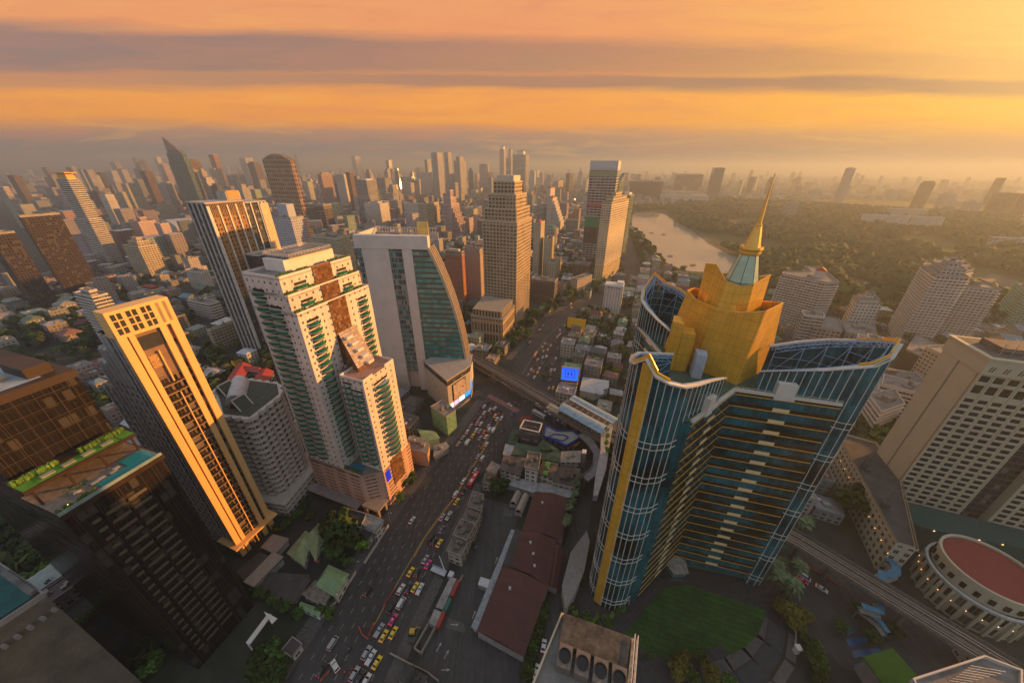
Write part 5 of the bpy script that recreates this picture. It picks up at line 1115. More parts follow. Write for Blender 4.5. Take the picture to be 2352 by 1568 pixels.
# ================================================================ further named towers
LEAF_M = leaf_mat('leaf_mid', None, None)
def ring(b, P, off, z0, z1): b.prism(offset_poly(P, off), z0, z1, top=b.cur, bottom=True)
def repeat(o, n, dz, parent):
 for k in range(1, n):
  q = o.copy(); COL.objects.link(q); q.parent = parent; q.location = (o.location.x, o.location.y, o.location.z-dz*k)
  for ch in list(o.children): w = ch.copy(); COL.objects.link(w); w.parent = q

# gold crowned white balcony tower (left)
def crowned():
 P, h = [(-744.6, 631.0), (-738.6, 647.1), (-781.6, 663.2), (-787.6, 647.0)], 82
 t = tower('condo_tower', 'white balcony tower with overhanging gold crown at the left', P, h, 'whiteband', ledge=.9)
 c = cen(P); W = lambda b, n, m: b.build(n, m, t, (c[0], c[1], 0))
 Q = scale_poly(P, .80); top = 145.5; b = MB(); b.prism(Q, h, top, top=0); W(b, 'upper_wall', FM['whiteband'])
 z = h+2; b = MB(); ring(b, Q, 1.3, top-4.2, top-3.2); o = W(b, 'floor_slab', LED); repeat(o, int((top-h-4)/3.3), 3.3, t)
 gp = plain('gold_crown', (.65, .40, .08), .5)
 b = MB(); b.prism(scale_poly(Q, .8), top, top+5, top=0); b.prism(scale_poly(Q, .7), top+5, top+9, top=0); W(b, 'gold_drum', gp)
 b = MB(); b.prism(scale_poly(Q, 1.12), top+9, top+10.4, top=0, bottom=True); W(b, 'crown_disc', plain('gold_crown', None))
crowned()
# glass tower with pointed crystal top
def crystal():
 P, h = [(-1176.2, 1385.1), (-1171.3, 1398.4), (-1262.8, 1432.5), (-1267.7, 1419.3)], 176
 t = tower('office_tower', 'green glass tower with sharp pointed crystal top on the left skyline', P, h, 'greenglass', par=0, ks=0)
 c = cen(P); Q = ccw(P); b = MB(); S0 = scale_poly(Q, .92); S1 = scale_poly(Q, .74); b.prism(S0, h, h+27, top=0)
 far = min(range(4), key=lambda i: S1[i][0]/max(S1[i][1], 1)); tip = (S1[far][0]+3, S1[far][1], 254); h2 = h+27
 mid = [(p[0], p[1], h2+(14 if i == far else 5)) for i, p in enumerate(S1)]
 for i in range(4): a, d = S1[i], S1[(i+1) % 4]; b.face([(*a, h2), (*d, h2), mid[(i+1) % 4], mid[i]], [(0, h2), (40, h2), (40, h2+10), (0, h2+10)])
 b.build('upper_wall', FM['greenglass'], t, (c[0], c[1], 0)); b = MB()
 low = [(p[0], p[1], p[2]) for p in mid]
 for i in range(4): b.face([low[i], low[(i+1) % 4], tip], [(0, 0), (30, 0), (15, 50)])
 b.build('crystal_top', facade('crystal', (.30, .17, .12), (.12, .09, .08), pitch=6, floor=6, wf=.85, hf=.85, rough=.1), t, (c[0], c[1], 0))
 b = MB()
 for i in range(4): b.tube(low[i], tip, .8, 4)
 b.build('edge_rib', plain('rib_brown', (.2, .12, .1), .5), t, (c[0], c[1], 0))
crystal()
# bullet shaped dark tower
def bullet():
 P, h = [(-3470.1, 3612.0), (-3461.7, 3634.6), (-3504.9, 3650.7), (-3513.3, 3628.2)], 170; c = cen(P); r = math.dist(P[0], P[2])/2
 t = thing('office_tower', 'dark bullet shaped tower with round pointed top in the left haze', 'tower', (*c, 0)); FOOT.append(P)
 b = MB(); b.lathe((*c, 0), [(r, 0), (r, h), (r*.9, h+12), (r*.6, h+26), (r*.15, h+36)], 14); b.build('wall', FM['brown'], t, (*c, 0))
 b = MB(); [b.tube((c[0]+r*math.cos(k), c[1]+r*math.sin(k), h), (c[0], c[1], h+38), 1.2, 4) for k in range(6)]; b.build('rib', plain('rib_brown', None), t, (*c, 0))
bullet()
# arched bronze hotel tower
def arched():
 P, h = [(-710.1, 1231.0), (-704.2, 1246.8), (-821.3, 1290.5), (-827.2, 1274.8)], 181
 t = tower('hotel_tower', 'bronze gridded tower with an arched roof, behind the white and gold tower', P, h, 'bronze', par=0, ks=0)
 P = ccw(P); c = cen(P)
 # long edge = front
 e = max(range(4), key=lambda i: math.dist(P[i], P[(i+1) % 4])); a, b_, c_, d = [P[(e+k) % 4] for k in range(4)]
 m = MB(); n = 14; arc = lambda k: (k/n, math.sin(math.pi*k/n)*17)
 pa = [lerp2(a, b_, k/n) for k in range(n+1)]; pd = [lerp2(d, c_, k/n) for k in range(n+1)]
 for k in range(n):
  h0, h1 = h+arc(k)[1], h+arc(k+1)[1]; L = math.dist(a, b_)/n
  m.face([(*pa[k], h), (*pa[k+1], h), (*pa[k+1], h1), (*pa[k], h0)], [(k*L, h), (k*L+L, h), (k*L+L, h1), (k*L, h0)]); m.face([(*pd[k+1], h), (*pd[k], h), (*pd[k], h0), (*pd[k+1], h1)], [(k*L+L, h), (k*L, h), (k*L, h0), (k*L+L, h1)])
  m.face([(*pa[k], h0), (*pa[k+1], h1), (*pd[k+1], h1), (*pd[k], h0)])
 m.build('arched_roof', FM['bronze'], t, (*c, 0))
 m = MB()
 for k in range(n): m.tube((*pa[k], h+arc(k)[1]+1), (*pa[k+1], h+arc(k+1)[1]+1), 1.3, 4); m.tube((*pd[k], h+arc(k)[1]+1), (*pd[k+1], h+arc(k+1)[1]+1), 1.3, 4)
 m.build('arch_rib', plain('bronze_rib', (.42, .26, .14), .6), t, (*c, 0))
arched()
# domed white arena
def arena():
 P = [(-861, 912), (-800, 1015), (-905, 1085), (-968, 975)]; c = cen(P); FOOT.append(P)
 t = thing('arena', 'white windowless hall with a rounded roof among towers on the left', 'hall', (*c, 0))
 b = MB(); b.prism(P, 0, 26); b.build('wall', facade('arena_wall', (.50, .46, .42), (.10, .09, .08), pitch=50, floor=9, wf=.9, hf=.12, sill=.3), t, (*c, 0))
 b = MB(); Q = [P[0], P[1], P[2], P[3]]; n = 10
 for k in range(n):
  a0, a1 = lerp2(P[0], P[3], k/n), lerp2(P[0], P[3], (k+1)/n); b0, b1 = lerp2(P[1], P[2], k/n), lerp2(P[1], P[2], (k+1)/n)
  z0, z1 = 26+12*math.sin(math.pi*k/n), 26+12*math.sin(math.pi*(k+1)/n); b.face([(*a0, z0), (*b0, z0), (*b1, z1), (*a1, z1)])
  b.face([(*a0, 26), (*a0, z0), (*a1, z1), (*a1, 26)]); b.face([(*b0, 26), (*b1, 26), (*b1, z1), (*b0, z0)])
 b.build('roof', plain('arena_roof', (.42, .42, .42), .6), t, (*c, 0))
arena()
# stepped white-blue block with blank tower box
def stepped():
 P, h = [(-400.9, 650.2), (-391.3, 676.0), (-434.2, 692.0), (-443.8, 666.2)], 84
 t = tower('office_building', 'white block with blue square windows and lit terraces stepping down to the right', P, h, facade('blue_grid', (.50, .50, .54), (.06, .08, .12), pitch=4.2, floor=4.4, wf=.5, hf=.5), cat='office')
 P = ccw(P); c = cen(P); b = MB(); b.prism(scale_poly(P, .55), h, h+22, top=0); b.build('blank_box', plain('pale_blue_grey', (.40, .42, .46), .7), t, (*c, 0))
 o = (P[0], ); pal = plain('lit_terrace', (.60, .50, .40), .7)
 base = max(P, key=lambda p: p[0]-p[1]*.1); far = max(P, key=lambda p: p[0]*.5+p[1])
 for k in range(4):
  q = [lerp2(base, far, .0), lerp2(base, far, 1.), (far[0]+5*(k+1)*.937, far[1]-5*(k+1)*.35), (base[0]+5*(k+1)*.937, base[1]-5*(k+1)*.35)]
  b = MB(); b.prism(q, 0, h-4-9*k, top=0); b.build('terrace_step', facade('lit_step', (.58, .47, .37), (.05, .04, .04), pitch=7, floor=4.4, wf=.7, hf=.3), t, (*c, 0))  # warm sunlit tone is put into the step walls' colour
stepped()
# pink stepped tower
def pinkstep():
 P, h = [(-147.1, 873.1), (-133.2, 910.3), (-156.5, 918.9), (-170.3, 881.8)], 87
 t = tower('office_tower', 'pink tower stepping down in curved terraces to its right', P, h, 'pink', tiers=((.7, 14), (.4, 16)))
 c = cen(P); rr = (.937, -.35)
 for k in range(7):
  q = [(p[0]+rr[0]*(5+4.2*k), p[1]+rr[1]*(5+4.2*k)) for p in scale_poly(P, .85)]
  b = MB(); b.prism(q, 0, h-8-10.5*k, top=0); b.build('terrace_step', facade('pink_step', (.50, .36, .34), (.035, .03, .04), pitch=3, floor=3.5, wf=.72, hf=.7), t, (*c, 0))
 b = MB(); b.prism(scale_poly([(p[0]-4, p[1]-4) for p in P], .25), 0, h+1, top=0); b.build('dark_strip', FM['dark'], t, (*c, 0))
pinkstep()
tower('apartment_tower', 'red brown apartment block with pale lower walls left of the grid tower, near wing', [(-63.6, 430.9), (-61.1, 437.4), (-83.8, 445.9), (-86.2, 439.3)], 70, facade('redflats', (.44, .15, .085), (.05, .04, .04), pitch=3.4, floor=3.2, wf=.5, hf=.5), cat='flats', tiers=((.98, 3.5),), crown=('box', 3, CREAM))
tower('apartment_tower', 'red brown apartment block with pale lower walls left of the grid tower, far wing', [(-42.7, 452.1), (-39.5, 460.4), (-64.2, 469.6), (-67.3, 461.3)], 66, facade('paleflats', (.50, .36, .28), (.05, .045, .04), pitch=3.6, floor=3.2, wf=.5, hf=.5), cat='flats', tiers=((.96, 6),))
tower('apartment_block', 'white block with a terrace just behind the green balcony tower', [(-265.1, 528.5), (-255.4, 554.6), (-304.1, 572.8), (-313.9, 546.7)], 71, 'cream', cat='flats')
# twin white towers with tilted roof wings
def wingtop():
 for lab, tw, zt, seed in (('slim white twin fin tower rising behind the grid tower', ([(-76.8, 3204.8), (-57.2, 3257.0), (-95.1, 3271.1), (-114.6, 3218.9)], 290), 22, 1), ('broad striped tower with white top box behind the grid tower', ([(80.7, 2521.0), (105.6, 2587.7), (21.5, 2619.1), (-3.5, 2552.4)], 236), 20, 2)):
  P, h = tw; t = tower('office_tower', lab, P, h, 'stripe' if seed == 2 else 'twin', par=0, ks=0); c = cen(P); P = ccw(P)
  b = MB(); b.prism(scale_poly(P, .5), h, h+zt, top=0); b.build('top_box', WHITE, t, (*c, 0))
  Q = scale_poly(P, .62); b = MB(); b.face([(*Q[0], h+zt+.5), (*Q[1], h+zt+6), (*Q[2], h+zt+6), (*Q[3], h+zt+.5)]); b.face([(*Q[3], h+zt), (*Q[2], h+zt+5.4), (*Q[1], h+zt+5.4), (*Q[0], h+zt)]); b.build('tilted_wing', BROWNM, t, (*c, 0))
 P, h = [(-17.8, 2893.7), (-0.8, 2939.2), (-36.8, 2952.6), (-53.8, 2907.2)], 220; tower('office_tower', 'lower striped tower wedged between the two white topped towers', P, h, 'stripe')
 P, h = [(-17.9, 3038.3), (-7.4, 3066.5), (-27.0, 3073.8), (-37.5, 3045.6)], 286; t = tower('office_tower', 'thin white fin tower with a small tilted cap', P, h, 'twin'); 
wingtop()
# round towers
def round_tower(label, cx_, cy_, r, h, style, top, n=16, led=True, lf=3.4, slabm=LED):
 t = thing('condo_tower', label, 'tower', (cx_, cy_, 0)); FOOT.append([(cx_+r*math.cos(k), cy_+r*math.sin(k)) for k in range(6)])
 b = MB(); b.lathe((cx_, cy_, 0), [(r, 0), (r, h)], n); b.build('wall', FM[style], t, (cx_, cy_, 0))
 b = MB(); b.lathe((cx_, cy_, 0), [(r*1.02, h), (r*.6, h+2.5), (r*.6, h+5)], n); b.build('roof', top, t, (cx_, cy_, 0))
 b = MB(); b.lathe((cx_, cy_, 0), [(r, 0), (r+1, 0), (r+1, 1.3), (r, 1.3)], n, cap=False); o = b.build('balcony_ring', slabm, t, (cx_, cy_, 0)); o.location.z = h-1.4; repeat(o, int(h/lf)-1, lf, t)
 return t
def rt(lab, crop_tw, style, top, **k):
 P, h = crop_tw; c = cen(P); round_tower(lab, c[0], c[1], math.dist(P[0], P[1])*.56 if False else max(8, (math.dist(P[0], P[1])+math.dist(P[1], P[2]))*.25), h, style, top, **k)
rt('octagonal tower with dark and white rings left of the red capped stepped tower', ([(85.2, 1027.0), (112.4, 1099.9), (92.4, 1107.4), (65.1, 1034.4)], 68), 'dark', ROOFG, n=8)
rt('round tower with green cap beside the beige red capped tower', ([(89.5, 821.7), (105.0, 863.3), (94.0, 867.4), (78.5, 825.8)], 41), 'whiteband', GRNR)
def redcap():
 P, h = [(107.7, 1007.1), (126.1, 1056.4), (111.7, 1061.8), (93.3, 1012.4)], 91; t = tower('apartment_tower', 'white gridded tower stepping right with red caps behind the octagonal tower', P, h, 'white', cat='flats', crown=('pyr', 7, RED)); c = cen(P)
 for k in range(7):
  q = [(p[0]+.937*(5+3.6*k), p[1]-.35*(5+3.6*k)) for p in scale_poly(P, .8)]; b = MB(); b.prism(q, 0, h-6-8.5*k, top=0); b.build('terrace_step', FM['white'], t, (*c, 0))
 P, h = [(117.7, 1179.5), (138.4, 1235.0), (127.3, 1239.2), (106.6, 1183.7)], 106; tower('apartment_tower', 'rear white tower with red hipped cap above the stepped one', P, h, 'white', cat='flats', crown=('pyr', 8, RED))
 P, h = [(42.5, 568.2), (53.1, 596.6), (44.3, 599.9), (33.7, 571.5)], 89; tower('condo_tower', 'beige ribbed tower with red octagonal cap at the side street', P, h, 'beige', crown=('pyr', 5, RED), ledge=.3)
 P, h = [(59.4, 564.5), (69.8, 592.3), (60.9, 595.6), (50.5, 567.8)], 65; tower('condo_tower', 'beige lower tower attached right of the red capped one', P, h, 'beige', ledge=.5)
 P, h = [(68.8, 551.3), (83.9, 591.7), (72.4, 596.1), (57.3, 555.6)], 30; tower('condo_tower', 'cream podium tower with a roof pool at the side street corner', P, h, 'cream', ledge=.3)
redcap()
# tall dark advert tower, sloped glass neighbour, yellow lit hotel tower
def adverts():
 O = (111, 574); P, h = [(180.5, 664.4), (197.4, 709.5), (152.9, 726.1), (136.1, 681.0)], 170
 t = tower('office_tower', 'tall dark ribbed tower with white top and banner adverts on its left foot', P, h, facade('rib_dark', (.30, .27, .26), (.035, .035, .045), pitch=7, floor=4.6, wf=.84, hf=.78, var=.5), par=2, ledge=.3, lf=4.6)
 P = ccw(P); c = cen(P); b = MB(); b.prism(offset_poly(P, .3), h-6, h+9, top=0); b.build('white_top', plain('top_pale', (.48, .46, .45), .5), t, (*c, 0)); b = MB(); b.prism(offset_poly(P, .4), h-16, h-7); b.build('sky_lobby', plain('lit_glass', (.25, .27, .15), .2), t, (*c, 0))
 # banners hang on the camera-side face
 C_ = min(P, key=lambda p: p[1]); L_ = min(P, key=lambda p: p[0]); dd = (Vector(L_)-Vector(C_)); nn = Vector((-.35, -.937))*.9
 f = lambda a, z0, z1, m, nm: (lambda b: (b.prism([tuple(Vector(C_)+dd*a[0]+nn), tuple(Vector(C_)+dd*a[1]+nn), tuple(Vector(C_)+dd*a[1]+nn*.3), tuple(Vector(C_)+dd*a[0]+nn*.3)], z0, z1, top=0), b.build(nm, m, t, (*c, 0))))(MB())
 f((.47, 1.), 68, 86, plain('banner_green', (.03, .22, .09), .6), 'banner'); f((.47, 1.), 38, 68, plain('banner_photo', (.07, .05, .045), .6, var=.8, scale=.12), 'banner'); f((.4, 1.), 106, 110, plain('banner_red', (.45, .07, .08), .6), 'banner')
 P2, h2 = [(229.9, 817.1), (250.2, 851.5), (243.9, 855.3), (223.6, 820.8)], 152; t2 = tower('office_tower', 'dark green glass tower with a slanting roofline behind the advert tower', P2, h2*.93, 'greenglass', par=0, ks=0, crown=('slope', 16, FM['greenglass']))
 P3, h3 = [(222.4, 705.1), (236.5, 725.6), (220.9, 736.3), (206.9, 715.8)], 121; tower('office_tower', 'dark glass tower with pale cap right of the yellow lit hotel tower', P3, h3, 'greenglass', crown=('box', 5, WHITE))
 P4, h4 = [(146.5, 546.3), (192.2, 612.9), (180.1, 621.2), (134.4, 554.7)], 123
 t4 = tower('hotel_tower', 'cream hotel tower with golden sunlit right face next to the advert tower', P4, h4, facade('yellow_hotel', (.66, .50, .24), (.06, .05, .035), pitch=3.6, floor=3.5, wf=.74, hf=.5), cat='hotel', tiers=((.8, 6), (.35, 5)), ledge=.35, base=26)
 P5, h5 = [(95.4, 488.9), (122.3, 515.3), (114.6, 523.2), (87.7, 496.7)], 22; tower('hotel', 'small hotel block with orange lit bays beside the side street', P5, h5, facade('orange_bays', (.40, .26, .15), (.06, .05, .045), pitch=4, floor=3.6, wf=.7, hf=.6), cat='hotel', ledge=.4)
 P6, h6 = [(125.8, 556.3), (136.4, 584.8), (110.1, 594.6), (99.4, 566.2)], 25; tower('office_block', 'low building with tan metal roof and blue tanks behind the small hotel', P6, h6, 'brown', cat='building')
 P7, h7 = [(56.9, 445.7), (63.1, 462.2), (31.5, 474.0), (25.4, 457.5)], 32; t7 = tower('shopping_block', 'dark banded retail block at the foot of the beige towers', P7, h7, facade('dark_retail', (.09, .07, .065), (.05, .04, .04), pitch=30, floor=6.5, wf=1, hf=.1), cat='shop block', ks=6)
adverts()
# white hotel with a name sign
def text_mesh(s, size, loc, e1, parent, mat, up=True, name='sign_letter', depth=.08):
 cu = bpy.data.curves.new('t', 'FONT'); cu.body = s; cu.size = size; cu.extrude = depth; cu.align_x = 'LEFT'
 o = bpy.data.objects.new('t', cu); me = bpy.data.meshes.new_from_object(o); bpy.data.objects.remove(o)
 n = bpy.data.objects.new(name, me); COL.objects.link(n); me.materials.append(mat)
 ex = Vector((e1[0], e1[1], 0)).normalized(); ey = Vector((0, 0, 1)); ez = ex.cross(ey)
 M = Matrix((ex, ey, ez)).transposed().to_4x4(); M.translation = Vector(loc)
 n.parent = parent; n.matrix_local = Matrix.Translation(-parent.location) @ M if parent else M
 return n
def name_hotel():
 O = (117.1, 418.6); t = thing('hotel', 'small white hotel block with purple crown and name lettering at its top', 'hotel', (*O, 0))
 P = rect(O, 0, 22.5, 0, 14); FOOT.append(P); b = MB(); b.prism(P, 0, 37); b.build('wall', facade('name_hotel', (.60, .55, .50), (.06, .06, .08), pitch=3.4, floor=2.75, wf=.34, hf=.5), t, (*O, 0))
 b = MB(); b.prism(offset_poly(P, .2), 36.4, 38, top=0); fbox(b, O, (14, 22), (2, 12), (38, 41.5)); b.build('roof', WHITE, t, (*O, 0))
 nv = plain('sign_navy', (.02, .02, .10), .5); text_mesh('Park Plaza', 3.1, (*lp(O, 7.2, -.25), 33.4), GB_, t, nv, name='sign_text')
 b = MB(); [b.lathe((*lp(O, 4.6+dx, -.3), 34+dz), [(r, 0), (r*.6, r), (.05, r*1.5)], 8) for dx, dz, r in ((0, 0, .9), (-1.1, 0, .7), (1.1, 0, .7), (0, .8, .7))]; b.build('sign_emblem', nv, t, (*O, 0))
 b = MB(); b.tube((*lp(O, 15, 8), 41.5), (*lp(O, 22, 8), 46), .1, 4); b.build('antenna', METAL, t, (*O, 0))
name_hotel()
# the right-hand side
def pinklit():
 P = [(307.5, 384.6), (332, 352), (346, 353), (375, 414), (360, 420), (349, 395), (318, 396)]
 t = tower('apartment_tower', 'ribbed pinkish apartment slab with gabled roof box, pink sun patch', P, 62, facade('ribflats', (.46, .36, .30), (.03, .028, .03), pitch=3.1, floor=2.9, wf=.8, hf=.55), cat='flats', ledge=.9, lf=2.9, ks=1)
 c = cen(P); Q = [(334, 372), (341, 367), (346, 374), (339, 379)]; b = MB(); b.prism(Q, 62, 70); b.build('roof_house', plain('pink_wall', (.52, .42, .38), .7), t, (*c, 0))
 b = MB(); m0, m1 = lerp2(Q[0], Q[1], .5), lerp2(Q[3], Q[2], .5)
 O_ = offset_poly(Q, .6); b.face([(*O_[0], 70), (*m0, 73.5), (*m1, 73.5), (*O_[3], 70)]); b.face([(*m0, 73.5), (*O_[1], 70), (*O_[2], 70), (*m1, 73.5)]); b.face([(*O_[0], 70), (*O_[1], 70), (*m0, 73.5)]); b.face([(*O_[3], 70), (*m1, 73.5), (*O_[2], 70)]); b.build('gable_roof', RED, t, (*c, 0))
 P = [(387, 372), (372, 350), (396, 346), (412, 372)]; tower('hotel', 'white block with large square windows and a blank left wall', P, 41, facade('whitesq', (.58, .54, .48), (.09, .12, .11), pitch=3.6, floor=3.5, wf=.62, hf=.5), cat='hotel', tiers=((.75, 3), (.3, 5)))
 P = [(303, 324), (303, 314), (323, 304.5), (345, 334), (322, 345)]; tower('office_block', 'grey block with cluttered roof tanks behind the gold tower', P, 28, facade('greysq', (.30, .27, .26), (.04, .035, .035), pitch=3.6, floor=3.4, wf=.7, hf=.6), cat='offices', ks=9)
 P = [(300, 332), (294, 320), (309, 314), (319, 328)]; tower('apartment_block', 'thin block with white blank side wall left of the grey block', P, 38, 'greyband', cat='flats', ks=2)
 P = [(347, 334), (329, 306), (350, 296), (372, 322)]; tower('office_block', 'grey brown block with pitted windows right of the cluttered grey block', P, 26, facade('greysq2', (.24, .21, .20), (.035, .03, .03), pitch=3.8, floor=3.4, wf=.5, hf=.5), cat='offices')
 P = [(416, 330), (438, 322), (452, 340), (478, 352), (496, 378), (464, 384), (444, 370)]
 t = tower('apartment_tower', 'big white apartment tower with stacked curved balconies, right', P, 77, facade('bigwhite', (.54, .50, .46), (.035, .035, .04), pitch=3.4, floor=2.95, wf=.7, hf=.6), cat='flats', ledge=1.2, lf=2.95, tiers=((.72, 5), (.4, 4)))
 P = [(478, 350), (500, 338), (512, 356), (490, 372)]; tower('apartment_tower', 'lower right wing of the big white balcony tower', P, 60, facade('bigwhite', None), cat='flats', ledge=1.1, lf=2.95)
 P = [(610, 395), (600, 380), (640, 362), (700, 380), (705, 420), (640, 425)]; tower('apartment_tower', 'sea green terraced block at the right border', P, 42, 'greenw', cat='flats', ledge=1., tiers=((.8, 22),))
 P = [(292, 256), (306, 248), (322, 262), (308, 276)]; tower('apartment_block', 'white flats with bay balconies peeping over the right fin of the gold tower', P, 38, 'whiteband', cat='flats', ledge=.9, tiers=((.5, 4),))
 for i, (P, h, l) in enumerate((([(252, 187), (277, 196), (288, 214), (262, 208)], 22, 'white slab flats with many small balconies between fin and hotel'), ([(281, 218), (300, 204), (314, 216), (296, 232)], 24, 'stepped white flats with long ledges above the slab flats'), ([(296, 236), (330, 226), (338, 244), (304, 254)], 18, 'pale terrace block with a green awning by the brown wall'))):
  tower('apartment_block', l, P, h, 'whiteband', cat='flats', ledge=.8)
 P = [(368, 258), (404, 283), (412, 316), (367, 282)]; b = MB(); t = tower('hall', 'big windowless dark brown sloping hall behind the hotel tower', P, 20, plain('dark_brown_clad', (.06, .035, .03), .8), cat='hall')
 P = [(330, 190), (420, 190), (430, 260), (340, 250)]; tower('hotel', 'hotel rear block with steel framed roof at the right border', P, 40, 'beige', cat='hotel')
pinklit()
# dark glass pair at the lower left
def dark_pair():
 O = (-117.5, 58.5); a = (.30, .954); nb = (-.954, .30)
 R = thing('condo_tower', 'near black glass tower with roof lawns, terrace pool and lit lamp, lower left', 'tower', (*O, 0))
 f = lambda s0, s1, t0, t1: rect(O, s0, s1, t0, t1, a, nb); FOOT.append(offset_poly(f(-1, 24, -2, 62), 2))
 dk = facade('black_glass', (.016, .011, .008), (.014, .012, .012), pitch=1.9, floor=3.6, wf=.9, hf=.88, rough=.2, var=.14, spec=.15, wrough=.5)
 b = MB(); b.prism(f(0, 22.5, 0, 18), 0, 88); b.prism(f(.5, 22, 18, 60), 0, 114); part(b, 'wall', dk, R, O)
 b = MB(); fbox(b, O, (-.5, 23), (-.5, 60.5), (86.6, 87.9), a, nb); part(b, 'cornice', BROWNM, R, O)
 b = MB(); b.face([(*q, 88.05) for q in f(0, 22.5, 0, 18)]); part(b, 'terrace_floor', plain('terrace_stone', (.22, .17, .13), .8, var=.4, scale=.7), R, O)
 b = MB(); b.prism(f(9, 22, .6, 3.6), 88.1, 88.6, top=0); b.prism(f(16.2, 22, 3.6, 8), 88.1, 88.6, top=0); part(b, 'pool', water_mat('pool_teal', (.02, .20, .22), .08, .5), R, O)
 b = MB(); fbox(b, O, (8.8, 22.3), (.3, .6), (88, 88.8), a, nb); fbox(b, O, (-.2, 22.7), (-.2, 0), (88, 89), a, nb); part(b, 'balustrade', plain('glass_edge', (.20, .28, .27), .2), R, O)
 b = MB(); fbox(b, O, (-.6, 23), (8.5, 18.5), (93.2, 94.2), a, nb); [fbox(b, O, (s, s+.5), (9, 9.5), (88, 93.2), a, nb) for s in (.5, 7, 14, 21.5)]; part(b, 'upper_slab', BROWNM, R, O)
 b = MB(); b.face([(*q, 94.25) for q in f(2.5, 19.5, 9, 13)]); b.face([(*q, 94.24) for q in f(-.4, 2.4, 8.8, 13)]); b.face([(*q, 94.24) for q in f(19.8, 22.8, 8.8, 13)]); part(b, 'roof_lawn', plain('bright_lawn', (.07, .22, .015), .95, var=.3), R, O)
 for k in range(4): b = MB(); fbox(b, O, (3.6+k*4.1, 6.2+k*4.1), (10.2, 11.6), (94.3, 94.6), a, nb); part(b, 'roof_slab_bench', plain('bench_stone', (.28, .24, .2), .8), R, O)
 hm = leaf_mat('leaf_mid', None, None)
 for s0, s1, t0 in ((-.3, 8, 14), (12.5, 22.5, 13.6)):
  b = MB(); rr = random.Random(3)
  for k in range(int((s1-s0)*9)): x, y = lp(O, rr.uniform(s0, s1), t0+rr.uniform(-.5, .6), a, nb); b.lathe((x, y, 94.2), [(.42, 0), (.5, .8), (.1, 1.5)], 5, rot=k)
  part(b, 'hedge', leaf_mat('hedge_leaf', (.05, .11, .015), (.14, .24, .04)), R, O)
 b = MB(); rr = random.Random(5)
 for k in range(30): x, y = lp(O, rr.uniform(.5, 8), rr.uniform(.3, 2.2), a, nb); b.lathe((x, y, 88.1), [(.4, 0), (.5, .5), (.1, 1.)], 5, rot=k)
 for k in range(40): x, y = lp(O, rr.uniform(3.5, 8), rr.uniform(2.8, 4.8), a, nb); z = 88.1+rr.uniform(1.8, 3.4); b.face([(x-.35, y, z), (x+.35, y+.2, z+.1), (x, y+.5, z+.3)])
 part(b, 'terrace_planting', hm, R, O)
 b = MB(); b.lathe((*lp(O, 2.6, 1.6, a, nb), 88.6), [(.22, 0), (.22, .3), (.02, .4)], 8); part(b, 'terrace_lamp', plain('lamp_glow', None), R, O)
 for s, t in ((5, 5.2), (8.5, 4.6), (10.2, 4.9), (12.6, 4.4), (13.8, 5.6)): b = MB(); fbox(b, O, (s, s+1.6), (t, t+1.0), (88.1, 88.6), a, nb); part(b, 'sun_bed', plain('bed_grey', (.25, .25, .25), .7), R, O)
 b = MB(); fbox(b, O, (0, 22.5), (18, 60.3), (114, 116.4), a, nb); part(b, 'upper_cornice', plain('brown_clad', (.04, .024, .016), .5), R, O)
 b = MB(); b.face([(*q, 116.5) for q in f(1.5, 17, 20.5, 58)]); part(b, 'upper_roof', plain('pale_blue_roof', (.30, .33, .34), .8, var=.3), R, O)
 b = MB(); fbox(b, O, (15, 20), (22, 34), (116.4, 119.5), a, nb); part(b, 'plant_box', plain('brown_clad', None), R, O)
 b = MB(); [fbox(b, O, (s, s+2.5), (t, t+1.2), (116.5, 117.3), a, nb) for s, t in ((4, 30), (5, 32.5), (7, 40), (11, 27))]; part(b, 'roof_vent', plain('vent_tan', (.4, .26, .14), .7), R, O)
 # ledges on the dark front: projecting pale balcony rails
 rl = plain('rail_olive', (.09, .08, .05), .5)
 for s0, w in ((6.2, 4.2), (11.2, 4.4), (3.2, 1.8)):
  b = MB(); fbox(b, O, (s0, s0+w), (-.55, -.02), (80.4, 80.6), a, nb); fbox(b, O, (s0, s0+w), (-.6, -.5), (80.6, 81.5), a, nb); o = part(b, 'balcony', rl, R, O); repeat(o, 21, 3.6, R)
 mt = plain('mullion_tan', (.05, .033, .022), .4)
 for s in (1.5, 6, 11, 16, 19, 22): b = MB(); fbox(b, O, (s, s+.14), (-.12, 0), (0, 86.5), a, nb); part(b, 'mullion', mt, R, O)
 for s in (2, 5.6, 9.2, 12.8, 16.4, 20): b = MB(); fbox(b, O, (s, s+.14), (17.86, 18), (94.3, 113.9), a, nb); part(b, 'mullion', mt, R, O)
 for z in (97.9, 101.5, 105.1, 108.7, 112.3): b = MB(); fbox(b, O, (0, 22.5), (17.84, 18), (z, z+.14), a, nb); part(b, 'transom', mt, R, O)
 t = tower('apartment_block', 'tan block with teal roof and barred windows in the bottom left corner', [(-133, 54), (-150, 60), (-185, 72), (-192, 30), (-144, 29)], 60, plain('tan_wall', (.15, .125, .09), .8, var=.35, scale=.15), cat='flats', ks=3)
 c = (-149, 49); b = MB(); b.face([(*q, 60.8) for q in ccw([(-135, 53), (-150, 58.4), (-183, 69), (-188, 32), (-145, 32)])]); b.build('teal_roof', plain('teal_roof', (.015, .10, .10), .8, var=.35), t, tuple(t.location))
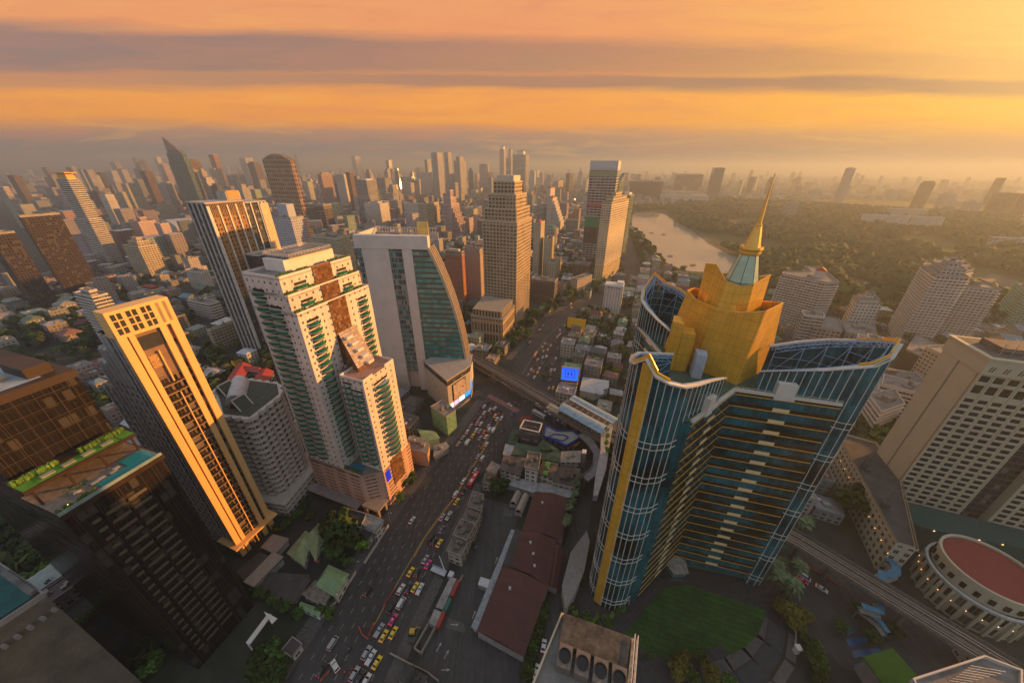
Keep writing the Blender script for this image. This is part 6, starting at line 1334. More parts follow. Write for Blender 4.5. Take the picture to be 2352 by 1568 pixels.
 for k in range(12):
  q = lerp2((-133.2, 53.2), (-143.6, 30), k/11); b = MB(); b.box((q[0]+.5, q[1]-.2, 53.5-k*.1), (1., .8, 1.4)); b.build('air_unit', CONC, t, tuple(t.location))
  b = MB(); q = lerp2((-136, 54), (-150, 59), k/11); b.box((q[0], q[1], 60.9), (1.4, 1.2, 1.1)); b.build('roof_box', ROOFG, t, tuple(t.location))
dark_pair()
# beige block with scalloped balconies
def scallop():
 P = ccw([(-124, 128), (-121.2, 146.6), (-128, 156), (-148, 160), (-158, 151), (-138, 130)]); c = cen(P); FOOT.append(offset_poly(P, 4))
 R = thing('condo_tower', 'beige rounded tower with scalloped balconies and white vault on a dark green roof', 'tower', (*c, 0))
 fm = facade('scallop_wall', (.50, .43, .35), (.035, .03, .03), pitch=3.2, floor=3.4, wf=.5, hf=.5)
 b = MB(); b.prism(P, 0, 62); part(b, 'wall', fm, R, c)
 def scal(off, amp, per):
  out = []; Q = offset_poly(P, off)
  for i in range(len(Q)):
   A, B_ = Vector(Q[i]), Vector(Q[(i+1) % len(Q)]); L = (B_-A).length; n_ = Vector((B_.y-A.y, A.x-B_.x)).normalized(); k = max(1, round(L/per)); m_ = k*6
   for j in range(m_): out.append(tuple(A.lerp(B_, j/m_)+n_*amp*abs(math.sin(math.pi*k*j/m_))))
  return out
 BE = plain('beige_paint', (.56, .48, .40), .65, var=.12)
 S_ = scal(.15, 1.35, 5.2); b = MB(); n = len(S_)
 b.prism(S_, 57.6, 57.85, top=0, bottom=True); b.prism(S_, 57.85, 58.9, top=0); o = part(b, 'balcony_ring', BE, R, c); repeat(o, 16, 3.4, R)
 b = MB(); b.prism(scal(.4, 1.5, 5.2), 61.2, 63.2, top=0); part(b, 'cornice', BE, R, c)
 b = MB(); b.face([(*q, 63.3) for q in scale_poly(P, .98)]); part(b, 'roof', plain('dark_green_roof', (.075, .085, .06), .9, var=.3), R, c)
 for sgn, (x, y) in ((1, (-150, 149)), (1, (-134, 137))):
  b = MB(); q = [(x-5, y-2, 63.4), (x+3, y-5, 63.4), (x+5, y+1, 63.4), (x-3, y+4, 63.4)]; r0 = ((q[0][0]+q[1][0])/2, (q[0][1]+q[1][1])/2, 68.5); r1 = ((q[2][0]+q[3][0])/2, (q[2][1]+q[3][1])/2, 68.5)
  b.face([q[0], r0, r1, q[3]]); b.face([r0, q[1], q[2], r1]); part(b, 'gable', plain('dark_green_roof', None), R, c)
  b = MB(); [b.tube(u, v, .35, 4) for u, v in ((q[0], r0), (r0, q[1]), (q[3], r1), (r1, q[2]), (r0, r1))]; part(b, 'gable_frame', BE, R, c)
 b = MB(); A, B_ = Vector((-148, 156, 63)), Vector((-138, 138, 63)); d = (B_-A).normalized(); s = Vector((-d.y, d.x, 0)); K = 12
 ring0 = [A+s*4*math.cos(math.pi*k/K)+Vector((0, 0, 5.5*math.sin(math.pi*k/K))) for k in range(K+1)]; ring1 = [p+(B_-A) for p in ring0]
 for k in range(K): b.face([ring0[k], ring0[k+1], ring1[k+1], ring1[k]])
 b.face(ring0); b.face(ring1[::-1]); part(b, 'vault', plain('vault_white', (.55, .53, .52), .5), R, c)
 b = MB(); b.prism(scale_poly(P, 1.28, (c[0]-2, c[1]+3)), 0, 9, top=0); part(b, 'car_park_deck', fm, R, c)
 for k in range(3): b = MB(); b.prism(scale_poly(P, 1.30, (c[0]-2, c[1]+3)), 2.6+3*k, 3.8+3*k, top=0, bottom=True); part(b, 'deck_parapet', BE, R, c)
scallop()
# white balcony tower behind the slim tower
tower('apartment_tower', 'white stepped flats directly behind the slim sunlit tower', [(-399.8, 308.4), (-395.9, 318.9), (-427.4, 330.6), (-431.3, 320.2)], 56, 'whiteband', cat='flats', ledge=.8, tiers=((.5, 4),))
tower('apartment_block', 'beige terraced block with garden roof left of the dark and white tower', [(-299.5, 307.0), (-290.5, 331.0), (-295.8, 333.0), (-304.7, 309.0)], 22, 'beige', cat='flats', ledge=.3)
tower('apartment_block', 'white frame flats with many small balconies above the garden roof block', [(-361.0, 382.6), (-357.0, 393.4), (-396.1, 408.0), (-400.1, 397.2)], 20, 'greyband', cat='flats', ledge=.5)
tower('apartment_block', 'white block with green flat roof and red painted stair top', [(-502.4, 456.5), (-497.3, 469.9), (-530.1, 482.1), (-535.1, 468.7)], 12, 'white', cat='flats', crown=('box', 3, RED))
# ================================================================ railway, station, low buildings near the junction
def loft(b, path, prof, close=False):
 """sweep a cross-section [(side, up)] along a 3D path"""
 secs = []
 for i, p in enumerate(path):
  a = Vector(path[max(i-1, 0)][:2]); c = Vector(path[min(i+1, len(path)-1)][:2]); d = (c-a).normalized(); n = Vector((d.y, -d.x))
  secs.append([(p[0]+n.x*s, p[1]+n.y*s, p[2]+u) for s, u in prof])
 m = len(prof)
 for i in range(len(secs)-1):
  L = math.dist(path[i][:2], path[i+1][:2])
  for k in range(m if close else m-1): b.face([secs[i][k], secs[i][(k+1) % m], secs[i+1][(k+1) % m], secs[i+1][k]], [(0, k), (0, k+1), (L, k+1), (L, k)])
 if close: b.face(secs[0]); b.face(secs[-1][::-1])
VP = [(-110, 352), (-75, 316), (-42, 282), (0, 240), (31, 208), (60, 178), (96, 143), (138, 102), (174, 60), (214, 12)]
VZ = 11.5
dk_conc = plain('viaduct_concrete', (.15, .125, .10), .85, var=.35, scale=.5); railm = plain('rail_steel', (.55, .48, .42), .3, .6); trackm = plain('track_bed', (.07, .05, .04), .9)
t = thing('railway_viaduct', 'long elevated railway viaduct with rails crossing over the junction', 'viaduct', (0, 240, 0))
for i in range(len(VP)-1):
 p0, p1 = (*VP[i], VZ), (*VP[i+1], VZ)
 b = MB(); loft(b, [p0, p1], [(-5.2, 0), (-5.2, 1.7), (-4.9, 1.7), (-4.9, .5), (4.9, .5), (4.9, 1.7), (5.2, 1.7), (5.2, 0), (2.4, -1.8), (-2.4, -1.8)], True); b.build('deck_span', dk_conc, t, (0, 240, 0))
 b = MB(); loft(b, [p0, p1], [(-4.4, .55), (-1.0, .55), (-1.0, .8), (-4.4, .8)], True); loft(b, [p0, p1], [(1.0, .55), (4.4, .55), (4.4, .8), (1.0, .8)], True); b.build('track_bed', trackm, t, (0, 240, 0))
 for s in (-3.4, -1.95, 1.95, 3.4): b = MB(); loft(b, [p0, p1], [(s-.1, .8), (s+.1, .8), (s+.1, 1.02), (s-.1, 1.02)], True); b.build('rail', railm, t, (0, 240, 0))
 L = math.dist(VP[i], VP[i+1])
 for k in range(int(L/24)+1):
  q = lerp2(VP[i], VP[i+1], min(1, (k+.5)*24/L)); b = MB(); b.lathe((*q, 0), [(1.1, 0), (1.1, 8.2), (2.2, 9.9)], 10); b.build('pier', dk_conc, t, (0, 240, 0))
 k = 0
 while k < L/6.5:
  q = lerp2(VP[i], VP[i+1], k*6.5/L); b = MB(); b.box((q[0], q[1], VZ+1.7), (.12, .5, .9)); b.build('trackside_box', METAL, t, (0, 240, 0)); k += 3
# lattice walkway under the deck, left of the station
b = MB()
for (x0, y0), (x1, y1) in (((-36, 269), (26, 206)),):
 for s in (0,): truss(b, (x0, y0, 9.6), (x1, y1, 9.6), 0, .12, 34, 2.0)
b.build('walkway_truss', plain('walkway_grey', (.28, .25, .22), .7), t, (0, 240, 0))
st = thing('railway_station', 'elevated station with two long pale blue curved roofs beside the junction', 'station', (50, 190, 0))
blue_roof = plain('station_roof', (.26, .36, .42), .45, .2, var=.35, scale=.4)
def quad_vault(q, z, rise, name, mat, par, org, seg=8):
 A, B_, C_, D_ = q   # A->B across one end, D->C across the other end
 b = MB(); zz = [z+rise*math.sin(math.pi*k/seg) for k in range(seg+1)]
 for k in range(seg):
  a0, a1 = lerp2(A, B_, k/seg), lerp2(A, B_, (k+1)/seg); d0, d1 = lerp2(D_, C_, k/seg), lerp2(D_, C_, (k+1)/seg)
  b.face([(*a0, zz[k]), (*a1, zz[k+1]), (*d1, zz[k+1]), (*d0, zz[k])]); b.face([(*a1, zz[k+1]-.25), (*a0, zz[k]-.25), (*d0, zz[k]-.25), (*d1, zz[k+1]-.25)])
 return b.build(name, mat, par, org)
quad_vault([(32.8, 194.4), (38.2, 202.0), (63.5, 178.2), (58.5, 169.0)], 17.0, 1.6, 'platform_roof', blue_roof, st, (50, 190, 0))
quad_vault([(42.5, 205.6), (47.6, 211.2), (73.5, 184.5), (68.0, 178.6)], 17.0, 1.4, 'platform_roof', blue_roof, st, (50, 190, 0))
for A, B_ in (((36.9, 200), (61.5, 175.6)), ((42.6, 205.2), (67, 179.2))):
 b = MB(); loft(b, [(*A, 18.2), (*B_, 18.2)], [(-.35, -.2), (.35, -.2), (.35, .3), (-.35, .3)], True); b.build('roof_beam', PALE, st, (50, 190, 0))
for k in range(9):
 q0, q1 = lerp2((34, 196), (60, 171), k/8), lerp2((46, 209), (70, 182), k/8); b = MB(); b.tube((*q0, 11), (*q0, 17), .3, 6); b.tube((*q1, 11), (*q1, 17), .3, 6); b.tube((*q0, 17.6), (*q1, 17.6), .18, 4); b.build('portal_frame', METAL, st, (50, 190, 0))
b = MB(); b.prism([(28, 199), (42, 213.5), (76, 183), (61, 166)], 9.6, 12.0, top=0, bottom=True); b.build('platform_slab', dk_conc, st, (50, 190, 0))
b = MB(); b.prism([(25, 202), (33, 194.5), (37, 200), (29, 207)], 12, 13.0, top=0); b.build('end_platform', plain('end_deck', (.34, .28, .2), .8), st, (50, 190, 0))
for k in range(6): q = lerp2((32, 200), (66, 172), k/5); b = MB(); b.lathe((*q, 0), [(1.2, 0), (1.2, 9.6)], 10); b.build('pier', dk_conc, st, (50, 190, 0))
FOOT.append([(25, 200), (42, 215), (80, 182), (60, 160)])
# curved ramp and lift tower by the station
b = MB(); path = [(47+0.0, 178, 9), (52, 170, 8.6), (54.5, 161, 8.2), (52, 151, 7.8), (48, 146, 7.2), (43.5, 142.5, 6.8)]; loft(b, path, [(-2.6, 0), (-2.6, 1.3), (-2.3, 1.3), (-2.3, .4), (2.3, .4), (2.3, 1.3), (2.6, 1.3), (2.6, 0)], True)
rt_ = thing('footbridge_ramp', 'grey curved raised walkway between station and glass tower', 'walkway', (50, 160, 0)); b.build('deck', plain('ramp_grey', (.22, .2, .19), .8), rt_, (50, 160, 0))
for q in path[1::2]: b = MB(); b.lathe((q[0], q[1], 0), [(.6, 0), (.6, q[2])], 8); b.build('pier', dk_conc, rt_, (50, 160, 0))
b = MB(); 
for k in range(9):
 q = path[1+k % 4]; x, y = q[0]+rng.uniform(-2, 2), q[1]+rng.uniform(-3, 3); b.tube((x-1.4, y-.6, q[2]+1.8), (x+1.4, y+.7, q[2]+1.8), .07, 4)
b.build('shade_frame', METAL, rt_, (50, 160, 0))

def low(name, label, P, h, roof, wall='white', cat='building', ridge=0., eave=.5, group=None, kit=0, z0=0., par=0.):
 """low building: wall mesh and a flat, gabled or hipped roof"""
 P = ccw(P); c = cen(P); t = thing(name, label, cat, (c[0], c[1], 0), group); FOOT.append(P)
 w = MB(); w.prism(P, z0, h); w.build('wall', FM[wall] if isinstance(wall, str) else wall, t, (c[0], c[1], 0))
 b = MB(); Q = offset_poly(P, eave)
 if ridge and len(P) == 4:
  if math.dist(Q[0], Q[1]) > math.dist(Q[1], Q[2]): Q = Q[1:]+Q[:1]
  m0, m1 = lerp2(Q[0], Q[1], .5), lerp2(Q[3], Q[2], .5); z = h+ridge
  if ridge > 0 and eave > .55: m0, m1 = lerp2(m0, m1, .22), lerp2(m1, m0, .22)    # hipped
  b.face([(*Q[0], h), (*m0, z), (*m1, z), (*Q[3], h)][::-1]); b.face([(*m0, z), (*Q[1], h), (*Q[2], h), (*m1, z)][::-1]); b.face([(*Q[0], h), (*Q[1], h), (*m0, z)]); b.face([(*Q[2], h), (*Q[3], h), (*m1, z)])
 else:
  b.prism(Q, h, h+.35, top=0, bottom=True)
  if kit: roof_kit(b, P, h+.35, kit, seed=int(abs(c[0]*13+c[1])), hmax=2.2)
 r = b.build('roof', roof, t, (c[0], c[1], 0))
 if par:
  for i in range(len(Q)):
   m = MB(); A, B_ = Vector(Q[i]), Vector(Q[(i+1) % len(Q)]); n = Vector(((B_-A).y, -(B_-A).x)).normalized()*-.3
   m.prism([tuple(A), tuple(B_), tuple(B_+n), tuple(A+n)], h+.35, h+par, top=0); m.build('parapet', CONC, r, (0, 0, 0)).location = (-c[0], -c[1], 0)
 return t
MAROON = plain('maroon_metal_roof', (.085, .030, .024), .65, var=.18, scale=.25, ribs=1.1); TIN = plain('tin_roof', (.30, .29, .27), .6, var=.45, scale=.3, ribs=1.0); TING = plain('green_tin_roof', (.055, .095, .055), .75, var=.4, scale=.3, ribs=1.2); TINB = plain('brown_tin_roof', (.13, .10, .08), .8, var=.5, scale=.3, ribs=.9)
PGRN = plain('pale_green_roof', (.30, .34, .17), .75, var=.2, scale=.4, ribs=.8); PGR2 = plain('mint_roof', (.22, .33, .16), .75, var=.25, scale=.4, ribs=.8); BLUEP = plain('blue_trim', (.01, .04, .28), .5); STAIN = plain('stained_slab', (.17, .145, .115), .9, var=.75, scale=.35)
GREYW = plain('grey_wall', (.30, .28, .25), .85, var=.3); BEIGEW = plain('beige_wall', (.38, .31, .23), .85, var=.25); ORW = plain('orange_wall', (.45, .26, .14), .8, var=.2); GRW = plain('mint_wall', (.28, .42, .26), .8, var=.2)
# the long maroon roofed market hall, three joined halls
for lab, P in (('far hall of the maroon roofed row', [(13.5, 134.4), (31.5, 130.6), (25.6, 106.5), (6.2, 112)]), ('middle hall of the maroon roofed row with white roof vents', [(6.2, 111.2), (22.5, 106.2), (16.6, 86), (0.6, 94)]), ('near hall of the maroon roofed row, the largest', [(-3.4, 93.6), (16.4, 85.4), (5.2, 61.4), (-12.8, 69.2)])):
 t = low('market_hall', lab, P, 5.5, MAROON, GREYW, 'hall', ridge=1.9, eave=.3)
 b = MB(); n_ = 3 if 'middle' in lab else 1
 for k in range(n_): q = lerp2(lerp2(P[0], P[1], .3+.2*k), lerp2(P[3], P[2], .35+.1*k), .3+.25*k); b.box((q[0], q[1], 6.6), (1.1, 1.1, 1.1))
 b.build('roof_vent', plain('vent_white', (.4, .42, .38), .7), t, tuple(t.location))
low('side_hall', 'narrow lean-to with its own maroon ridge beside the middle hall', [(21.4, 104.5), (25.8, 103), (20.4, 85), (16.9, 86.6)], 4.6, MAROON, GREYW, 'hall', ridge=1.4, eave=.2)
low('covered_walk', 'long pale blue grey canopy strip along the maroon halls', [(2.2, 112.4), (.6, 112.8), (-15.2, 71.5), (-13.6, 70.8)], 3.2, plain('canopy_blue_grey', (.26, .29, .30), .7, var=.4, scale=.6), GREYW, 'canopy')
low('shed_roof', 'dark lean-to roof between pale canopy strip and middle hall', [(5.6, 112), (2.6, 112.6), (-3.2, 95.6), (-.2, 94.4)], 3.6, ROOFD, GREYW, 'shed')
for i, x in enumerate((0, 4.6)):
 q = [(2.0, 135.8), (6.1, 135.8), (3.1, 127.9), (-0.8, 128.9)] if not i else [(6.4, 134.5), (10.4, 133.8), (6.0, 122.7), (2.1, 124.0)]
 tt = thing('barrel_shed', 'beige barrel roofed shed in the car park, '+('shorter one at left' if not i else 'longer one at right'), 'shed', (*cen(q), 0)); c = cen(q)
 quad_vault([q[0], q[1], q[2], q[3]], 3, 2.4, 'vault_roof', plain('vault_beige', (.36, .31, .25), .8, var=.2), tt, (c[0], c[1], 0)); b = MB(); b.prism(q, 0, 3); b.build('wall', GREYW, tt, (c[0], c[1], 0)); FOOT.append(q)
SP = plain('pale_tin', (.38, .38, .37), .6, var=.35, scale=.3, ribs=1.2)
low('long_shed', 'long pale tin roof at the head of the car park, left part', [(-5.0, 147.4), (16.6, 142.1), (14.4, 134.6), (-6.7, 142.8)], 4, SP, GREYW, 'shed', eave=.2)
low('long_shed', 'pale tin roof right of the long one, above the maroon hall', [(16.6, 142.1), (39.5, 138.3), (33.8, 131.8), (15.1, 136.2)], 4, SP, GREYW, 'shed', eave=.2)
low('shop_house', 'brown roofed shop house with pale wall behind the pale tin roofs', [(-4.1, 158.0), (9.4, 156.0), (4.8, 143.3), (-6.7, 147.6)], 9, TINB, 'beige', 'shop', kit=3)
low('shop_house', 'stepped white apartment house amid the brown roofed shops', [(10.7, 155.3), (17.6, 154.3), (15.3, 142.1), (8.1, 144.2)], 14, STAIN, 'white', 'shop', kit=4, par=1.2)
low('shop_house', 'shop house with bright green roof strip among brown roofs', [(19.8, 153.6), (27.9, 151.7), (24.6, 140.6), (15.6, 144.8)], 9, TINB, 'beige', 'shop', kit=2)
q = [(20.7, 152.7), (24.1, 152.2), (21.1, 142.3), (18.5, 143.1)]; sheet('paint_patch', q, 9.45, plain('bright_green_roof', (.12, .30, .06), .8), None) if False else None
low('roof_awning', 'bright green awning laid over the shop house roof', q, 9.9, plain('bright_green_roof', (.12, .30, .06), .8), TINB, 'awning', z0=9.4, eave=.05)
low('shop_house', 'dark patched tin roof house at the end of the shop row', [(27.4, 150.0), (41.4, 149.0), (36.5, 136.6), (24.5, 139.9)], 8, TINB, 'beige', 'shop', kit=5)
low('shop_house', 'long dark green tin roof hall behind the shop row', [(3.3, 169.3), (30.5, 161.0), (29.6, 153.5), (0.9, 159.4)], 9, TING, 'beige', 'shop', kit=4)
low('shop_house', 'green roof wedge beside the blue trimmed roof', [(20.8, 172.9), (30.6, 163.5), (26.5, 163.1), (17.3, 167.2)], 8.2, TING, 'beige', 'shop')
low('shop_house', 'small building with pale tin roof strip left of the green hall', [(-3.5, 168.9), (1.7, 167.3), (-0.9, 158.5), (-4.8, 160.4)], 8, SP, 'beige', 'shop')
low('shop_house', 'narrow green tin roof by the avenue above the pale strip', [(1.1, 182.5), (6.6, 181.8), (2.5, 169.4), (-2.0, 170.5)], 8, TING, 'beige', 'shop', kit=2)
t = low('framed_block', 'black and white hoarded block with an open frame top near the station', [(7.4, 183.6), (20.5, 180.6), (17.6, 172.3), (4.9, 175.7)], 12, ROOFD, facade('hoarding', (.10, .08, .09), (.22, .2, .2), pitch=9, floor=5, wf=.6, hf=.3, rough=.6), 'building', kit=6, eave=.1)
b = MB(); q = [(8.7, 185.7), (20.8, 182.3), (18.1, 173.6), (5.7, 177.7)]
for i in range(4): loft(b, [(*q[i], 14.5), (*q[(i+1) % 4], 14.5)], [(-.35, -.3), (.35, -.3), (.35, .3), (-.35, .3)], True); b.tube((*q[i], 12), (*q[i], 14.5), .25, 4)
b.build('top_frame', PALE, t, tuple(t.location))
P7 = [(24.4, 187.5), (31.4, 181.9), (42.0, 182.3), (46.5, 176.4), (36.1, 168.8), (25.6, 175.5), (21.8, 177.2)]
t = low('restaurant_block', 'grey roofed block with thick blue trim round its folded roof', P7, 7.5, plain('felt_grey', (.28, .27, .23), .85, var=.25), 'blueglass', 'building', eave=.1)
b = MB(); Q = ccw(P7)
for i in range(len(Q)): loft(b, [(*Q[i], 8), (*Q[(i+1) % len(Q)], 8)], [(-.45, -.9), (.45, -.9), (.45, .35), (-.45, .35)], True)
z_ = [(28.7, 178.8), (35.2, 178.2), (38.3, 175.9), (34.3, 172.2), (24.9, 176.1)]
for i in range(len(z_)): loft(b, [(*z_[i], 8.1), (*z_[(i+1) % len(z_)], 8.1)], [(-.3, 0), (.3, 0), (.3, .5), (-.3, .5)], True)
b.build('blue_trim', BLUEP, t, tuple(t.location)); b = MB(); loft(b, [(*P7[4], 7), (*P7[3], 7)], [(-.5, -2.5), (.5, -2.5), (.5, -1.8), (-.5, -1.8)], True); b.build('red_stripe', RED, t, tuple(t.location))
low('shop_house', 'white walled house with tan tin roof under the curved walkway', [(32.1, 161.5), (44.1, 162.4), (41.8, 153.4), (30.3, 153.5)], 9, plain('tan_tin', (.30, .26, .21), .8, var=.3), 'white', 'shop', kit=2)
low('stair_tower', 'slim grey lift shaft with white cap by the curved walkway', [(44.7, 160.8), (47.1, 160.5), (46.3, 157.4), (43.8, 157.7)], 12, WHITE, GREYW, 'lift tower', eave=.1)
low('shop_house', 'small orange walled house beside the avenue kerb', [(-11.7, 153.0), (-6.9, 150.2), (-9.3, 144.2), (-14.5, 146.8)], 9, ROOFG, ORW, 'shop')
low('shop_house', 'grey patched roof house below the small orange walled house', [(-15.3, 147.0), (-9.7, 145.2), (-11.2, 139.1), (-16.5, 140.3)], 6, STAIN, 'beige', 'shop', kit=2)
# old concrete shop row along the avenue and the container yard
for i, (P, h) in enumerate((([(-20.7, 130), (-15.2, 128.3), (-15.8, 119), (-22.4, 121.5)], 10), ([(-22.4, 121.5), (-15.8, 119), (-18.2, 110.5), (-25, 113)], 9), ([(-25, 113), (-18.2, 110.5), (-21.0, 103), (-27.6, 105.4)], 10.5), ([(-27.6, 105.4), (-21.0, 103), (-23, 96.5), (-29.6, 99)], 8.5))):
 low('shop_house', ('northmost', 'second', 'third', 'nearest')[i]+' of four stained concrete shop houses lining the avenue by the car park', P, h, STAIN, 'beige', 'shop', kit=5, group='stained concrete shop houses', par=.9)
for i, (P, m_, l) in enumerate((([(-27.3, 90.5), (-24.5, 89.6), (-28.6, 77.5), (-31.6, 78.6)], TIN, 'long grey patched tin shed in the container yard'), ([(-24.2, 89.3), (-22.8, 88.9), (-25, 82.5), (-26.4, 83)], plain('container_red', (.28, .05, .035), .7), 'rust red container by the yard wall, far one'), ([(-26.7, 82), (-25.3, 81.4), (-26.9, 77.0), (-28.3, 77.6)], plain('container_green', (.03, .13, .09), .7), 'dark green container between two red ones'), ([(-28.5, 77.2), (-27.1, 76.7), (-29.0, 71.0), (-30.4, 71.6)], plain('container_red', None), 'rust red container by the yard wall, near one'), ([(-32, 77.6), (-28.9, 76.6), (-30.4, 71.8), (-33.4, 72.8)], TIN, 'grey tin shed at the near end of the container yard'))):
 low('yard_shed' if i in (0, 4) else 'container', l, P, 2.8, m_, m_, 'shed' if i in (0, 4) else 'container', eave=.05)
b = MB(); yw = [(-22, 92), (-34.4, 63.5), (-37.5, 65), (-33.8, 73)]
for i in range(3): loft(b, [(*yw[i], 0), (*yw[i+1], 0)], [(-.12, 0), (.12, 0), (.12, 2.2), (-.12, 2.2)], True)
tag(b.build('yard_wall', BEIGEW), 'pale yard wall round the near end of the container yard', 'wall')
b = MB(); yw = [(-46.6, 63.6), (-38.5, 60.6), (-30.8, 58.0), (-26.1, 55.6)]
for i in range(3): loft(b, [(*yw[i], 0), (*yw[i+1], 0)], [(-.12, 0), (.12, 0), (.12, 1.6), (-.12, 1.6)], True)
tag(b.build('yard_wall', BEIGEW), 'low wall crossing the bottom of the car park', 'wall')
low('plant_block', 'low roof with white frame and air units at the bottom edge', [(-37.9, 57.9), (-30.2, 54.9), (-31.8, 51.3), (-40.2, 54.6)], 6, ROOFD, GREYW, 'building', kit=8)
# left side: villas, yards
low('villa', 'villa with pale green hipped roof, left wing', [(-103.5, 109.9), (-99.7, 107.6), (-96.4, 95.0), (-106.1, 99.9)], 5, PGRN, 'white', 'house', ridge=2.6, eave=.8)
low('villa', 'villa with pale green hipped roof, right wing by the big tree', [(-99.0, 114.1), (-93.2, 110.3), (-91.9, 97.4), (-101.8, 106.7)], 5, PGRN, 'white', 'house', ridge=2.6, eave=.8)
low('villa', 'villa with bright mint hipped roof beside the avenue wall', [(-83.4, 92.8), (-73.4, 89.2), (-74.7, 81.2), (-84.6, 85.5)], 6, PGR2, 'white', 'house', ridge=2.8, eave=.8)
low('villa', 'flat grey roofed annex of the mint roofed villa', [(-86.5, 86.7), (-77.8, 83.7), (-78.1, 78.1), (-88.9, 81.8)], 5.5, STAIN, 'white', 'house')
low('villa', 'small mint roofed lean-to at the front of the annex', [(-89.8, 79.9), (-79.2, 77.2), (-79.5, 74.7), (-89.5, 77.9)], 3, PGR2, 'white', 'house', ridge=.6, eave=.2)
low('shed', 'large dark flat roofed shed behind the villas', [(-120.4, 99.4), (-108.1, 96.8), (-113.6, 85.3), (-124.9, 91.5)], 4, ROOFD, GREYW, 'shed')
low('shed', 'tan canopy strip along the dark shed', [(-113.4, 99.4), (-107.9, 97.5), (-113.0, 85.3), (-118.0, 87.0)], 4.8, plain('tan_canopy', (.30, .25, .2), .8), GREYW, 'canopy')
low('shed', 'tan flat roof by the lane wall left of the villas', [(-119.5, 108.8), (-110.9, 106.8), (-112.9, 100.1), (-120.9, 102.9)], 4, plain('tan_canopy', None), GREYW, 'shed')
low('shed', 'wide dark yard roof in front of the mint roofed villa', [(-110.7, 91.2), (-91.9, 90.4), (-92.8, 79.3), (-110.8, 84.1)], 3, ROOFD, GREYW, 'shed')
low('white_house', 'flat roofed house with white parapets by the avenue, left', [(-89.0, 122.0), (-76.0, 118.3), (-75.5, 111.1), (-88.7, 116.0)], 7, ROOFD, 'white', 'house', par=1)
low('white_house', 'small white flat roofed house by the avenue, right', [(-74.5, 117.3), (-65.4, 114.1), (-67.2, 109.0), (-74.9, 112.3)], 8, TIN, 'white', 'house', par=1)
low('white_house', 'dark deck with white parapet under the small white house', [(-76.1, 112.2), (-69.5, 109.8), (-70.8, 104.9), (-75.2, 107.6)], 4, ROOFD, 'white', 'house', par=1)
low('guard_house', 'square dark framed kiosk by the avenue at the bottom', [(-85.6, 66.8), (-81.1, 64.8), (-82.6, 61.4), (-87.0, 63.2)], 4, ROOFD, 'white', 'kiosk', par=.6)
b = MB(); fw = [(-101.5, 64.8), (-99.2, 74.6), (-105.0, 77.5)]; 
loft(b, [(*fw[0], 4.5), (*fw[1], 4.5)], [(-1, 0), (1, 0), (1, .4), (-1, .4)], True); b.prism([(-102.0, 75.3), (-94.9, 72.9), (-95.9, 71.0)], 5, 5.5, top=0, bottom=True); [b.tube((*q, 0), (*q, 4.5), .3, 6) for q in fw[:2]]
tag(b.build('entrance_canopy', WHITE), 'thin white angular entrance canopy at the foot of the black tower', 'canopy')
for i, (P, h, rm, wm, l) in enumerate((([(-64.4, 171.9), (-52.6, 165.5), (-51.9, 157.0), (-64.0, 160.3)], 12, ROOFG, ORW, 'orange walled block with slit windows beside the avenue'), ([(-63.9, 181.7), (-53.4, 179.8), (-48.2, 173.9), (-57.1, 170.0)], 9, PGR2, GRW, 'light green house with mint roof by the avenue'), ([(-66.5, 171.4), (-57.0, 169.7), (-59.3, 160.6), (-66.7, 163.6)], 11.9, TIN, GREYW, 'grey tin roofed block behind the orange walled block'), ([(-50.8, 170.1), (-43.8, 173.3), (-41.5, 170.0), (-49.1, 161.7)], 5, TIN, GREYW, 'small shed roof right of the light green house'))):
 low('roadside_block', l, P, h, rm, wm, 'building', kit=2, ridge=1.5 if i == 1 else 0)
t = tower('office_building', 'green narrow office with rows of slats beside the avenue', [(-57.5, 196), (-44.5, 185.2), (-39.2, 192), (-50.5, 204)], 17, facade('green_slats', (.20, .36, .20), (.10, .20, .11), pitch=1.4, floor=3., wf=.6, hf=.45, rough=.5), cat='office', ks=2, par=.8)
# red roofed school behind the scalloped tower
for l, P in (('red pitched roof block, left, behind the scalloped tower', [(-247.0, 266.0), (-233.1, 262.6), (-221.4, 232.0), (-237.2, 239.3)]), ('red pitched roof block, right, behind the scalloped tower', [(-220.2, 255.3), (-207.1, 253.1), (-197.5, 224.9), (-211.5, 228.4)]), ('red roofed link between the two red pitched blocks', [(-234.9, 261.8), (-221.9, 258.5), (-217.7, 250.5), (-231.5, 253.6)])):
 low('school_block', l, P, 10, plain('bright_red_roof', (.36, .05, .035), .6, var=.12), 'greyband', 'school', ridge=2.4, eave=.4)
# right of the far avenue
t = low('screen_building', 'small block carrying a tilted bright blue display screen', [(40.8, 239), (54, 236.5), (62, 262), (48, 266)], 13, GRNR, 'whiteband', 'building', kit=2)
b = MB(); A_, B2 = (40.2, 238.4), (54.6, 235.6); b.prism([A_, B2, (55, 237), (40.6, 239.8)], 12.8, 25.6, top=0, bottom=True); b.build('screen_frame', plain('screen_case', (.38, .28, .17), .6), t, tuple(t.location))
scr = plain('led_blue', (.01, .05, .5), .3, emit=(.012, .13, 1., 1), es=.65); scd = plain('led_dark', (.0, .02, .2), .3, emit=(.004, .03, .35, 1), es=.6)
def onface(A, B_, f0, f1, z0, z1, off, name, mat, par, hh_=.05):
 d = (Vector(B_)-Vector(A)); n = Vector((d.y, -d.x)).normalized(); b = MB(); b.prism([tuple(Vector(A)+d*f0+n*off), tuple(Vector(A)+d*f1+n*off), tuple(Vector(A)+d*f1+n*(off+hh_)), tuple(Vector(A)+d*f0+n*(off+hh_))], z0, z1, top=0, bottom=True); return b.build(name, mat, par, tuple(par.location))
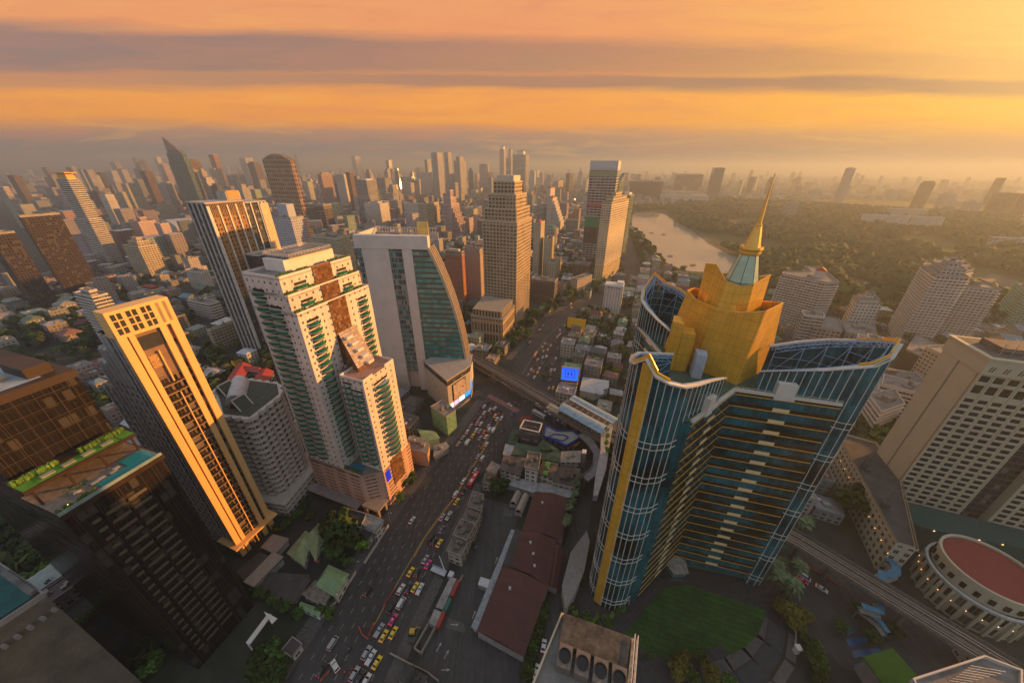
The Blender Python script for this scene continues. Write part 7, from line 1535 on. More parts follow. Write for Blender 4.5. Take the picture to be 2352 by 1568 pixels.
onface(A_, B2, .05, .95, 13.4, 25, .02, 'screen', scr, t)
for f0, f1, z0, z1 in ((.22, .78, 16, 16.6), (.22, .26, 16.6, 22.4), (.74, .78, 16.6, 22.4), (.22, .78, 22.4, 23), (.36, .46, 18, 21), (.54, .64, 18, 21), (.1, .9, 24, 24.3)): onface(A_, B2, f0, f1, z0, z1, .08, 'screen_figure', scd, t)
yb = thing('billboard', 'big yellow billboard on the roofs at the avenue bend', 'billboard', (66, 342, 0)); A_, B2 = (60.5, 343.5), (78.5, 336.5)
onface(A_, B2, 0, 1, 13, 24.5, 0, 'panel', plain('billboard_yellow', (.70, .40, .015), .5, var=.1), yb, .4)
b = MB(); [b.tube((*lerp2(A_, B2, f_), 0), (*lerp2(A_, B2, f_), 13), .3, 5) for f_ in (.1, .5, .9)]; b.build('post', METAL, yb, (66, 342, 0))
text_mesh('PROPERTY', 2.0, (*lp((60.5, 343.0), 2, -.6), 21), (18, -7), yb, plain('lettering_brown', (.25, .12, .02), .6), name='lettering') if False else None
low('pavilion', 'white ribbed roof hall with round apse near the station', [(61.9, 251.1), (82.6, 245.7), (80, 236), (67, 228), (56, 231.5)], 7, plain('white_slate', (.42, .41, .42), .7, var=.2), CREAM, 'hall', ridge=0)
b = MB(); b.lathe((71.5, 231, 6), [(4.2, 0), (4.2, .6), (2.5, 2.2), (.3, 3.0)], 14); tag(b.build('dome', plain('white_slate', None)), 'small round dome in front of the white ribbed hall', 'dome')
low('sign_kiosk', 'dark block with red and green striped awnings by the blue station roofs', [(79, 226), (90, 222), (92, 229), (81, 233)], 8, TIN, facade('stripe_awn', (.25, .04, .03), (.05, .16, .05), pitch=2.4, floor=8, wf=.5, hf=.9, rough=.7), 'shop')
# bottom right: long facade blocks, green awning, bridges, pools
hg = thing('footbridge', 'blue roofed winding footbridge under the viaduct, upper part', 'footbridge', (150, 85, 0)); tl = plain('teal_blue_roof', (.05, .17, .26), .6, var=.3)
def bridge(par, P, z, w=2.2):
 b = MB(); loft(b, [(*p, z+3) for p in P], [(-w/2, 0), (w/2, 0), (w/2, .25), (-w/2, .25)], True); b.build('roof', tl, par, tuple(par.location))
 b = MB(); loft(b, [(*p, z) for p in P], [(-w/2, 0), (w/2, 0), (w/2, .3), (-w/2, .3)], True); b.build('deck', CONC, par, tuple(par.location))
 b = MB()
 for p in P: b.tube((*p, 0), (*p, z+3), .15, 5)
 b.build('post', METAL, par, tuple(par.location))
bridge(hg, [(175.7, 96.6), (175.5, 93.2), (173.0, 90.4), (168.1, 89.1), (166.4, 89.9), (162.3, 86.3)], 6, 3.2)
hg2 = thing('footbridge', 'blue roofed zigzag stair bridge at the near side of the viaduct', 'footbridge', (140, 70, 0)); bridge(hg2, [(154.6, 79.0), (151.4, 74.9), (145.6, 77.2)], 6, 2.4); bridge(hg2, [(147.7, 77.9), (150.6, 72.7), (150.2, 69.3)], 3, 2.0)
low('awning_roof', 'flat bright green roof panel at the bottom right', [(131.2, 60.0), (143.8, 62.5), (144.9, 55.0), (131.2, 51.1)], 9, plain('turf_roof', (.05, .13, .01), .9, var=.2), GREYW, 'canopy')
b = MB()
for i, q in enumerate(([(650,1110),(735,1090),(740,1120),(660,1150)], [(650,1180),(830,1150),(850,1200),(680,1240)], [(700,1270),(930,1240),(930,1290),(720,1330)], [(720,1380),(830,1370),(830,1420),(740,1450)])): pass
for i, q in enumerate(([(138.7, 72.4), (143.8, 73.2), (142.9, 71.9), (137.7, 70.7)], [(136.1, 69.4), (146.3, 70.6), (145.4, 68.5), (135.4, 66.9)], [(135.3, 65.7), (147.8, 66.9), (145.9, 64.9), (134.2, 63.4)], [(132.5, 61.5), (138.1, 61.8), (136.4, 60.0), (131.1, 58.9)])):
 sheet('pool_water', q, .16+.004*i, plain('pool_dull_blue', (.01, .07, .16), .2))
# roofs at the bottom edge (near)
nr = [(13.6, 44.6), (28.9, 39.9), (25.9, 33.9), (20, 22), (2, 27)]
t = tower('office_block', 'stained concrete roof with big fan units at the bottom edge', [(12.9, 45.4), (29, 40.2), (22, 24), (3, 29)], 70, 'beige', cat='building', ks=0, par=1.0)
b = MB(); b.prism([(13.3, 44.8), (28.4, 40), (25.4, 34.4), (11.4, 38.9)], 70.1, 72.4, top=0); b.build('roof_slab', plain('weathered_slab', (.085, .073, .06), .9, var=.8, scale=.4), t, tuple(t.location))
for k in range(4):
 q = (12.3+k*3.7, 36.3-k*1.25); b = MB(); b.box((*q, 70.1), (3.1, 4.4, 2.8), ang=-.32); b.build('fan_unit', plain('fan_case', (.15, .125, .1), .5), t, tuple(t.location)); b = MB(); b.lathe((*q, 72.9), [(1.35, 0), (1.35, .5), (1.2, .5), (1.2, .1)], 18); b.build('fan_ring', BLACK, t, tuple(t.location))
b = MB(); truss(b, (29.3, 40.4, 73), (22.5, 24, 73), 0, .12, 14, 2.2); truss(b, (29.9, 40.1, 73), (23.1, 23.7, 73), 0, .12, 14, 2.2); b.build('edge_truss', PALE, t, tuple(t.location))
t = tower('office_block', 'metal framed rooftop in the bottom right corner', [(110.3, 41.9), (136.1, 47.0), (142.6, 43.9), (133.2, 36.8), (109.0, 37.0)], 45, 'greyband', cat='building', ks=0)
b = MB()
for k in range(10): q0, q1 = lerp2((115.1, 40.0), (127.4, 44.1), k/9), lerp2((118.2, 39.8), (135.4, 42.8), k/9); truss(b, (*q0, 48), (*q1, 48), 0, .08, 5, 1.4)
b.build('roof_truss', METAL, t, tuple(t.location))
# lawn and drive at the foot of the gold tower
sheet('lawn', [(69.4, 88.0), (45.1, 69.5), (53.7, 65.0), (60.8, 63.0), (76.7, 65.7), (84.8, 66.8), (86.0, 64.0), (94.3, 66.8), (101.5, 70.9), (107.5, 76.1), (110.4, 79.6), (81.1, 89.3)], .20, plain('dark_lawn', (.026, .075, .012), .95, var=.45, scale=.16, ribs=2.4))
sheet('plaza', [(30, 62), (58, 50), (95, 55), (122, 80), (118, 100), (60, 100), (30, 95)], .10, plain('plaza_dark', (.04, .036, .038), .7, var=.5, scale=.5))
drv = [(84.1, 74.0), (93.0, 69.7), (98.2, 65.2), (99.7, 60.2), (98.9, 54.9)]; 
for off, m_, w in ((0, plain('drive_dark', (.05, .05, .055), .8), 5.2), (5.2, plain('drive_pale', (.13, .11, .10), .8), 3.2), (-5.6, plain('drive_grey', (.085, .08, .08), .8), 4)):
 ribbon('driveway', [(112, 74), (105, 66), (96, 60), (86, 56), (74, 53)], w, .14, m_, off=off)
bw = [(118, 84), (119.5, 78), (117, 71), (112, 65)]
b = MB(); loft(b, [(*p, 0) for p in bw], [(-.15, 0), (.15, 0), (.15, 1.3), (-.15, 1.3)], True); tag(b.build('garden_wall', PALE), 'curved white garden wall with two gate posts by the round lawn', 'wall')
for l, p in (('near white gate post beside the curved drive', (118.6, 80.6)), ('far white gate post at the foot of the palm garden', (112.6, 65.2))):
 t = thing('gate_post', l, 'gate post', (*p, 0)); b = MB(); b.box((*p, 0), (1.6, 1.6, 3.6)); b.build('shaft', PALE, t, (*p, 0)); b = MB(); b.box((*p, 3.6), (2.1, 2.1, .4)); b.build('cap', WHITE, t, (*p, 0))
# pale panel canopy at the left foot of the gold tower + white podium edge
low('entrance_canopy', 'pale panelled canopy at the left foot of the gold tower', [(38.0, 109.9), (28.7, 99.5), (22.7, 84.7), (23.0, 76.6), (27.6, 81.9), (33.5, 91.7), (38.5, 104.9)], 7, facade('panel_roof', (.22, .21, .19), (.20, .19, .17), pitch=2.2, floor=2.2, wf=.92, hf=.92, rough=.7, var=.1), GREYW, 'canopy', eave=.2)
b = MB(); b.prism([(70.2, 184.7), (63.3, 180.7), (58.8, 172.9), (55.4, 158.7), (48.6, 140.9), (43.9, 125.6), (46.3, 125.5), (55.3, 144.2), (60.3, 158.6), (64.9, 170.7)], 10, 14, top=0, bottom=True); tag(b.build('podium_planter', plain('podium_white', (.42, .40, .38), .7)), 'white curved podium with planting left of the gold tower', 'podium')
# banner wall + small structures by the lake road
bn = thing('billboard', 'long white printed hoarding by the lake road', 'billboard', (190, 500, 0)); A_, B2 = (188.4, 536.7), (213.1, 501.3)
onface(A_, B2, 0, 1, 1, 17, 0, 'panel', plain('hoarding_white', (.45, .36, .34), .6, var=.5, scale=.15), bn, .5)
fo = thing('lake_fountain', 'round raft ring floating at the far end of the lake', 'raft', (*(528.7, 1422.9), 0)); b = MB(); c = (528.7, 1422.9); b.lathe((*c, 0), [(42, .2), (42, .9), (38, .9), (38, .2)], 40, sx=1., cap=False); b.lathe((*c, 0), [(22, .2), (22, .7), (19, .7), (19, .2)], 30, cap=False); b.build('ring', plain('raft_dark', (.12, .11, .10), .8), fo, (*c, 0))
for i, c in enumerate([(399.4, 1021.8), (424.0, 998.1), (336.2, 735.5), (329.1, 651.6), (350.2, 661.5)]):
 bo = thing('raft_boat', ('left', 'right')[i] + ' of two small dark rafts in mid lake' if i < 2 else ('dark roofed raft nearest the left bank', 'rust roofed raft near the boat pier', 'dark flat raft beside the spire')[i-2], 'raft', (*c, 0), None)
 b = MB(); b.box((*c, .1), (11, 4, .8), ang=.1*i-.2); b.build('hull', BROWNM, bo, (*c, 0)); b = MB(); b.box((*c, 2.4), (9, 3.6, .3), ang=.1*i-.2); [b.tube((c[0]+dx, c[1]+dy, .8), (c[0]+dx, c[1]+dy, 2.4), .12, 4) for dx in (-3.5, 3.5) for dy in (-1, 1)]; b.build('canopy', TINB, bo, (*c, 0))
# park car park
cp = [(561.1, 594.3), (603.1, 572.8), (606.6, 502.2), (564.0, 477.9), (515.8, 497.4)]; sheet('park_car_park', cp, .14, ASPH2)
sheet('walkway', [(565.1, 599.1), (612.4, 608.7), (622.5, 573.7), (622.4, 536.3), (627.1, 548.1), (614.5, 587.3)], .18, PAVE)
P = [(-1, -1)]
for k, q in enumerate(([(809.9, 596.4), (816.2, 568.9), (786.4, 504.5), (741.0, 470.4), (772.6, 527.0)], [(815.9, 582.3), (878.4, 620.4), (862.0, 561.3), (800.5, 515.1)])): sheet('sand_field', q, .08+.004*k, plain('sand_grey', (.12, .10, .08), .9))
for a, c in zip([(845.3, 726.9), (882.1, 723.7), (900.8, 708.4), (903.3, 694.0), (908.3, 681.9), (830.9, 679.7), (845.3, 676.6), (836.5, 695.1), (852.7, 653.1), (869.2, 701.6)], [(853.4, 723.6), (892.2, 720.4), (909.5, 705.2), (909.7, 691.0), (913.5, 679.1), (836.4, 676.8), (849.7, 673.8), (837.9, 692.2), (855.0, 650.5), (870.5, 698.7)]): sheet('pond', [a, c, ((a[0]+c[0])/2+3, (a[1]+c[1])/2+22)], .1, WATER)
ribbon('lake_path', [(559.0, 1109.7), (540.5, 1016.3), (493.5, 883.0), (482.0, 791.6), (474.8, 719.8)], 9, .13, PAVE)

# painted marks and patches in the car park
for q in ([(-26.5, 76.2), (-19.1, 73.7), (-18.5, 70.7), (-27.0, 72.5)], [(-3.2, 128.2), (1.9, 126.8), (0.6, 122.6), (-4.4, 124.0)]): sheet('asphalt_patch', q, .018, plain('patch_pale', (.10, .095, .085), .85, var=.4, scale=.8))
b = MB()
for c, a in zip([(-6.8, 99.9), (-15.4, 77.2), (-23.1, 73.5), (-28.2, 66.0), (-24.3, 59.1), (-24.8, 63.7)], (0, 0, 1.3, .1, 1.2, .1)):
 e1 = (math.sin(a+.35), math.cos(a+.35)); n1 = (e1[1], -e1[0]); f = lambda s, t: (c[0]+e1[0]*s+n1[0]*t, c[1]+e1[1]*s+n1[1]*t, .03)
 b.face([f(-1.6, -.15), f(-1.6, .15), f(.6, .15), f(.6, -.15)]); b.face([f(.6, -.5), f(.6, .5), f(1.7, 0)])
tag(b.build('parking_arrow', LINE), kind='structure')
low('gate_cabin', 'small white roofed cabin beside the pale canopy strip', [(-13.5, 90.3), (-8.7, 89.0), (-9.7, 85.8), (-14.3, 87.3)], 3, plain('cabin_white', (.5, .5, .5), .6), GREYW, 'cabin', eave=.15)
# ================================================================ vegetation
G1 = leaf_mat('leaf_dark', (.018, .035, .008), (.05, .075, .015)); G2 = leaf_mat('leaf_mid', None, None); G3 = leaf_mat('leaf_bright', (.07, .15, .015), (.15, .26, .03))
G4 = leaf_mat('leaf_olive', (.07, .07, .012), (.16, .13, .025)); G5 = leaf_mat('leaf_palm', (.05, .09, .04), (.13, .17, .09))
def leaves(b, c, r, n, rr, sz, flat=1.):
 for _ in range(n):
  v = Vector((rr.gauss(0, 1), rr.gauss(0, 1), rr.gauss(0, 1))).normalized()*(rr.random()**.33); p = Vector(c)+Vector((v.x*r, v.y*r, v.z*r*flat))
  nrm = (v+Vector((rr.uniform(-.7, .7), rr.uniform(-.7, .7), rr.uniform(-.2, .9)))).normalized(); u = nrm.orthogonal().normalized()
  u.rotate(Matrix.Rotation(rr.uniform(0, 6.28), 3, nrm)); w = nrm.cross(u); s = sz*rr.uniform(.6, 1.3)
  b.face([p-u*s-w*s*.5, p+u*s*.2-w*s, p+u*s+w*s*.4, p-u*s*.2+w*s])
def tree_proto(name, mat, seed, R_=5., H=9., n=700):
 rr = random.Random(seed); root = bpy.data.objects.new(name, None); COL.objects.link(root)
 b = MB(); b.tube((0, 0, 0), (.2, .1, H*.45), .38, 7, .25); limbs = []
 for k in range(6):
  a = k*1.05+rr.uniform(-.3, .3); e = (math.cos(a)*R_*.55, math.sin(a)*R_*.55, H*rr.uniform(.55, .8)); b.tube((.15, .1, H*rr.uniform(.28, .42)), e, .16, 5, .06); limbs.append(e)
 b.build('trunk', TRUNK, root); b = MB(); k = 11
 for i in range(k):
  a = rr.uniform(0, 6.28); d = R_*.62*math.sqrt(rr.random()); c = (math.cos(a)*d, math.sin(a)*d, H*rr.uniform(.55, .86)-d*.12); leaves(b, c, R_*rr.uniform(.3, .46), n//k, rr, .48*R_/5, .8)
 b.build('crown', mat, root); return root
def palm_proto(name, seed, H=7.):
 rr = random.Random(seed); root = bpy.data.objects.new(name, None); COL.objects.link(root); b = MB(); b.tube((0, 0, 0), (.2, 0, H), .22, 6, .15); b.build('trunk', TRUNK, root); b = MB()
 for k in range(34):
  a = rr.uniform(0, 6.28); el = rr.uniform(-.5, 1.2); L = rr.uniform(1.8, 2.7); d = Vector((math.cos(a), math.sin(a), 0)); n_ = Vector((-d.y, d.x, 0)); p = Vector((.2, 0, H)); pr = p; w0 = .12
  for j in range(4):
   q = p+d*L*(j+1)/4*math.cos(el*.6)+Vector((0, 0, L*(math.sin(el)*(j+1)/4-.28*((j+1)/4)**2*2))); w1 = (.42, .5, .36, .05)[j]; b.face([pr-n_*w0, pr+n_*w0, q+n_*w1, q-n_*w1]); pr = q; w0 = w1
 b.build('crown', G5, root); return root
PROTO = {}
for i, (k, m, R_, H, n) in enumerate((('dark', G1, 6, 11, 900), ('dark2', G1, 5, 8, 700), ('mid', G2, 5, 9, 800), ('mid2', G2, 4, 7, 600), ('bright', G3, 4, 7, 600), ('olive', G4, 5, 8.5, 800), ('small', G2, 2.2, 3.6, 220), ('far', G2, 5, 8, 110), ('far2', G1, 6, 9, 120))):
 PROTO[k] = [tree_proto('broadleaf_tree', m, i+20, R_, H, n), False, R_]
PROTO['palm'] = [palm_proto('palm_tree', 3), False, 2.6]; PROTO['palm2'] = [palm_proto('palm_tree', 4, 5.), False, 2.6]
for v in PROTO.values(): reg(v[0])
def put_tree(k, x, y, r=None, label=None, group=None, z=0.):
 p = PROTO[k]; o = p[0] if not p[1] else copy_tree(p[0]); p[1] = True
 s = (r/p[2]) if r else rng.uniform(.8, 1.2); o.location = (x, y, z); o.rotation_euler = (0, 0, rng.uniform(0, 6.28)); o.scale = (s*rng.uniform(.92, 1.08), s*rng.uniform(.92, 1.08), s*rng.uniform(.85, 1.1)); tag(o, label, 'palm' if 'palm' in k else 'tree', group); TREES.append(o); return o
TREES = []
ORD = ['nearest', 'second nearest', 'third nearest', 'fourth nearest', 'fifth nearest', 'sixth nearest', 'seventh nearest', 'eighth nearest', 'ninth nearest', 'tenth nearest']
def ordn(i): return ORD[i] if i < 10 else str(i+1)+('th' if (i+1) % 100 in (11, 12, 13) else {1: 'st', 2: 'nd', 3: 'rd'}.get((i+1) % 10, 'th'))+' nearest'
LM_ = [((-79, 127), 'the pink podium of the green balcony tower'), ((-131, 101), 'the slim gold lit tower'), ((-117, 60), 'the black glass tower'), ((-140, 143), 'the scalloped beige tower'), ((-70, 238), 'the sail sided tower'), ((-10, 335), 'the stone podium of the grid tower'), ((48, 240), 'the blue screen building'), ((77, 113), 'the gold crowned glass tower'), ((15, 100), 'the maroon market halls'), ((210, 131), 'the cream hotel'), ((201, 85), 'the round red roofed hall'), ((128, 418), 'the small white named hotel'), ((460, 350), 'the big white balcony tower'), ((335, 385), 'the pink lit apartments'), ((-248, 295), 'the dark and bronze tower'), ((-300, 500), 'the pinkish twin blocks'), ((-520, 440), 'the brown slab at the left'), ((150, 560), 'the yellow lit hotel tower'), ((240, 210), 'the flats behind the right fin'), ((150, 75), 'the viaduct footbridges'), ((-400, 640), 'the stepped blue window block'), ((40, 460), 'the beige red capped tower')]
def auto_label(objs, desc):
 """one label per thing: what it looks like + how near it stands to the closest landmark"""
 cnt = {}
 for o in sorted(objs, key=lambda o: min(math.dist((o.location.x, o.location.y), l[0]) for l in LM_)):
  x, y = o.location.x, o.location.y; l = min(LM_, key=lambda l: math.dist((x, y), l[0])); d = desc(o); k = (l[1], d); i = cnt.get(k, 0); cnt[k] = i+1
  o['label'] = f"{d}, {ordn(i)} to {l[1].replace('the ', '', 1)}"
near = []
def many(k, P, rs=None, jit=0.):
 for i, (x, y) in enumerate(P): near.append((put_tree(k if isinstance(k, str) else k[i % len(k)], x+rng.uniform(-jit, jit), y+rng.uniform(-jit, jit), (rs[i % len(rs)] if rs else None)), k))
many('dark', [(-85.7, 109.2), (-91.9, 113.0), (-79.5, 104.7), (-84.9, 101.4)], [9, 7, 7, 6])
many('bright', [(-72.7, 103.2)], [4.2]); many(('mid2', 'dark2', 'small'), [(-69.5, 110.9), (-68.9, 114.2), (-68.6, 117.6), (-76.7, 96.8), (-80.7, 98.4), (-114.4, 125.6), (-115.0, 121.4), (-114.2, 128.8), (-117.0, 118.4), (-118.1, 115.5), (-120.6, 113.6), (-108.0, 122.4)], [3, 3.4, 2.6]); many('olive', [(-107.9, 120.4), (-121.4, 114.1)], [2.2])
many(('mid2', 'dark2'), [(-62.8, 132.9), (-67.1, 137.6), (-62.4, 142.5), (-59.6, 143.7), (-59.5, 147.5), (-78.7, 81.4), (-79.7, 78.8), (-77.0, 86.3), (-75.3, 75.6)], [3.2, 2.8])
many(('dark2', 'mid2'), [(-114.9, 85.8), (-110.5, 83.7), (-106.5, 82.3), (-102.5, 80.6), (-98.7, 79.3), (-95.1, 78.3), (-91.4, 77.0), (-88.5, 75.7)], [2.8])
many(('dark', 'mid', 'dark2'), [(-93.9, 62.0), (-88.0, 59.9), (-93.0, 57.5), (-84.2, 56.9), (-92.5, 64.1), (-89.2, 55.6)], [4.5, 4, 5])
many('dark2', [(-6.6, 138.8), (-9.2, 136.5), (-3.3, 141.2)], [6.5, 4.5, 4]); 
many('palm', [(40.8, 144.6), (38.0, 138.6), (36.2, 132.9), (33.3, 127.4), (31.4, 123.1), (29.9, 118.2), (28.7, 115.0)], [2.8]); many(('dark2', 'mid2'), [(14.2, 79.0), (13.3, 75.8), (11.9, 72.9), (11.1, 70.0), (10.0, 67.6), (9.0, 64.9), (7.7, 61.9), (7.0, 59.0), (5.8, 56.6)], [3.2, 2.8])
many(('mid', 'mid2', 'dark2'), [(0.5, 317.1), (-7.2, 317.2), (-15.5, 311.1), (-21.6, 315.6), (5.9, 336.1), (2.4, 342.3), (17.1, 346.2), (14.8, 334.0), (34.3, 392.3), (31.9, 402.9), (43.0, 410.9), (52.3, 440.1), (29.9, 402.9), (42.1, 425.1), (10.4, 370.7), (-3.9, 332.3), (21.6, 403.1), (55.1, 424.9)], [7, 6, 5, 5.5])
many(('mid2', 'dark2', 'olive'), [(74.7, 312.4), (66.5, 285.9), (70.8, 279.7), (79.2, 282.6), (105.7, 296.5), (111.8, 306.6), (111.2, 293.2), (89.4, 270.6), (91.7, 262.2), (78.1, 270.8), (83.6, 262.3)], [7, 6, 6.5]); many('bright', [(64.1, 294.6)], [5.5]); many('mid2', [(32.4, 274.4), (32.7, 261.8), (28.0, 259.2)], [2.6])
many(('mid', 'olive', 'mid2'), [(127.4, 515.0), (133.2, 506.9), (120.6, 519.3), (126.9, 501.1), (89.2, 483.1), (83.3, 496.3), (80.6, 465.6), (99.9, 475.7), (109.6, 482.7), (139.2, 516.8), (79.9, 445.8), (80.3, 479.7)], [8, 7, 7])
many(('mid', 'bright', 'mid2', 'dark2'), [(271.4, 208.8), (289.5, 218.4), (254.9, 198.4), (257.1, 195.5), (280.7, 204.1), (249.4, 179.3), (255.4, 204.4), (283.9, 220.2), (271.2, 198.2), (242.3, 192.8), (275.0, 195.3), (264.9, 189.7), (256.8, 187.1)], [7, 5.5, 6, 6]); many('dark', [(183.5, 125.2)], [11])
many(('palm', 'palm2'), [(130.5, 103.0), (127.7, 96.4), (119.2, 90.9), (125.3, 88.2), (121.6, 83.1), (156.1, 117.8), (149.8, 114.6), (142.8, 114.0), (117.8, 87.2), (121.2, 85.6), (129.5, 90.8), (123.6, 100.0)], [4.2, 3.8])
many('olive', [(117.0, 75.6), (124.1, 76.0), (116.3, 78.4), (117.5, 72.1)], [5.5, 3.5, 4.5, 4]); many(('dark2', 'mid2'), [(117.8, 67.9), (118.8, 64.7), (115.7, 62.0), (116.6, 60.1), (113.7, 56.5), (135.2, 72.4), (155.4, 71.0), (148.7, 78.2), (144.4, 68.5)], [4, 3.5])
many(('olive', 'mid2'), [(65.9, 60.4), (73.0, 62.2), (61.8, 58.6), (66.6, 56.8), (74.8, 57.4), (80.1, 55.3)], [4.5, 3.4]); many('small', [(52.8, 63.1), (55.4, 63.4)], [1.5])
many(('small', 'mid2', 'bright'), [(29.4, 87.3), (30.9, 89.3), (32.9, 90.9), (27.0, 83.2), (25.9, 79.9), (27.7, 77.5), (30.1, 76.1), (32.4, 74.8), (34.8, 73.9), (37.2, 73.0), (39.7, 74.7), (42.8, 76.5), (45.2, 77.4), (47.9, 79.3), (36.4, 76.1), (32.5, 77.5), (40.8, 73.0)], [1.8, 2.2, 1.6])
many('bright', [(62.7, 175.1), (61.5, 168.7), (59.2, 162.5), (58.2, 155.8)], [2.4]); [setattr(o, 'location', (o.location.x, o.location.y, 14)) for o, k in near[-4:]]
many(('dark', 'dark2', 'mid'), [(-259.5, 113.5), (-250.2, 112.0), (-225.0, 96.4), (-228.6, 92.4), (-217.5, 95.8), (-206.0, 92.2), (-235.1, 102.0), (-250.0, 104.6), (-213.5, 88.9), (-205.6, 86.7), (-138.0, 61.8), (-133.2, 58.7), (-216.7, 99.3)], [6, 5, 6.5, 5])
many(('dark2', 'mid2'), [(-198.9, 82.5), (-198.4, 85.1), (-198.0, 88.8), (-201.2, 93.9), (-175.9, 76.1), (-175.6, 73.7), (-178.1, 83.4), (-176.8, 72.4)], [2.6])
many(('dark', 'mid', 'dark2'), [(-536.1, 323.8), (-535.4, 329.8), (-521.8, 345.4), (-543.5, 373.7), (-490.7, 317.3), (-406.9, 284.5), (-424.3, 305.2), (-513.5, 306.5), (-532.3, 345.5), (-508.3, 355.2), (-565.2, 393.4), (-531.6, 381.0), (-448.5, 435.4), (-429.8, 407.7), (-400.1, 382.6), (-243.6, 292.2), (-243.4, 300.0), (-381.5, 270.1), (-339.6, 237.0), (-316.9, 219.2), (-503.2, 317.5), (-569.4, 356.2), (-552.5, 333.1), (-435.1, 305.4), (-445.7, 322.5)], [8, 7, 6, 7])
many(('olive', 'mid', 'dark'), [(504.2, 510.1), (509.6, 504.6), (498.5, 484.3), (418.9, 416.1), (566.2, 477.9), (583.8, 487.4), (466.7, 465.8), (426.2, 431.8), (526.0, 469.2), (530.8, 464.4), (503.6, 430.3), (413.1, 355.6), (446.6, 380.0), (428.3, 307.8), (429.0, 312.5), (422.6, 298.6), (676.9, 470.7), (638.9, 427.7), (590.3, 405.4), (612.9, 412.5), (608.5, 397.8), (637.3, 444.4), (299.1, 345.9), (302.4, 340.2), (284.5, 335.1), (518.7, 488.8), (421.3, 322.5)], [9, 8, 9, 7])
# lake side rows
rowA = [(341.3, 1036.0), (319.8, 945.7), (303.0, 868.8), (288.5, 802.5), (275.9, 744.9), (262.5, 694.3), (249.6, 649.5), (236.5, 617.4)]; rowB = [(357.7, 1035.3), (346.6, 961.7), (331.7, 882.3), (316.4, 814.2), (303.0, 755.0), (297.2, 712.9), (292.1, 674.8), (287.3, 640.1), (282.0, 666.0), (269.6, 616.5), (285.1, 608.4), (294.1, 600.7), (305.0, 593.1), (263.4, 579.9), (273.4, 566.0), (281.1, 552.7), (308.4, 578.8), (296.9, 545.9)]
for row in (rowA, rowB):
 for i in range(len(row)-1):
  d = math.dist(row[i], row[i+1]); m_ = max(1, int(d/16))
  if row is rowB and i >= 8: m_ = 1
  many(('mid', 'olive', 'dark2'), [lerp2(row[i], row[i+1], (j+.5)/m_) for j in range(m_)], [8, 7, 9], 3)
KD = {'palm': 'fan leaved palm', 'palm2': 'short palm', 'bright': 'bright green tree', 'olive': 'yellowish green tree', 'dark': 'big dark green tree', 'dark2': 'dark green tree', 'mid': 'leafy green tree', 'mid2': 'smaller leafy tree', 'small': 'low round shrub'}
def kdesc(o):
 m = o.children[1].active_material.name if len(o.children) > 1 else ''
 base = {'leaf_dark': 'dark green tree', 'leaf_mid': 'leafy green tree', 'leaf_bright': 'bright green tree', 'leaf_olive': 'yellowish green tree', 'leaf_palm': 'fan leaved palm'}.get(m, 'tree')
 return ('small ' if o.scale.x*5 < 4 else 'large ' if o.scale.x > 1.45 else '')+base
KM = {}
for k, v in PROTO.items(): KM[v[0]] = k
auto_label([o for o, k in near], kdesc)

# ---------------------------------------------------------------- exclusion zones
AVE = AVL[:9]+list(reversed(AVR[:10])); AVE2 = AVL[8:15]+[(190, 560), (222, 700), (240, 850), (335, 1150), (440, 1560), (470, 1545), (365, 1130), (300, 850), (270, 690), (205, 560)]+list(reversed(AVR[9:15]))
XC = [[(-140, 45), (-58, 45), (-52, 135), (-76, 124), (-112, 136), (-118, 124)], AVE, AVE2, CRL+list(reversed(CRR)), LAKE, pk, [(-60, 60), (20, 55), (40, 130), (30, 215), (-20, 170)], [(20, 55), (125, 55), (130, 110), (100, 175), (30, 205), (20, 130)], [(120, 110), (245, 20), (300, 20), (240, 100), (140, 130)], [(-90, 30), (-60, 30), (-25, 190), (-60, 200)], [(300, 560), (520, 430), (700, 450), (620, 640), (330, 720)]]
SIDE = [(22, 415), (30, 415), (62, 640), (120, 1200), (108, 1200), (50, 640)]; XC.append(SIDE); sheet('side_street', SIDE, .016, ASPH)
def clear(x, y, r):
 for P in FOOT:
  if abs(P[0][0]-x) > 140+r or abs(P[0][1]-y) > 140+r: continue
  if inpoly(x, y, P): return False
  for i in range(len(P)):
   a, b = P[i], P[(i+1) % len(P)]; dx, dy = b[0]-a[0], b[1]-a[1]; t = max(0, min(1, ((x-a[0])*dx+(y-a[1])*dy)/(dx*dx+dy*dy+1e-6)))
   if math.hypot(a[0]+dx*t-x, a[1]+dy*t-y) < r: return False
 return True
def free(x, y, r=0):
 for P in XC:
  if inpoly(x, y, P) or (r and (inpoly(x+r, y, P) or inpoly(x-r, y, P) or inpoly(x, y+r, P) or inpoly(x, y-r, P))): return False
 return True
def seen(x, y, m=0):   # inside the pyramid of view, with a margin
 f = .8904*y+.4553*170; return y > -20 and f > 0 and abs(x) < 1.56*f+m and (.8904*170-.4553*y) < 1.05*f

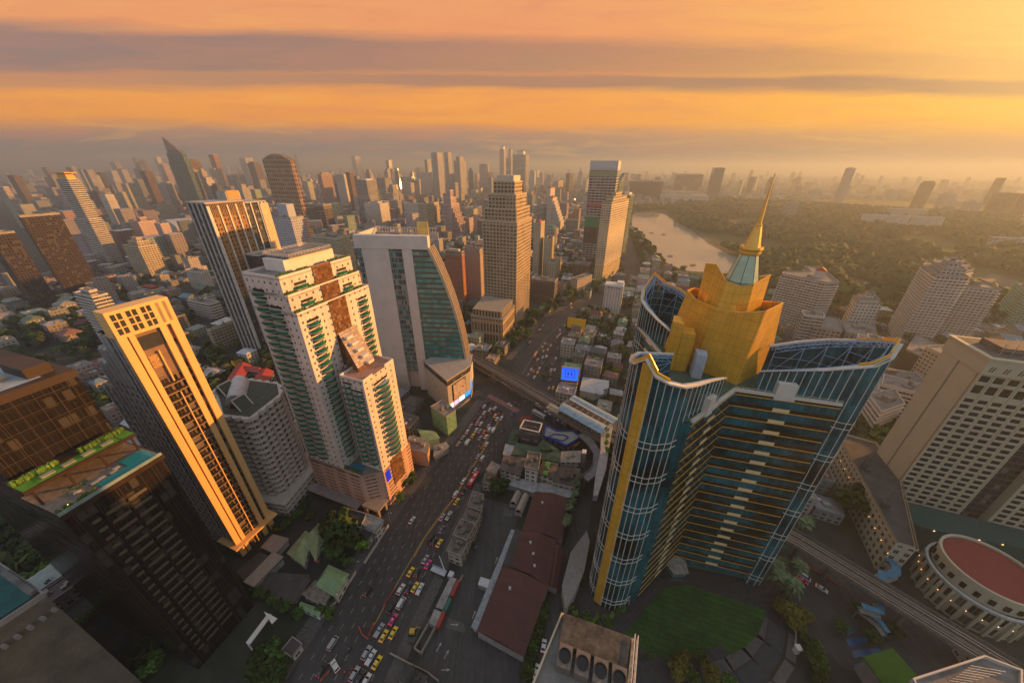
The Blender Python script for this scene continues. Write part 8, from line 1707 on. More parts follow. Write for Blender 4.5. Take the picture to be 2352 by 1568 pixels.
# ================================================================ the low city between the towers
rr = random.Random(77)
WT = [(.40, .36, .32), (.30, .27, .24), (.46, .42, .38), (.24, .22, .20), (.34, .27, .20), (.22, .20, .18), (.42, .39, .32), (.28, .20, .16)]
RT = [('grey', (.22, .20, .19)), ('pale', (.42, .40, .38)), ('rust', (.20, .10, .07)), ('dark', (.09, .085, .08)), ('tan', (.30, .24, .18)), ('maroon', (.12, .045, .035)), ('green', (.12, .18, .12)), ('blue', (.14, .20, .27)), ('grey', (.27, .25, .23)), ('white', (.52, .50, .48))]
HM = facade('house_wall', (.5, .45, .4), (.05, .05, .05), pitch=3.1, floor=3.1, wf=.5, hf=.42, attr=True); RM = tint_mat('house_roof', .85, .4)
GR2_ = lambda v, k=.12: tuple(max(.01, c*rr.uniform(1-k, 1+k)) for c in v)
def house(b, r, P, h, wt, rtc, kind):
 P = ccw(P); b.tc = wt; b.cur = 0; b.prism(P, 0, h); r.cur = 0; r.tc = rtc
 if kind == 'flat':
  r.face([(*p, h) for p in P]); r.tc = wt
  a, c = P[0], P[2]; q = lerp2(a, c, rr.uniform(.3, .7)); e = (P[1][0]-P[0][0], P[1][1]-P[0][1]); L = math.hypot(*e); e = (e[0]/L, e[1]/L); r.box((q[0], q[1], h), (L*.28, L*.2, rr.uniform(1.5, 3)), e1=e)
  O, I = offset_poly(P, .05), offset_poly(P, -.3)
  for i in range(4):
   j = (i+1) % 4; r.face([(*O[i], h), (*O[j], h), (*O[j], h+.9), (*O[i], h+.9)]); r.face([(*O[i], h+.9), (*O[j], h+.9), (*I[j], h+.9), (*I[i], h+.9)]); r.face([(*I[j], h), (*I[i], h), (*I[i], h+.9), (*I[j], h+.9)])
  for _ in range(rr.randint(1, 4)):
   q = lerp2(lerp2(P[0], P[1], rr.uniform(.15, .85)), lerp2(P[3], P[2], rr.uniform(.15, .85)), rr.uniform(.15, .85)); r.tc = rr.choice(WT); r.box((*q, h), (rr.uniform(.8, 2), rr.uniform(.8, 2), rr.uniform(.6, 1.6)), e1=e)
 else:
  Q = offset_poly(P, .5)
  if math.dist(Q[0], Q[1]) > math.dist(Q[1], Q[2]): Q = Q[1:]+Q[:1]
  m0, m1 = lerp2(Q[0], Q[1], .5), lerp2(Q[3], Q[2], .5)
  if kind == 'hip': m0, m1 = lerp2(m0, m1, .25), lerp2(m1, m0, .25)
  z = h+math.dist(Q[0], Q[1])*.24
  r.face([(*Q[0], h), (*m0, z), (*m1, z), (*Q[3], h)][::-1]); r.face([(*m0, z), (*Q[1], h), (*Q[2], h), (*m1, z)][::-1]); r.face([(*Q[0], h), (*Q[1], h), (*m0, z)]); r.face([(*Q[2], h), (*Q[3], h), (*m1, z)])
cells = []
def gridcells(r0, r1, cs, prob):
 n = int(r1*1.5/cs)
 for i in range(-n, n):
  for j in range(-2, n):
   s, t = (i+.5)*cs, (j+.5)*cs; x, y = s*.937+t*.35, -s*.35+t*.937; d = math.hypot(x, y)
   if not (r0 <= d < r1) or not seen(x, y, 30) or rr.random() > prob: continue
   yield x+rr.uniform(-.1, .1)*cs, y+rr.uniform(-.1, .1)*cs, cs, d
for x, y, cs, d in list(gridcells(60, 420, 15.5, .96))+list(gridcells(420, 900, 19, .93)):
 if (int((x*.937-y*.35)//62) % 1 == 0) and abs(((x*.937-y*.35) % 78)-4) < 3.4: continue      # lanes
 if abs(((x*.35+y*.937) % 92)-4) < 3.6: continue
 cells.append((d, x, y, cs))
cells.sort(); kept = []; ntree = []
for d, x, y, cs in cells:
 if not free(x, y, 5) or not clear(x, y, cs*.42): 
  continue
 green = .5 if x < -120 and d < 620 else .22
 if math.sin(x*.021+1.3)*math.sin(y*.017+.4) > .35: green += .35
 if rr.random() < green: ntree.append((x, y)); continue
 kept.append((d, x, y, cs))
bstuff, rstuff = MB(), MB(); singles = []
for i, (d, x, y, cs) in enumerate(kept):
 w, l = cs*rr.uniform(.55, .95), cs*rr.uniform(.6, .95); a = RD(-20.5)+rr.choice((0, 0, math.pi/2))+rr.uniform(-.08, .08); e1 = (math.cos(a), math.sin(a)); e2 = (-e1[1], e1[0])
 P = [(x+e1[0]*p*w/2+e2[0]*q*l/2, y+e1[1]*p*w/2+e2[1]*q*l/2) for p, q in ((-1, -1), (1, -1), (1, 1), (-1, 1))]
 h = rr.choice((4, 6, 7, 9, 9, 12, 13, 16)) if rr.random() < .94 or x > 30 else rr.uniform(20, 38); kind = rr.choice(('flat', 'flat', 'hip', 'gable')) if h < 14 else 'flat'; wt = GR2_(rr.choice(WT)); rn, rc = rr.choice(RT)
 if i < 295:
  o = thing('town_house' if h < 14 else 'apartment_block', None, 'house' if h < 14 else 'flats', (x, y, 0)); b, r = MB(), MB(); house(b, r, P, h, wt, GR2_(rc), kind); r.cur = 0
  b.build('wall', HM, o, (x, y, 0)); r.build('roof', RM, o, (x, y, 0)); st = max(1, round(h/3.1)); o['d'] = f"{('one','two','three','four','five','six')[min(st,6)-1] if st<7 else 'many'} storey house with {rn} {dict(flat='flat',hip='hipped',gable='pitched')[kind]} roof"; singles.append(o)
 else: house(bstuff, rstuff, P, h, wt, GR2_(rc), kind)
auto_label(singles, lambda o: o['d'])
for o in singles: del o['d']
tag(bstuff.build('low_city_walls', HM), 'dense low houses and shops filling the ground between the towers', 'low city', kind='stuff'); tag(rstuff.build('low_city_roofs', RM), 'mixed grey, rust and pale roofs of the dense low houses', 'roofs', kind='stuff')
# the far city, fading out
fb = MB(); fr_ = MB(); TB = MB(); r = 850.
TOWN = facade('far_wall', (.5, .45, .4), (.07, .07, .08), pitch=5, floor=4, wf=.6, hf=.45, attr=True, var=.3)
while r < 9500:
 cs = 13+.0115*r; nn = int(1.75*r/cs)
 for i in range(nn):
  az = -.93+1.86*(i+rr.random())/nn; d = r+rr.uniform(-.4, .4)*cs; x, y = d*math.sin(az), d*math.cos(az)
  if not free(x, y) or (d < 3000 and not clear(x, y, cs*.45)): continue
  if x > 250 and 800 < d < 1700 and rr.random() < .35: continue
  q = rr.random(); dens = .5+.5*math.sin(x*.0021+.7)*math.sin(y*.0017); h = rr.uniform(5, 13) if q < .62 else rr.uniform(12, 26) if q < .92 else rr.uniform(26, 58)
  if rr.random() < .010 and d > 1700: h = rr.uniform(60, 130)
  w, l = cs*rr.uniform(.35, .85), cs*rr.uniform(.35, .85)
  if h > 40: w = l = rr.uniform(20, 34)
  a = rr.uniform(0, 1.5) if rr.random() < .3 else RD(-20.5)+rr.uniform(-.1, .1); e1 = (math.cos(a), math.sin(a)); e2 = (-e1[1], e1[0])
  P = [(x+e1[0]*p*w/2+e2[0]*s*l/2, y+e1[1]*p*w/2+e2[1]*s*l/2) for p, s in ((-1, -1), (1, -1), (1, 1), (-1, 1))]; fb.tc = GR2_(rr.choice(WT), .2); fb.cur = 0; fb.prism(P, 0, h); fr_.tc = GR2_(rr.choice(RT)[1]); fr_.face([(*p, h) for p in P])
 r += cs
tag(fb.build('far_city_walls', TOWN), 'countless small pale buildings of the far city fading into haze', 'far city', kind='stuff'); tag(fr_.build('far_city_roofs', RM), 'roofs of the countless far city buildings', 'roofs', kind='stuff')
# faint far towers, each its own thing
for i in range(80):
 left = i < 46; az = rr.uniform(-.86, .10) if left else rr.uniform(.15, .92); d = rr.uniform(1500, 3600) if left else rr.uniform(2600, 5600); x, y = d*math.sin(az), d*math.cos(az)
 if not free(x, y) or not clear(x, y, 24): continue
 w, l, h = rr.uniform(20, 36), rr.uniform(18, 30), rr.uniform(60, 150)*(1 if left else 1.1); P = rect((x, y), -w/2, w/2, -l/2, l/2)
 t = tower('distant_tower', 'distant tower block fading in the haze of the '+('left' if left else 'right')+' skyline', P, h, rr.choice(('whiteband', 'greyband', 'beige', 'twin', 'blueglass', 'brown', 'white')), cat='tower', par=0, ks=1, group='distant towers fading in the '+('left' if left else 'right')+' haze', tiers=((rr.uniform(.5, .8), rr.uniform(4, 14)),) if rr.random() < .5 else ())
# unseen blocks added outside the frame, at the right, to shade the streets
for x, y, w, l, h in ((330, 60, 40, 30, 100), (300, 10, 36, 30, 90), (420, 130, 40, 34, 88), (380, -10, 40, 40, 95), (520, 220, 50, 30, 60), (600, 250, 50, 34, 70)):
 tower('off_frame_block', 'unseen block added beyond the hotel to shade the streets', rect((x, y), -w/2, w/2, -l/2, l/2), h, 'beige', cat='building', ks=1, group='unseen shading blocks beyond the hotel')

# trees of the low city and of the park
grp = 'street trees between the houses'
ns = [put_tree(rr.choice(('far', 'far2')), x, y, rr.uniform(4.5, 7.5)) for x, y in ntree[:12]]
auto_label(ns, lambda o: 'bushy street tree among houses')
vb = MB(); VM = tint_mat('tree_mass', .9, .35)
def clump(b, x, y, r_, z=0, n=9):
 g = rr.random(); b.tc = (.02+.05*g*rr.random()+.02*g, .035+.05*g, .010+.008*g)
 c = (x, y, z+r_*.9); 
 for _ in range(n):
  v = Vector((rr.gauss(0, 1), rr.gauss(0, 1), abs(rr.gauss(0, .8)))).normalized(); p = Vector(c)+v*r_*rr.uniform(.5, 1.); u = v.orthogonal().normalized(); w = v.cross(u); s = r_*rr.uniform(.35, .7); p.z = max(p.z, .6)
  b.face([p-u*s-w*s*.5, p+u*s*.2-w*s, p+u*s+w*s*.4, p-u*s*.2+w*s])
for x, y in ntree[12:]:
 for _ in range(3): clump(vb, x+rr.uniform(-6, 6), y+rr.uniform(-6, 6), rr.uniform(3.5, 6), 1.5, 12)
for _ in range(7000):
 az = rr.uniform(-.93, .95); d = 350+3600*rr.random()**1.4; x, y = d*math.sin(az), d*math.cos(az)
 if math.sin(x*.006+2)*math.sin(y*.005) < .1 and rr.random() < .75: continue
 if free(x, y, 4) and clear(x, y, 4): clump(vb, x, y, rr.uniform(3.5, 6.5), 1, 9)
tag(vb.build('tree_mass', VM), 'scattered tree tops between the farther houses', 'trees', kind='stuff')
pb = MB(); park = []; tries = 0
def in_lots(x, y): return inpoly(x, y, cp) or inpoly(x, y, LAKE)
while len(park) < 9500 and tries < 60000:
 tries += 1; az = rr.uniform(.25, 1.02); d = 520+1900*rr.random()**1.1; x, y = d*math.sin(az), d*math.cos(az)
 if not inpoly(x, y, pk) or in_lots(x, y) or not clear(x, y, 5) or not seen(x, y, 60): continue
 if inpoly(x+7, y, LAKE) or inpoly(x-7, y, LAKE) or inpoly(x, y-6, LAKE) or inpoly(x, y+6, LAKE): continue
 v = math.sin(x*.013+.5)*math.sin(y*.011+1)+.5*math.sin(x*.031)*math.sin(y*.027)
 if v < -.30 or (v < -.1 and rr.random() < .5): continue
 park.append((d, x, y))
park.sort()
for i, (d, x, y) in enumerate(park):
 clump(pb, x, y, rr.choice((4, 5, 6, 8, 11))*rr.uniform(.85, 1.15), 1.2, 14)
tag(pb.build('park_trees', VM), 'hazy mass of tree crowns covering the far park', 'park trees', kind='stuff')
for k, v in PROTO.items():
 if not v[1]: [bpy.data.objects.remove(c) for c in list(v[0].children)]; bpy.data.objects.remove(v[0])

# ================================================================ vehicles
CARC = dict(white=(.55, .53, .50), silver=(.30, .30, .31), grey=(.12, .12, .13), dark=(.02, .02, .023), yellow=(.75, .50, .01), pink=(.65, .03, .20), red=(.45, .03, .02), blue=(.03, .08, .22), orange=(.60, .15, .02), green=(.08, .22, .06), teal=(.05, .16, .17), lightblue=(.2, .35, .45))
CM = {k: plain('paint_'+k, v, .3, .1, var=.05, spec=.6, fine=False) for k, v in CARC.items()}
CGL2 = plain('car_glass', (.012, .014, .018), .08, spec=.8, fine=False); TAIL = plain('tail_lamp', (.5, .02, .01), .4, emit=(1, .05, .02, 1), es=.7); HEAD = plain('head_lamp', (.7, .7, .6), .3)
def prof_body(b, prof, w, taper=.0):
 n = len(prof)
 for s in (-1, 1):
  f = [(s*(w/2-(taper if z > .95 else 0)), y, z) for y, z in prof]; b.face(f if s > 0 else f[::-1])
 for i in range(n):
  (y0, z0), (y1, z1) = prof[i], prof[(i+1) % n]; a, c = w/2-(taper if z0 > .95 else 0), w/2-(taper if z1 > .95 else 0); b.face([(-a, y0, z0), (-c, y1, z1), (c, y1, z1), (a, y0, z0)][::-1])
def wheel_part(x, y, r, root):
 b = MB(); b.tube((x-.12, y, r), (x+.12, y, r), r, 10); b.build('wheel', RUBBER, root)
SHAPES = {
 'car': (4.5, 1.8, [(-2.2, .35), (-2.25, .8), (-2.0, .98), (1.0, .98), (2.1, .80), (2.25, .6), (2.2, .35)], [(-1.75, .98), (-1.1, 1.42), (.3, 1.45), (1.05, .98)]),
 'suv': (4.7, 1.9, [(-2.3, .4), (-2.35, 1.0), (-2.2, 1.1), (1.0, 1.1), (2.2, .98), (2.35, .7), (2.3, .4)], [(-2.2, 1.1), (-1.9, 1.75), (.3, 1.75), (1.05, 1.1)]),
 'van': (5.0, 1.95, [(-2.5, .4), (-2.5, 1.2), (-2.4, 1.25), (1.9, 1.25), (2.4, 1.0), (2.5, .6), (2.4, .4)], [(-2.4, 1.25), (-2.3, 2.05), (1.2, 2.05), (1.95, 1.25)]),
 'pickup': (5.2, 1.85, [(-2.6, .5), (-2.6, 1.05), (-.4, 1.05), (-.4, 1.02), (1.3, 1.02), (2.4, .98), (2.55, .6), (2.5, .5)], [(-.5, 1.04), (-.3, 1.7), (.8, 1.7), (1.4, 1.04)]),
}
VPR = {}
def vehicle_proto(kind, col):
 root = bpy.data.objects.new(dict(car='car', taxi='taxi', suv='suv', van='van', pickup='pickup_truck', bus='bus', truck='box_truck')[kind], None); COL.objects.link(root); m = CM[col]
 if kind in ('bus', 'truck'):
  L, W, H = (11.5, 2.5, 3.1) if kind == 'bus' else (6.2, 2.1, 2.9)
  if kind == 'bus':
   b = MB(); prof_body(b, [(-L/2, .4), (-L/2, 2.95), (-L/2+.2, H), (L/2-.3, H), (L/2, 2.6), (L/2, .4)], W); b.build('body', m, root); b = MB()
   for s in (-1, 1): b.box((s*(W/2+.01), -.1, 1.5), (.04, L-1.4, .95))
   b.box((0, L/2+.0, 1.3), (W-.3, .06, 1.3)); b.build('window', CGL2, root); b = MB(); b.box((0, -2.5, H), (1.6, 2.2, .25)); b.box((0, 2, H), (1.3, 1.6, .2)); b.build('roof_unit', CM['white'], root)
  else:
   b = MB(); b.box((0, -1., .7), (W, 4.0, 2.1)); b.build('cargo_box', m, root); b = MB(); prof_body(b, [(1.1, .45), (1.1, 2.1), (2.2, 2.1), (2.9, 1.3), (3.0, .45)], 1.9); b.build('cab', CM['white'], root); b = MB(); b.box((0, 2.7, 1.35), (1.6, .5, .55)); b.build('window', CGL2, root)
  for s in (-1, 1):
   for y in (-L*.3, L*.32): wheel_part(s*(W/2-.12), y, .48, root)
  yb_, yt = L/2, L/2
 else:
  L, W, body, cab = SHAPES['car' if kind == 'taxi' else kind]
  b = MB(); prof_body(b, body, W); b.build('body', m, root); b = MB(); prof_body(b, cab, W-.14, .12); b.build('window', CGL2, root)
  ys = [p[0] for p in cab]; zt = max(p[1] for p in cab); top = [p[0] for p in cab if p[1] > zt-.1]; b = MB(); b.box((0, (min(top)+max(top))/2, zt), (W-.42, max(top)-min(top), .05)); o = b.build('roof', m, root)
  if kind == 'taxi': b = MB(); b.box((0, -.2, zt+.05), (.7, .25, .2)); b.build('roof_sign', CM['white'], root)
  for s in (-1, 1):
   for y in (-L*.30, L*.31): wheel_part(s*(W/2-.08), y, .33, root)
   b = MB(); b.box((s*(W/2-.28), L/2-.04, .62), (.36, .1, .16)); b.build('headlight', HEAD, root); b = MB(); b.box((s*(W/2-.25), -L/2+.02, .72), (.34, .1, .18)); b.build('tail_light', TAIL, root)
 reg(root); return root
VEH = []
def put_vehicle(kind, col, x, y, ang, zone):
 k = (kind, col)
 if k not in VPR: VPR[k] = vehicle_proto(kind, col); o = VPR[k]
 else: o = copy_tree(VPR[k])
 o.location = (x, y, .03); o.rotation_euler = (0, 0, ang+rng.uniform(-.05, .05)); VEH.append((o, kind, col, zone)); o['category'] = dict(car='car', taxi='taxi', suv='car', van='van', pickup='pickup truck', bus='bus', truck='truck')[kind]
AV_ANG = -math.atan2(.35, .937)
def batch(zone, ang, kinds, P):
 for (kd, cl), (x, y) in zip(kinds, P): put_vehicle(kd, cl, x, y, ang, zone)
W_, S_, G_, D_, Y_ = ('car', 'white'), ('car', 'silver'), ('car', 'grey'), ('car', 'dark'), ('taxi', 'yellow'); SU, VN, PU = ('suv', 'white'), ('van', 'white'), ('pickup', 'silver')
batch('near stretch of the avenue', AV_ANG, [SU, Y_, D_, S_, ('pickup', 'white'), G_, ('van', 'dark'), D_, Y_, W_, S_, ('taxi', 'pink'), Y_, D_, SU, D_, Y_, ('pickup', 'white'), VN, ('suv', 'dark'), ('taxi', 'pink'), PU, Y_, Y_, ('suv', 'silver'), ('pickup', 'white'), Y_, ('suv', 'silver'), D_, D_, W_, ('van', 'silver'), D_],
 [(-32.0, 136.7), (-30.7, 131.8), (-27.7, 138.8), (-37.1, 122.0), (-33.7, 122.7), (-36.1, 115.0), (-40.7, 110.1), (-38.8, 108.5), (-35.9, 107.6), (-52.9, 120.1), (-41.1, 99.6), (-39.3, 97.3), (-46.7, 93.8), (-43.4, 93.8), (-49.1, 86.4), (-45.6, 86.9), (-43.0, 87.3), (-40.6, 86.6), (-47.4, 80.9), (-51.1, 79.5), (-49.0, 74.9), (-53.5, 71.1), (-47.5, 70.3), (-51.0, 69.2), (-55.9, 63.8), (-53.7, 62.4), (-50.8, 60.9), (-58.0, 57.5), (-63.7, 85.7), (-55.6, 56.6), (-53.0, 55.7), (-70.4, 66.7), (-70.7, 58.7)])
batch('avenue crossing car at the bottom', AV_ANG+1.25, [('suv', 'white')], [(-66.4, 59.8)]); batch('villa yard', AV_ANG, [('car', 'blue')], [(-92.8, 100.4)]); batch('car park', AV_ANG-1.9, [D_], [(-18.8, 106.7)])
batch('avenue queue before the junction', AV_ANG, [W_, Y_, D_, PU, W_, G_, S_, ('bus', 'red'), SU, S_, W_, D_, S_, ('truck', 'white'), Y_, S_, W_, S_, W_, ('taxi', 'orange'), ('truck', 'white'), VN, S_, W_, S_, S_, S_, W_, S_, D_, Y_, W_, W_, D_, D_, D_, W_, D_, W_, W_, W_, D_, D_, D_, D_, ('car', 'blue')],
 [(-31.9, 136.5), (-30.7, 131.7), (-28.0, 138.8), (-33.6, 123.1), (-28.7, 146.0), (-25.3, 155.4), (-22.5, 154.0), (-22.6, 146.6), (-18.8, 164.3), (-21.7, 165.8), (-16.9, 177.0), (-21.2, 176.4), (-36.1, 177.2), (-29.8, 178.2), (-27.1, 185.3), (-33.7, 183.5), (-31.5, 189.4), (-21.7, 183.0), (-17.9, 184.3), (-19.3, 189.1), (-12.7, 190.6), (-15.7, 191.5), (-22.6, 190.0), (-25.3, 191.0), (-29.7, 195.5), (-16.7, 195.4), (-25.4, 198.4), (-22.6, 197.8), (-23.7, 204.1), (-28.6, 200.9), (-12.5, 207.1), (-10.9, 203.4), (-7.5, 204.4), (-14.5, 201.4), (-19.5, 206.8), (-15.1, 210.8), (-21.0, 210.2), (-9.2, 211.4), (-16.8, 214.3), (-13.1, 216.1), (-21.4, 218.4), (-19.5, 221.6), (-25.2, 215.8), (-26.0, 206.2), (-6.2, 190.8), (0.5, 209.9)])
batch('crossing under the viaduct', -2.35, [W_, G_, S_, D_, G_, VN, S_, G_, W_, ('bus', 'blue'), ('bus', 'white'), ('bus', 'blue'), ('car', 'red'), D_, D_], [(-1.5, 220.6), (4.4, 222.3), (-6.6, 250.2), (-10.2, 254.2), (-16.9, 253.9), (20.7, 220.1), (24.5, 215.7), (19.0, 212.9), (29.0, 211.4), (27.5, 207.6), (21.0, 207.9), (35.8, 197.7), (42.8, 196.4), (-27.7, 269.5), (-22.0, 263.6)])
batch('far queue beyond the junction', -.32, [D_, W_, G_, W_, Y_, Y_, D_, D_, ('car', 'blue'), W_, D_, D_, ('bus', 'orange'), W_, W_, VN, ('car', 'teal'), D_, D_, W_, W_, ('taxi', 'orange'), Y_, S_, W_, W_, W_, G_, G_, SU, G_, ('car', 'blue'), ('car', 'lightblue'), Y_, W_, W_, W_, VN, D_, W_, W_, S_],
 [(38.9, 334.6), (35.4, 327.5), (38.3, 325.9), (41.2, 322.7), (32.0, 319.1), (37.3, 313.6), (47.5, 328.2), (45.6, 332.2), (47.7, 314.9), (32.4, 310.5), (28.2, 310.2), (38.4, 306.9), (23.8, 300.3), (25.5, 292.9), (30.7, 297.1), (34.5, 298.2), (29.7, 285.9), (24.6, 282.8), (20.9, 280.3), (26.1, 276.5), (18.2, 274.0), (20.2, 271.2), (23.8, 268.9), (15.2, 265.2), (20.5, 261.1), (36.9, 273.7), (40.0, 273.8), (36.0, 268.4), (35.2, 264.3), (43.3, 294.5), (38.9, 284.6), (34.2, 256.9), (32.0, 244.0), (35.6, 244.5), (50.2, 342.7), (52.6, 347.7), (54.9, 351.4), (55.4, 360.2), (47.1, 344.2), (63.0, 374.5), (68.8, 384.6), (37.3, 374.3)])
batch('free lanes beyond the junction', -.6, [W_, D_, W_, ('car', 'red'), ('car', 'green'), W_, ('car', 'red'), W_], [(32.0, 361.7), (28.7, 355.1), (19.6, 330.2), (52.5, 390.4), (48.0, 390.5), (79.7, 432.8), (110.1, 465.2), (73.4, 453.3)])
batch('road beside the palm garden', -2.35, [VN, ('taxi', 'pink'), W_], [(136.8, 92.9), (134.7, 91.2), (141.0, 87.9)]); batch('lane beside the market hall', -.25, [W_, W_], [(13.4, 66.4), (10.2, 58.7)])
# parked rows far off in the park car park
PK_ = []
for k in range(46):
 q = lerp2((581.9, 561.7), (607.0, 505.9), k/46) if k < 30 else lerp2((554.9, 568.8), (553.3, 549.9), (k-30)/16); PK_.append((q[0]+rng.uniform(-9, 9), q[1]+rng.uniform(-9, 9)))
batch('park car park', .6, [rng.choice((W_, S_, G_, ('car', 'red'), SU)) for _ in PK_], PK_)
kname = dict(car='saloon car', taxi='taxi', suv='tall estate car', van='van', pickup='pickup truck', bus='bus', truck='box truck'); cnt = {}; cname = dict(dark='black', lightblue='light blue')
for o, kind, col, zone in sorted(VEH, key=lambda v: math.hypot(v[0].location.x, v[0].location.y)):
 k = (kind, col, zone); i = cnt.get(k, 0); cnt[k] = i+1; tot = sum(1 for v in VEH if (v[1], v[2], v[3]) == k)
 o['label'] = f"{cname.get(col, col)} {kname[kind]}"+(f", {ordn(i)} of its colour" if tot > 1 else '')+(' in the ' if 'avenue' in zone or 'queue' in zone or 'lane' in zone or 'yard' in zone or 'park' in zone else ' on the ')+zone
 o['group'] = 'vehicles, '+zone
# motorcycles and riders
def moto_proto():
 r = bpy.data.objects.new('motorcycle', None); COL.objects.link(r); b = MB(); b.tube((0, -.65, .62), (0, .45, .72), .16, 6, .12); b.box((0, -.25, .7), (.28, .8, .14)); b.tube((0, .45, .72), (0, .7, .3), .06, 5); b.tube((-.3, .42, 1.0), (.3, .42, 1.0), .03, 4); b.tube((0, .45, .7), (0, .42, 1.0), .05, 4); b.build('body', CM['dark'], r)
 for y in (-.62, .66): b = MB(); b.tube((-.06, y, .3), (.06, y, .3), .3, 10); b.build('wheel', RUBBER, r)
 b = MB(); b.box((0, -.82, .75), (.2, .06, .1)); b.build('tail_light', TAIL, r); return reg(r)
def rider_proto(shirt):
 """seated figure grown as one skin over a posed skeleton"""
 J = [((0, -.25, .85), .16), ((0, -.18, 1.1), .15), ((0, -.08, 1.33), .16), ((0, -.02, 1.47), .06), ((0, 0, 1.62), .11), ((.19, -.08, 1.36), .06), ((.27, .12, 1.18), .05), ((.27, .38, 1.05), .045), ((-.19, -.08, 1.36), .06), ((-.27, .12, 1.18), .05), ((-.27, .38, 1.05), .045), ((.14, .12, .84), .085), ((.17, .18, .45), .06), ((.17, .28, .32), .05), ((-.14, .12, .84), .085), ((-.17, .18, .45), .06), ((-.17, .28, .32), .05)]
 E = [(0, 1), (1, 2), (2, 3), (3, 4), (2, 5), (5, 6), (6, 7), (2, 8), (8, 9), (9, 10), (0, 11), (11, 12), (12, 13), (0, 14), (14, 15), (15, 16)]
 me = bpy.data.meshes.new('person'); me.from_pydata([j[0] for j in J], E, []); o = bpy.data.objects.new('person', me); COL.objects.link(o)
 sk = o.modifiers.new('s', 'SKIN'); me.skin_vertices or None
 for v, j in zip(me.skin_vertices[0].data if me.skin_vertices else [], J): v.radius = (j[1], j[1])
 if me.skin_vertices: me.skin_vertices[0].data[0].use_root = True
 o.modifiers.new('ss', 'SUBSURF').levels = 1
 dg = bpy.context.evaluated_depsgraph_get(); m2 = bpy.data.meshes.new_from_object(o.evaluated_get(dg)); o.modifiers.clear(); o.data = m2; m2.materials.clear(); m2.materials.append(shirt)
 b = MB(); b.lathe((0, 0, 1.54), [(.12, 0), (.145, .08), (.12, .17), (.04, .22)], 8); b.build('helmet', CM['white'], o); return reg(o)
mp = moto_proto(); rps = [rider_proto(CM['red']), rider_proto(plain('shirt_grey', (.12, .12, .14), .8)), rider_proto(plain('shirt_teal', (.02, .18, .14), .8))]; used = [False, False, False]; mu = False; MOT = []
mpos = [(-49.2, 136.4), (-56.5, 134.3), (-54.6, 107.7), (-48.7, 107.4), (-54.0, 90.4), (-63.0, 64.7), (-31.3, 117.7), (-44.3, 82.7), (-46.3, 79.1), (-61.7, 57.8), (-39.3, 101.4), (-40.4, 91.3)]+[(-38.8, 163.7), (-12.4, 176.3), (-10.0, 176.0), (-18.7, 160.2), (-13.9, 171.0), (-13.4, 169.5), (-15.1, 223.3), (-17.0, 225.1), (-12.2, 220.3), (-20.2, 224.1), (-23.5, 212.5), (-9.6, 208.9), (-5.7, 208.9), (-11.1, 214.5)]
for i, (x, y) in enumerate(mpos):
 o = mp if not mu else copy_tree(mp); mu = True; a = AV_ANG+rng.uniform(-.12, .12); o.location = (x, y, .03); o.rotation_euler = (0, 0, a); tag(o, 'x', 'motorcycle', 'motorcycles on the avenue'); MOT.append(o)
 j = i % 3; p = rps[j] if not used[j] else copy_tree(rps[j]); used[j] = True; p.location = (x, y, .03); p.rotation_euler = (0, 0, a); tag(p, 'x', 'person', 'riders on the avenue'); p['j'] = j
 p['n'] = i
RID = [o for o in S.objects if 'n' in o.keys()]
auto_label(MOT, lambda o: 'small dark motorcycle'); auto_label(RID, lambda o: ('rider in red', 'rider in grey', 'rider in teal')[o['j']])
for o in RID: del o['n']; del o['j']
# crane truck, digger, barriers, lamps, fence
ct = thing('crane_truck', 'flatbed truck with raised white crane arm by the container yard', 'truck', (-22.5, 92, 0)); c0 = (-31.6, 93.5); ct.location = (*c0, 0); e = GB_
b = MB(); b.box((c0[0]-2, c0[1]+.7, .9), (7.5, 2.6, .3), e1=e); b.box((c0[0]-2, c0[1]+1.9, 1.2), (7.5, .15, .7), e1=e); b.build('bed', METAL, ct, (*c0, 0)); b = MB(); b.box((c0[0]+4.2, c0[1]-1.5, .5), (2.3, 2.4, 2.2), e1=e); b.build('cab', CM['white'], ct, (*c0, 0)); b = MB(); b.tube((c0[0]+1.5, c0[1]-.5, 1.2), (c0[0]-2.2, c0[1]+5, 5.5), .28, 5, .18); b.build('crane_arm', CM['white'], ct, (*c0, 0))
for dx in (-4.5, -1.5, 3.8):
 for s in (-1.1, 1.1): b = MB(); q = (c0[0]+e[0]*dx-.35*s, c0[1]+e[1]*dx+s); b.tube((q[0], q[1], .45), (q[0]+.1, q[1]+.3, .45), .45, 9); b.build('wheel', RUBBER, ct, (*c0, 0))
c0 = (-39.7, 70.4); dg_ = thing('excavator', 'small yellow excavator inside the near end of the yard', 'excavator', (*c0, 0)); YL = plain('digger_yellow', (.55, .33, .04), .5)
b = MB(); b.box((*c0, .9), (2, 1.8, 1.4)); b.build('cab', YL, dg_, (*c0, 0)); b = MB(); b.tube((c0[0], c0[1], 1.5), (c0[0]+2, c0[1]+1, 3), .18, 4); b.tube((c0[0]+2, c0[1]+1, 3), (c0[0]+3.2, c0[1]+1.6, .8), .15, 4); b.build('arm', YL, dg_, (*c0, 0))
for s in (-.9, .9): b = MB(); b.box((c0[0], c0[1]+s, 0), (2.8, .5, .8)); b.build('track', RUBBER, dg_, (*c0, 0))
bar = bpy.data.objects.new('road_barrier', None); COL.objects.link(bar); b = MB(); prof_body(b, [(-.75, 0), (-.7, .5), (-.68, .85), (.68, .85), (.7, .5), (.75, 0)], .45); b.build('shell', plain('barrier_red', (.40, .05, .03), .5), bar); b = MB(); b.box((0, 0, .35), (.47, 1.45, .14)); b.build('band', CM['white'], bar); reg(bar); BR = []
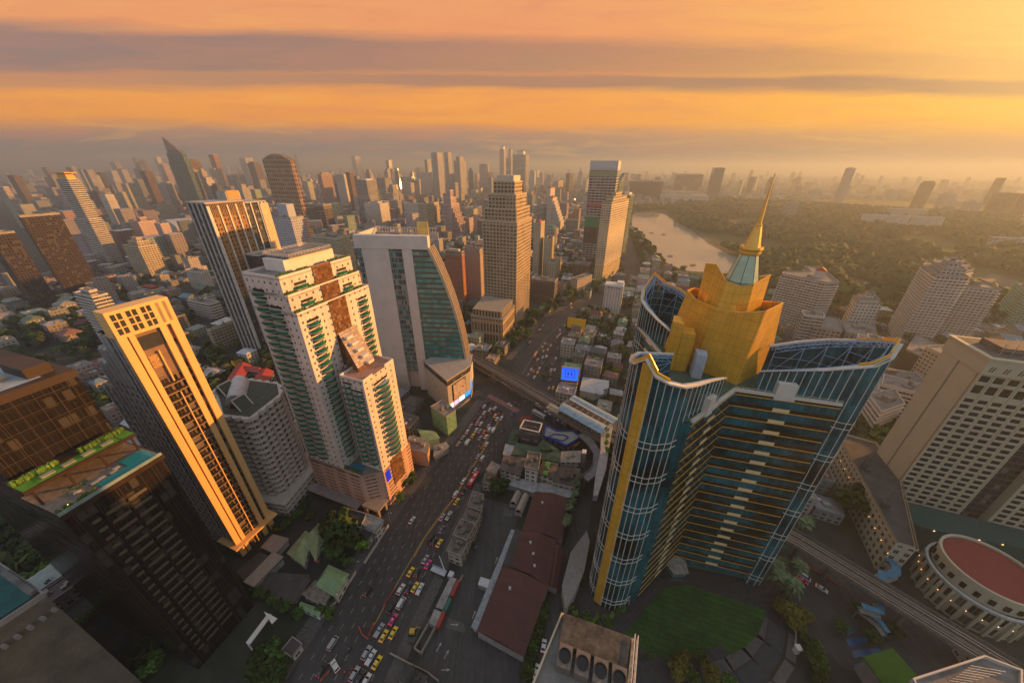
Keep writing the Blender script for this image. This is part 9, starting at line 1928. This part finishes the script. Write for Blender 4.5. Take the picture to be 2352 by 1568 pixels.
def barrow(P, n):
 for k in range(n):
  q = lerp2(P[0], P[1], (k+.5)/n); o = bar if not BR else copy_tree(bar); o.location = (*q, .02); o.rotation_euler = (0, 0, math.atan2(P[1][1]-P[0][1], P[1][0]-P[0][0])-math.pi/2); tag(o, 'red and white plastic barrier in the row along the median line', 'barrier', 'red and white road barriers'); BR.append(o)
barrow([(-51.7, 87.0), (-54.6, 80.3)], 8); barrow([(-62.4, 72.3), (-59.9, 69.7)], 3); barrow([(-59.9, 69.7), (-57.2, 68.4)], 3); barrow([(-56.7, 73.7), (-57.1, 69.7)], 4); barrow([(-68.1, 58.2), (-69.8, 55.8)], 3); barrow([(-59.5, 59.2), (-59.9, 57.8)], 2); barrow([(140.3, 99.9), (150.7, 89.4)], 16)
lp_ = bpy.data.objects.new('street_lamp', None); COL.objects.link(lp_); b = MB(); b.tube((0, 0, 0), (0, 0, 8.5), .12, 6, .07); b.build('pole', METAL, lp_); b = MB(); b.tube((0, 0, 8.4), (1.8, 0, 9.1), .05, 4); b.build('arm', METAL, lp_); b = MB(); b.box((2.0, 0, 9.05), (.7, .28, .12)); b.build('lamp_head', CM['white'], lp_); reg(lp_); LPL = []
for i, (x, y) in enumerate([(-77.7, 71.8), (-74.8, 80.6), (-71.3, 94.1), (-66.6, 105.6), (-64.1, 118.7), (-52.4, 148.3), (-44.4, 163.6)]+[(4.5, 301.5), (13.4, 318.9), (26.7, 367.8), (39.6, 394.3), (56.6, 418.3), (64.9, 386.3), (55.7, 329.5)]+[(8.6, 214.9), (-29.2, 227.1), (4.2, 282.5)]+[(204.1, 117.1)]):
 o = lp_ if not LPL else copy_tree(lp_); LPL.append(o); o.location = (x, y, .1); o.rotation_euler = (0, 0, AV_ANG); tag(o, 'x', 'street lamp', 'street lamps along the avenue')
auto_label(LPL, lambda o: 'thin street lamp')
fn = thing('fence', 'white slatted roadside fence in front of the villas', 'fence', (-70, 95, 0)); P = [(-78.8, 75.5), (-74.7, 83.9), (-72.2, 93.4)]+[(-69.7, 97.7), (-67.5, 105.6), (-64.4, 116.7)]; b = MB()
for i in (0, 1, 3, 4):
 L = math.dist(P[i], P[i+1]); k = 0
 loft(b, [(*P[i], 0), (*P[i+1], 0)], [(-.1, 0), (.1, 0), (.1, .7), (-.1, .7)], True)
 while k < L: q = lerp2(P[i], P[i+1], k/L); b.box((*q, .7), (.35, .2, 1.3), e1=GA); k += .75
b.build('slats', PALE, fn, (-70, 95, 0))
# ---------------------------------------------------------------- the air
m, T, bb = new_mat('haze'); T.t.nodes.remove(bb); o = [n for n in T.t.nodes if n.type == 'OUTPUT_MATERIAL'][0]
pv = T.n('ShaderNodeVolumePrincipled'); pv.inputs['Density'].default_value = HAZE_D*1.05
pv.inputs['Color'].default_value = (.42, .50, .58, 1); pv.inputs['Anisotropy'].default_value = .35
T.t.links.new(pv.outputs[0], o.inputs['Volume'])
b = MB(); HX = 26000
b.prism([(-HX, -1500), (HX, -1500), (HX, 40000), (-HX, 40000)], -2, 264, top=0, bottom=True)
tag(b.build('haze', m), kind='stuff')
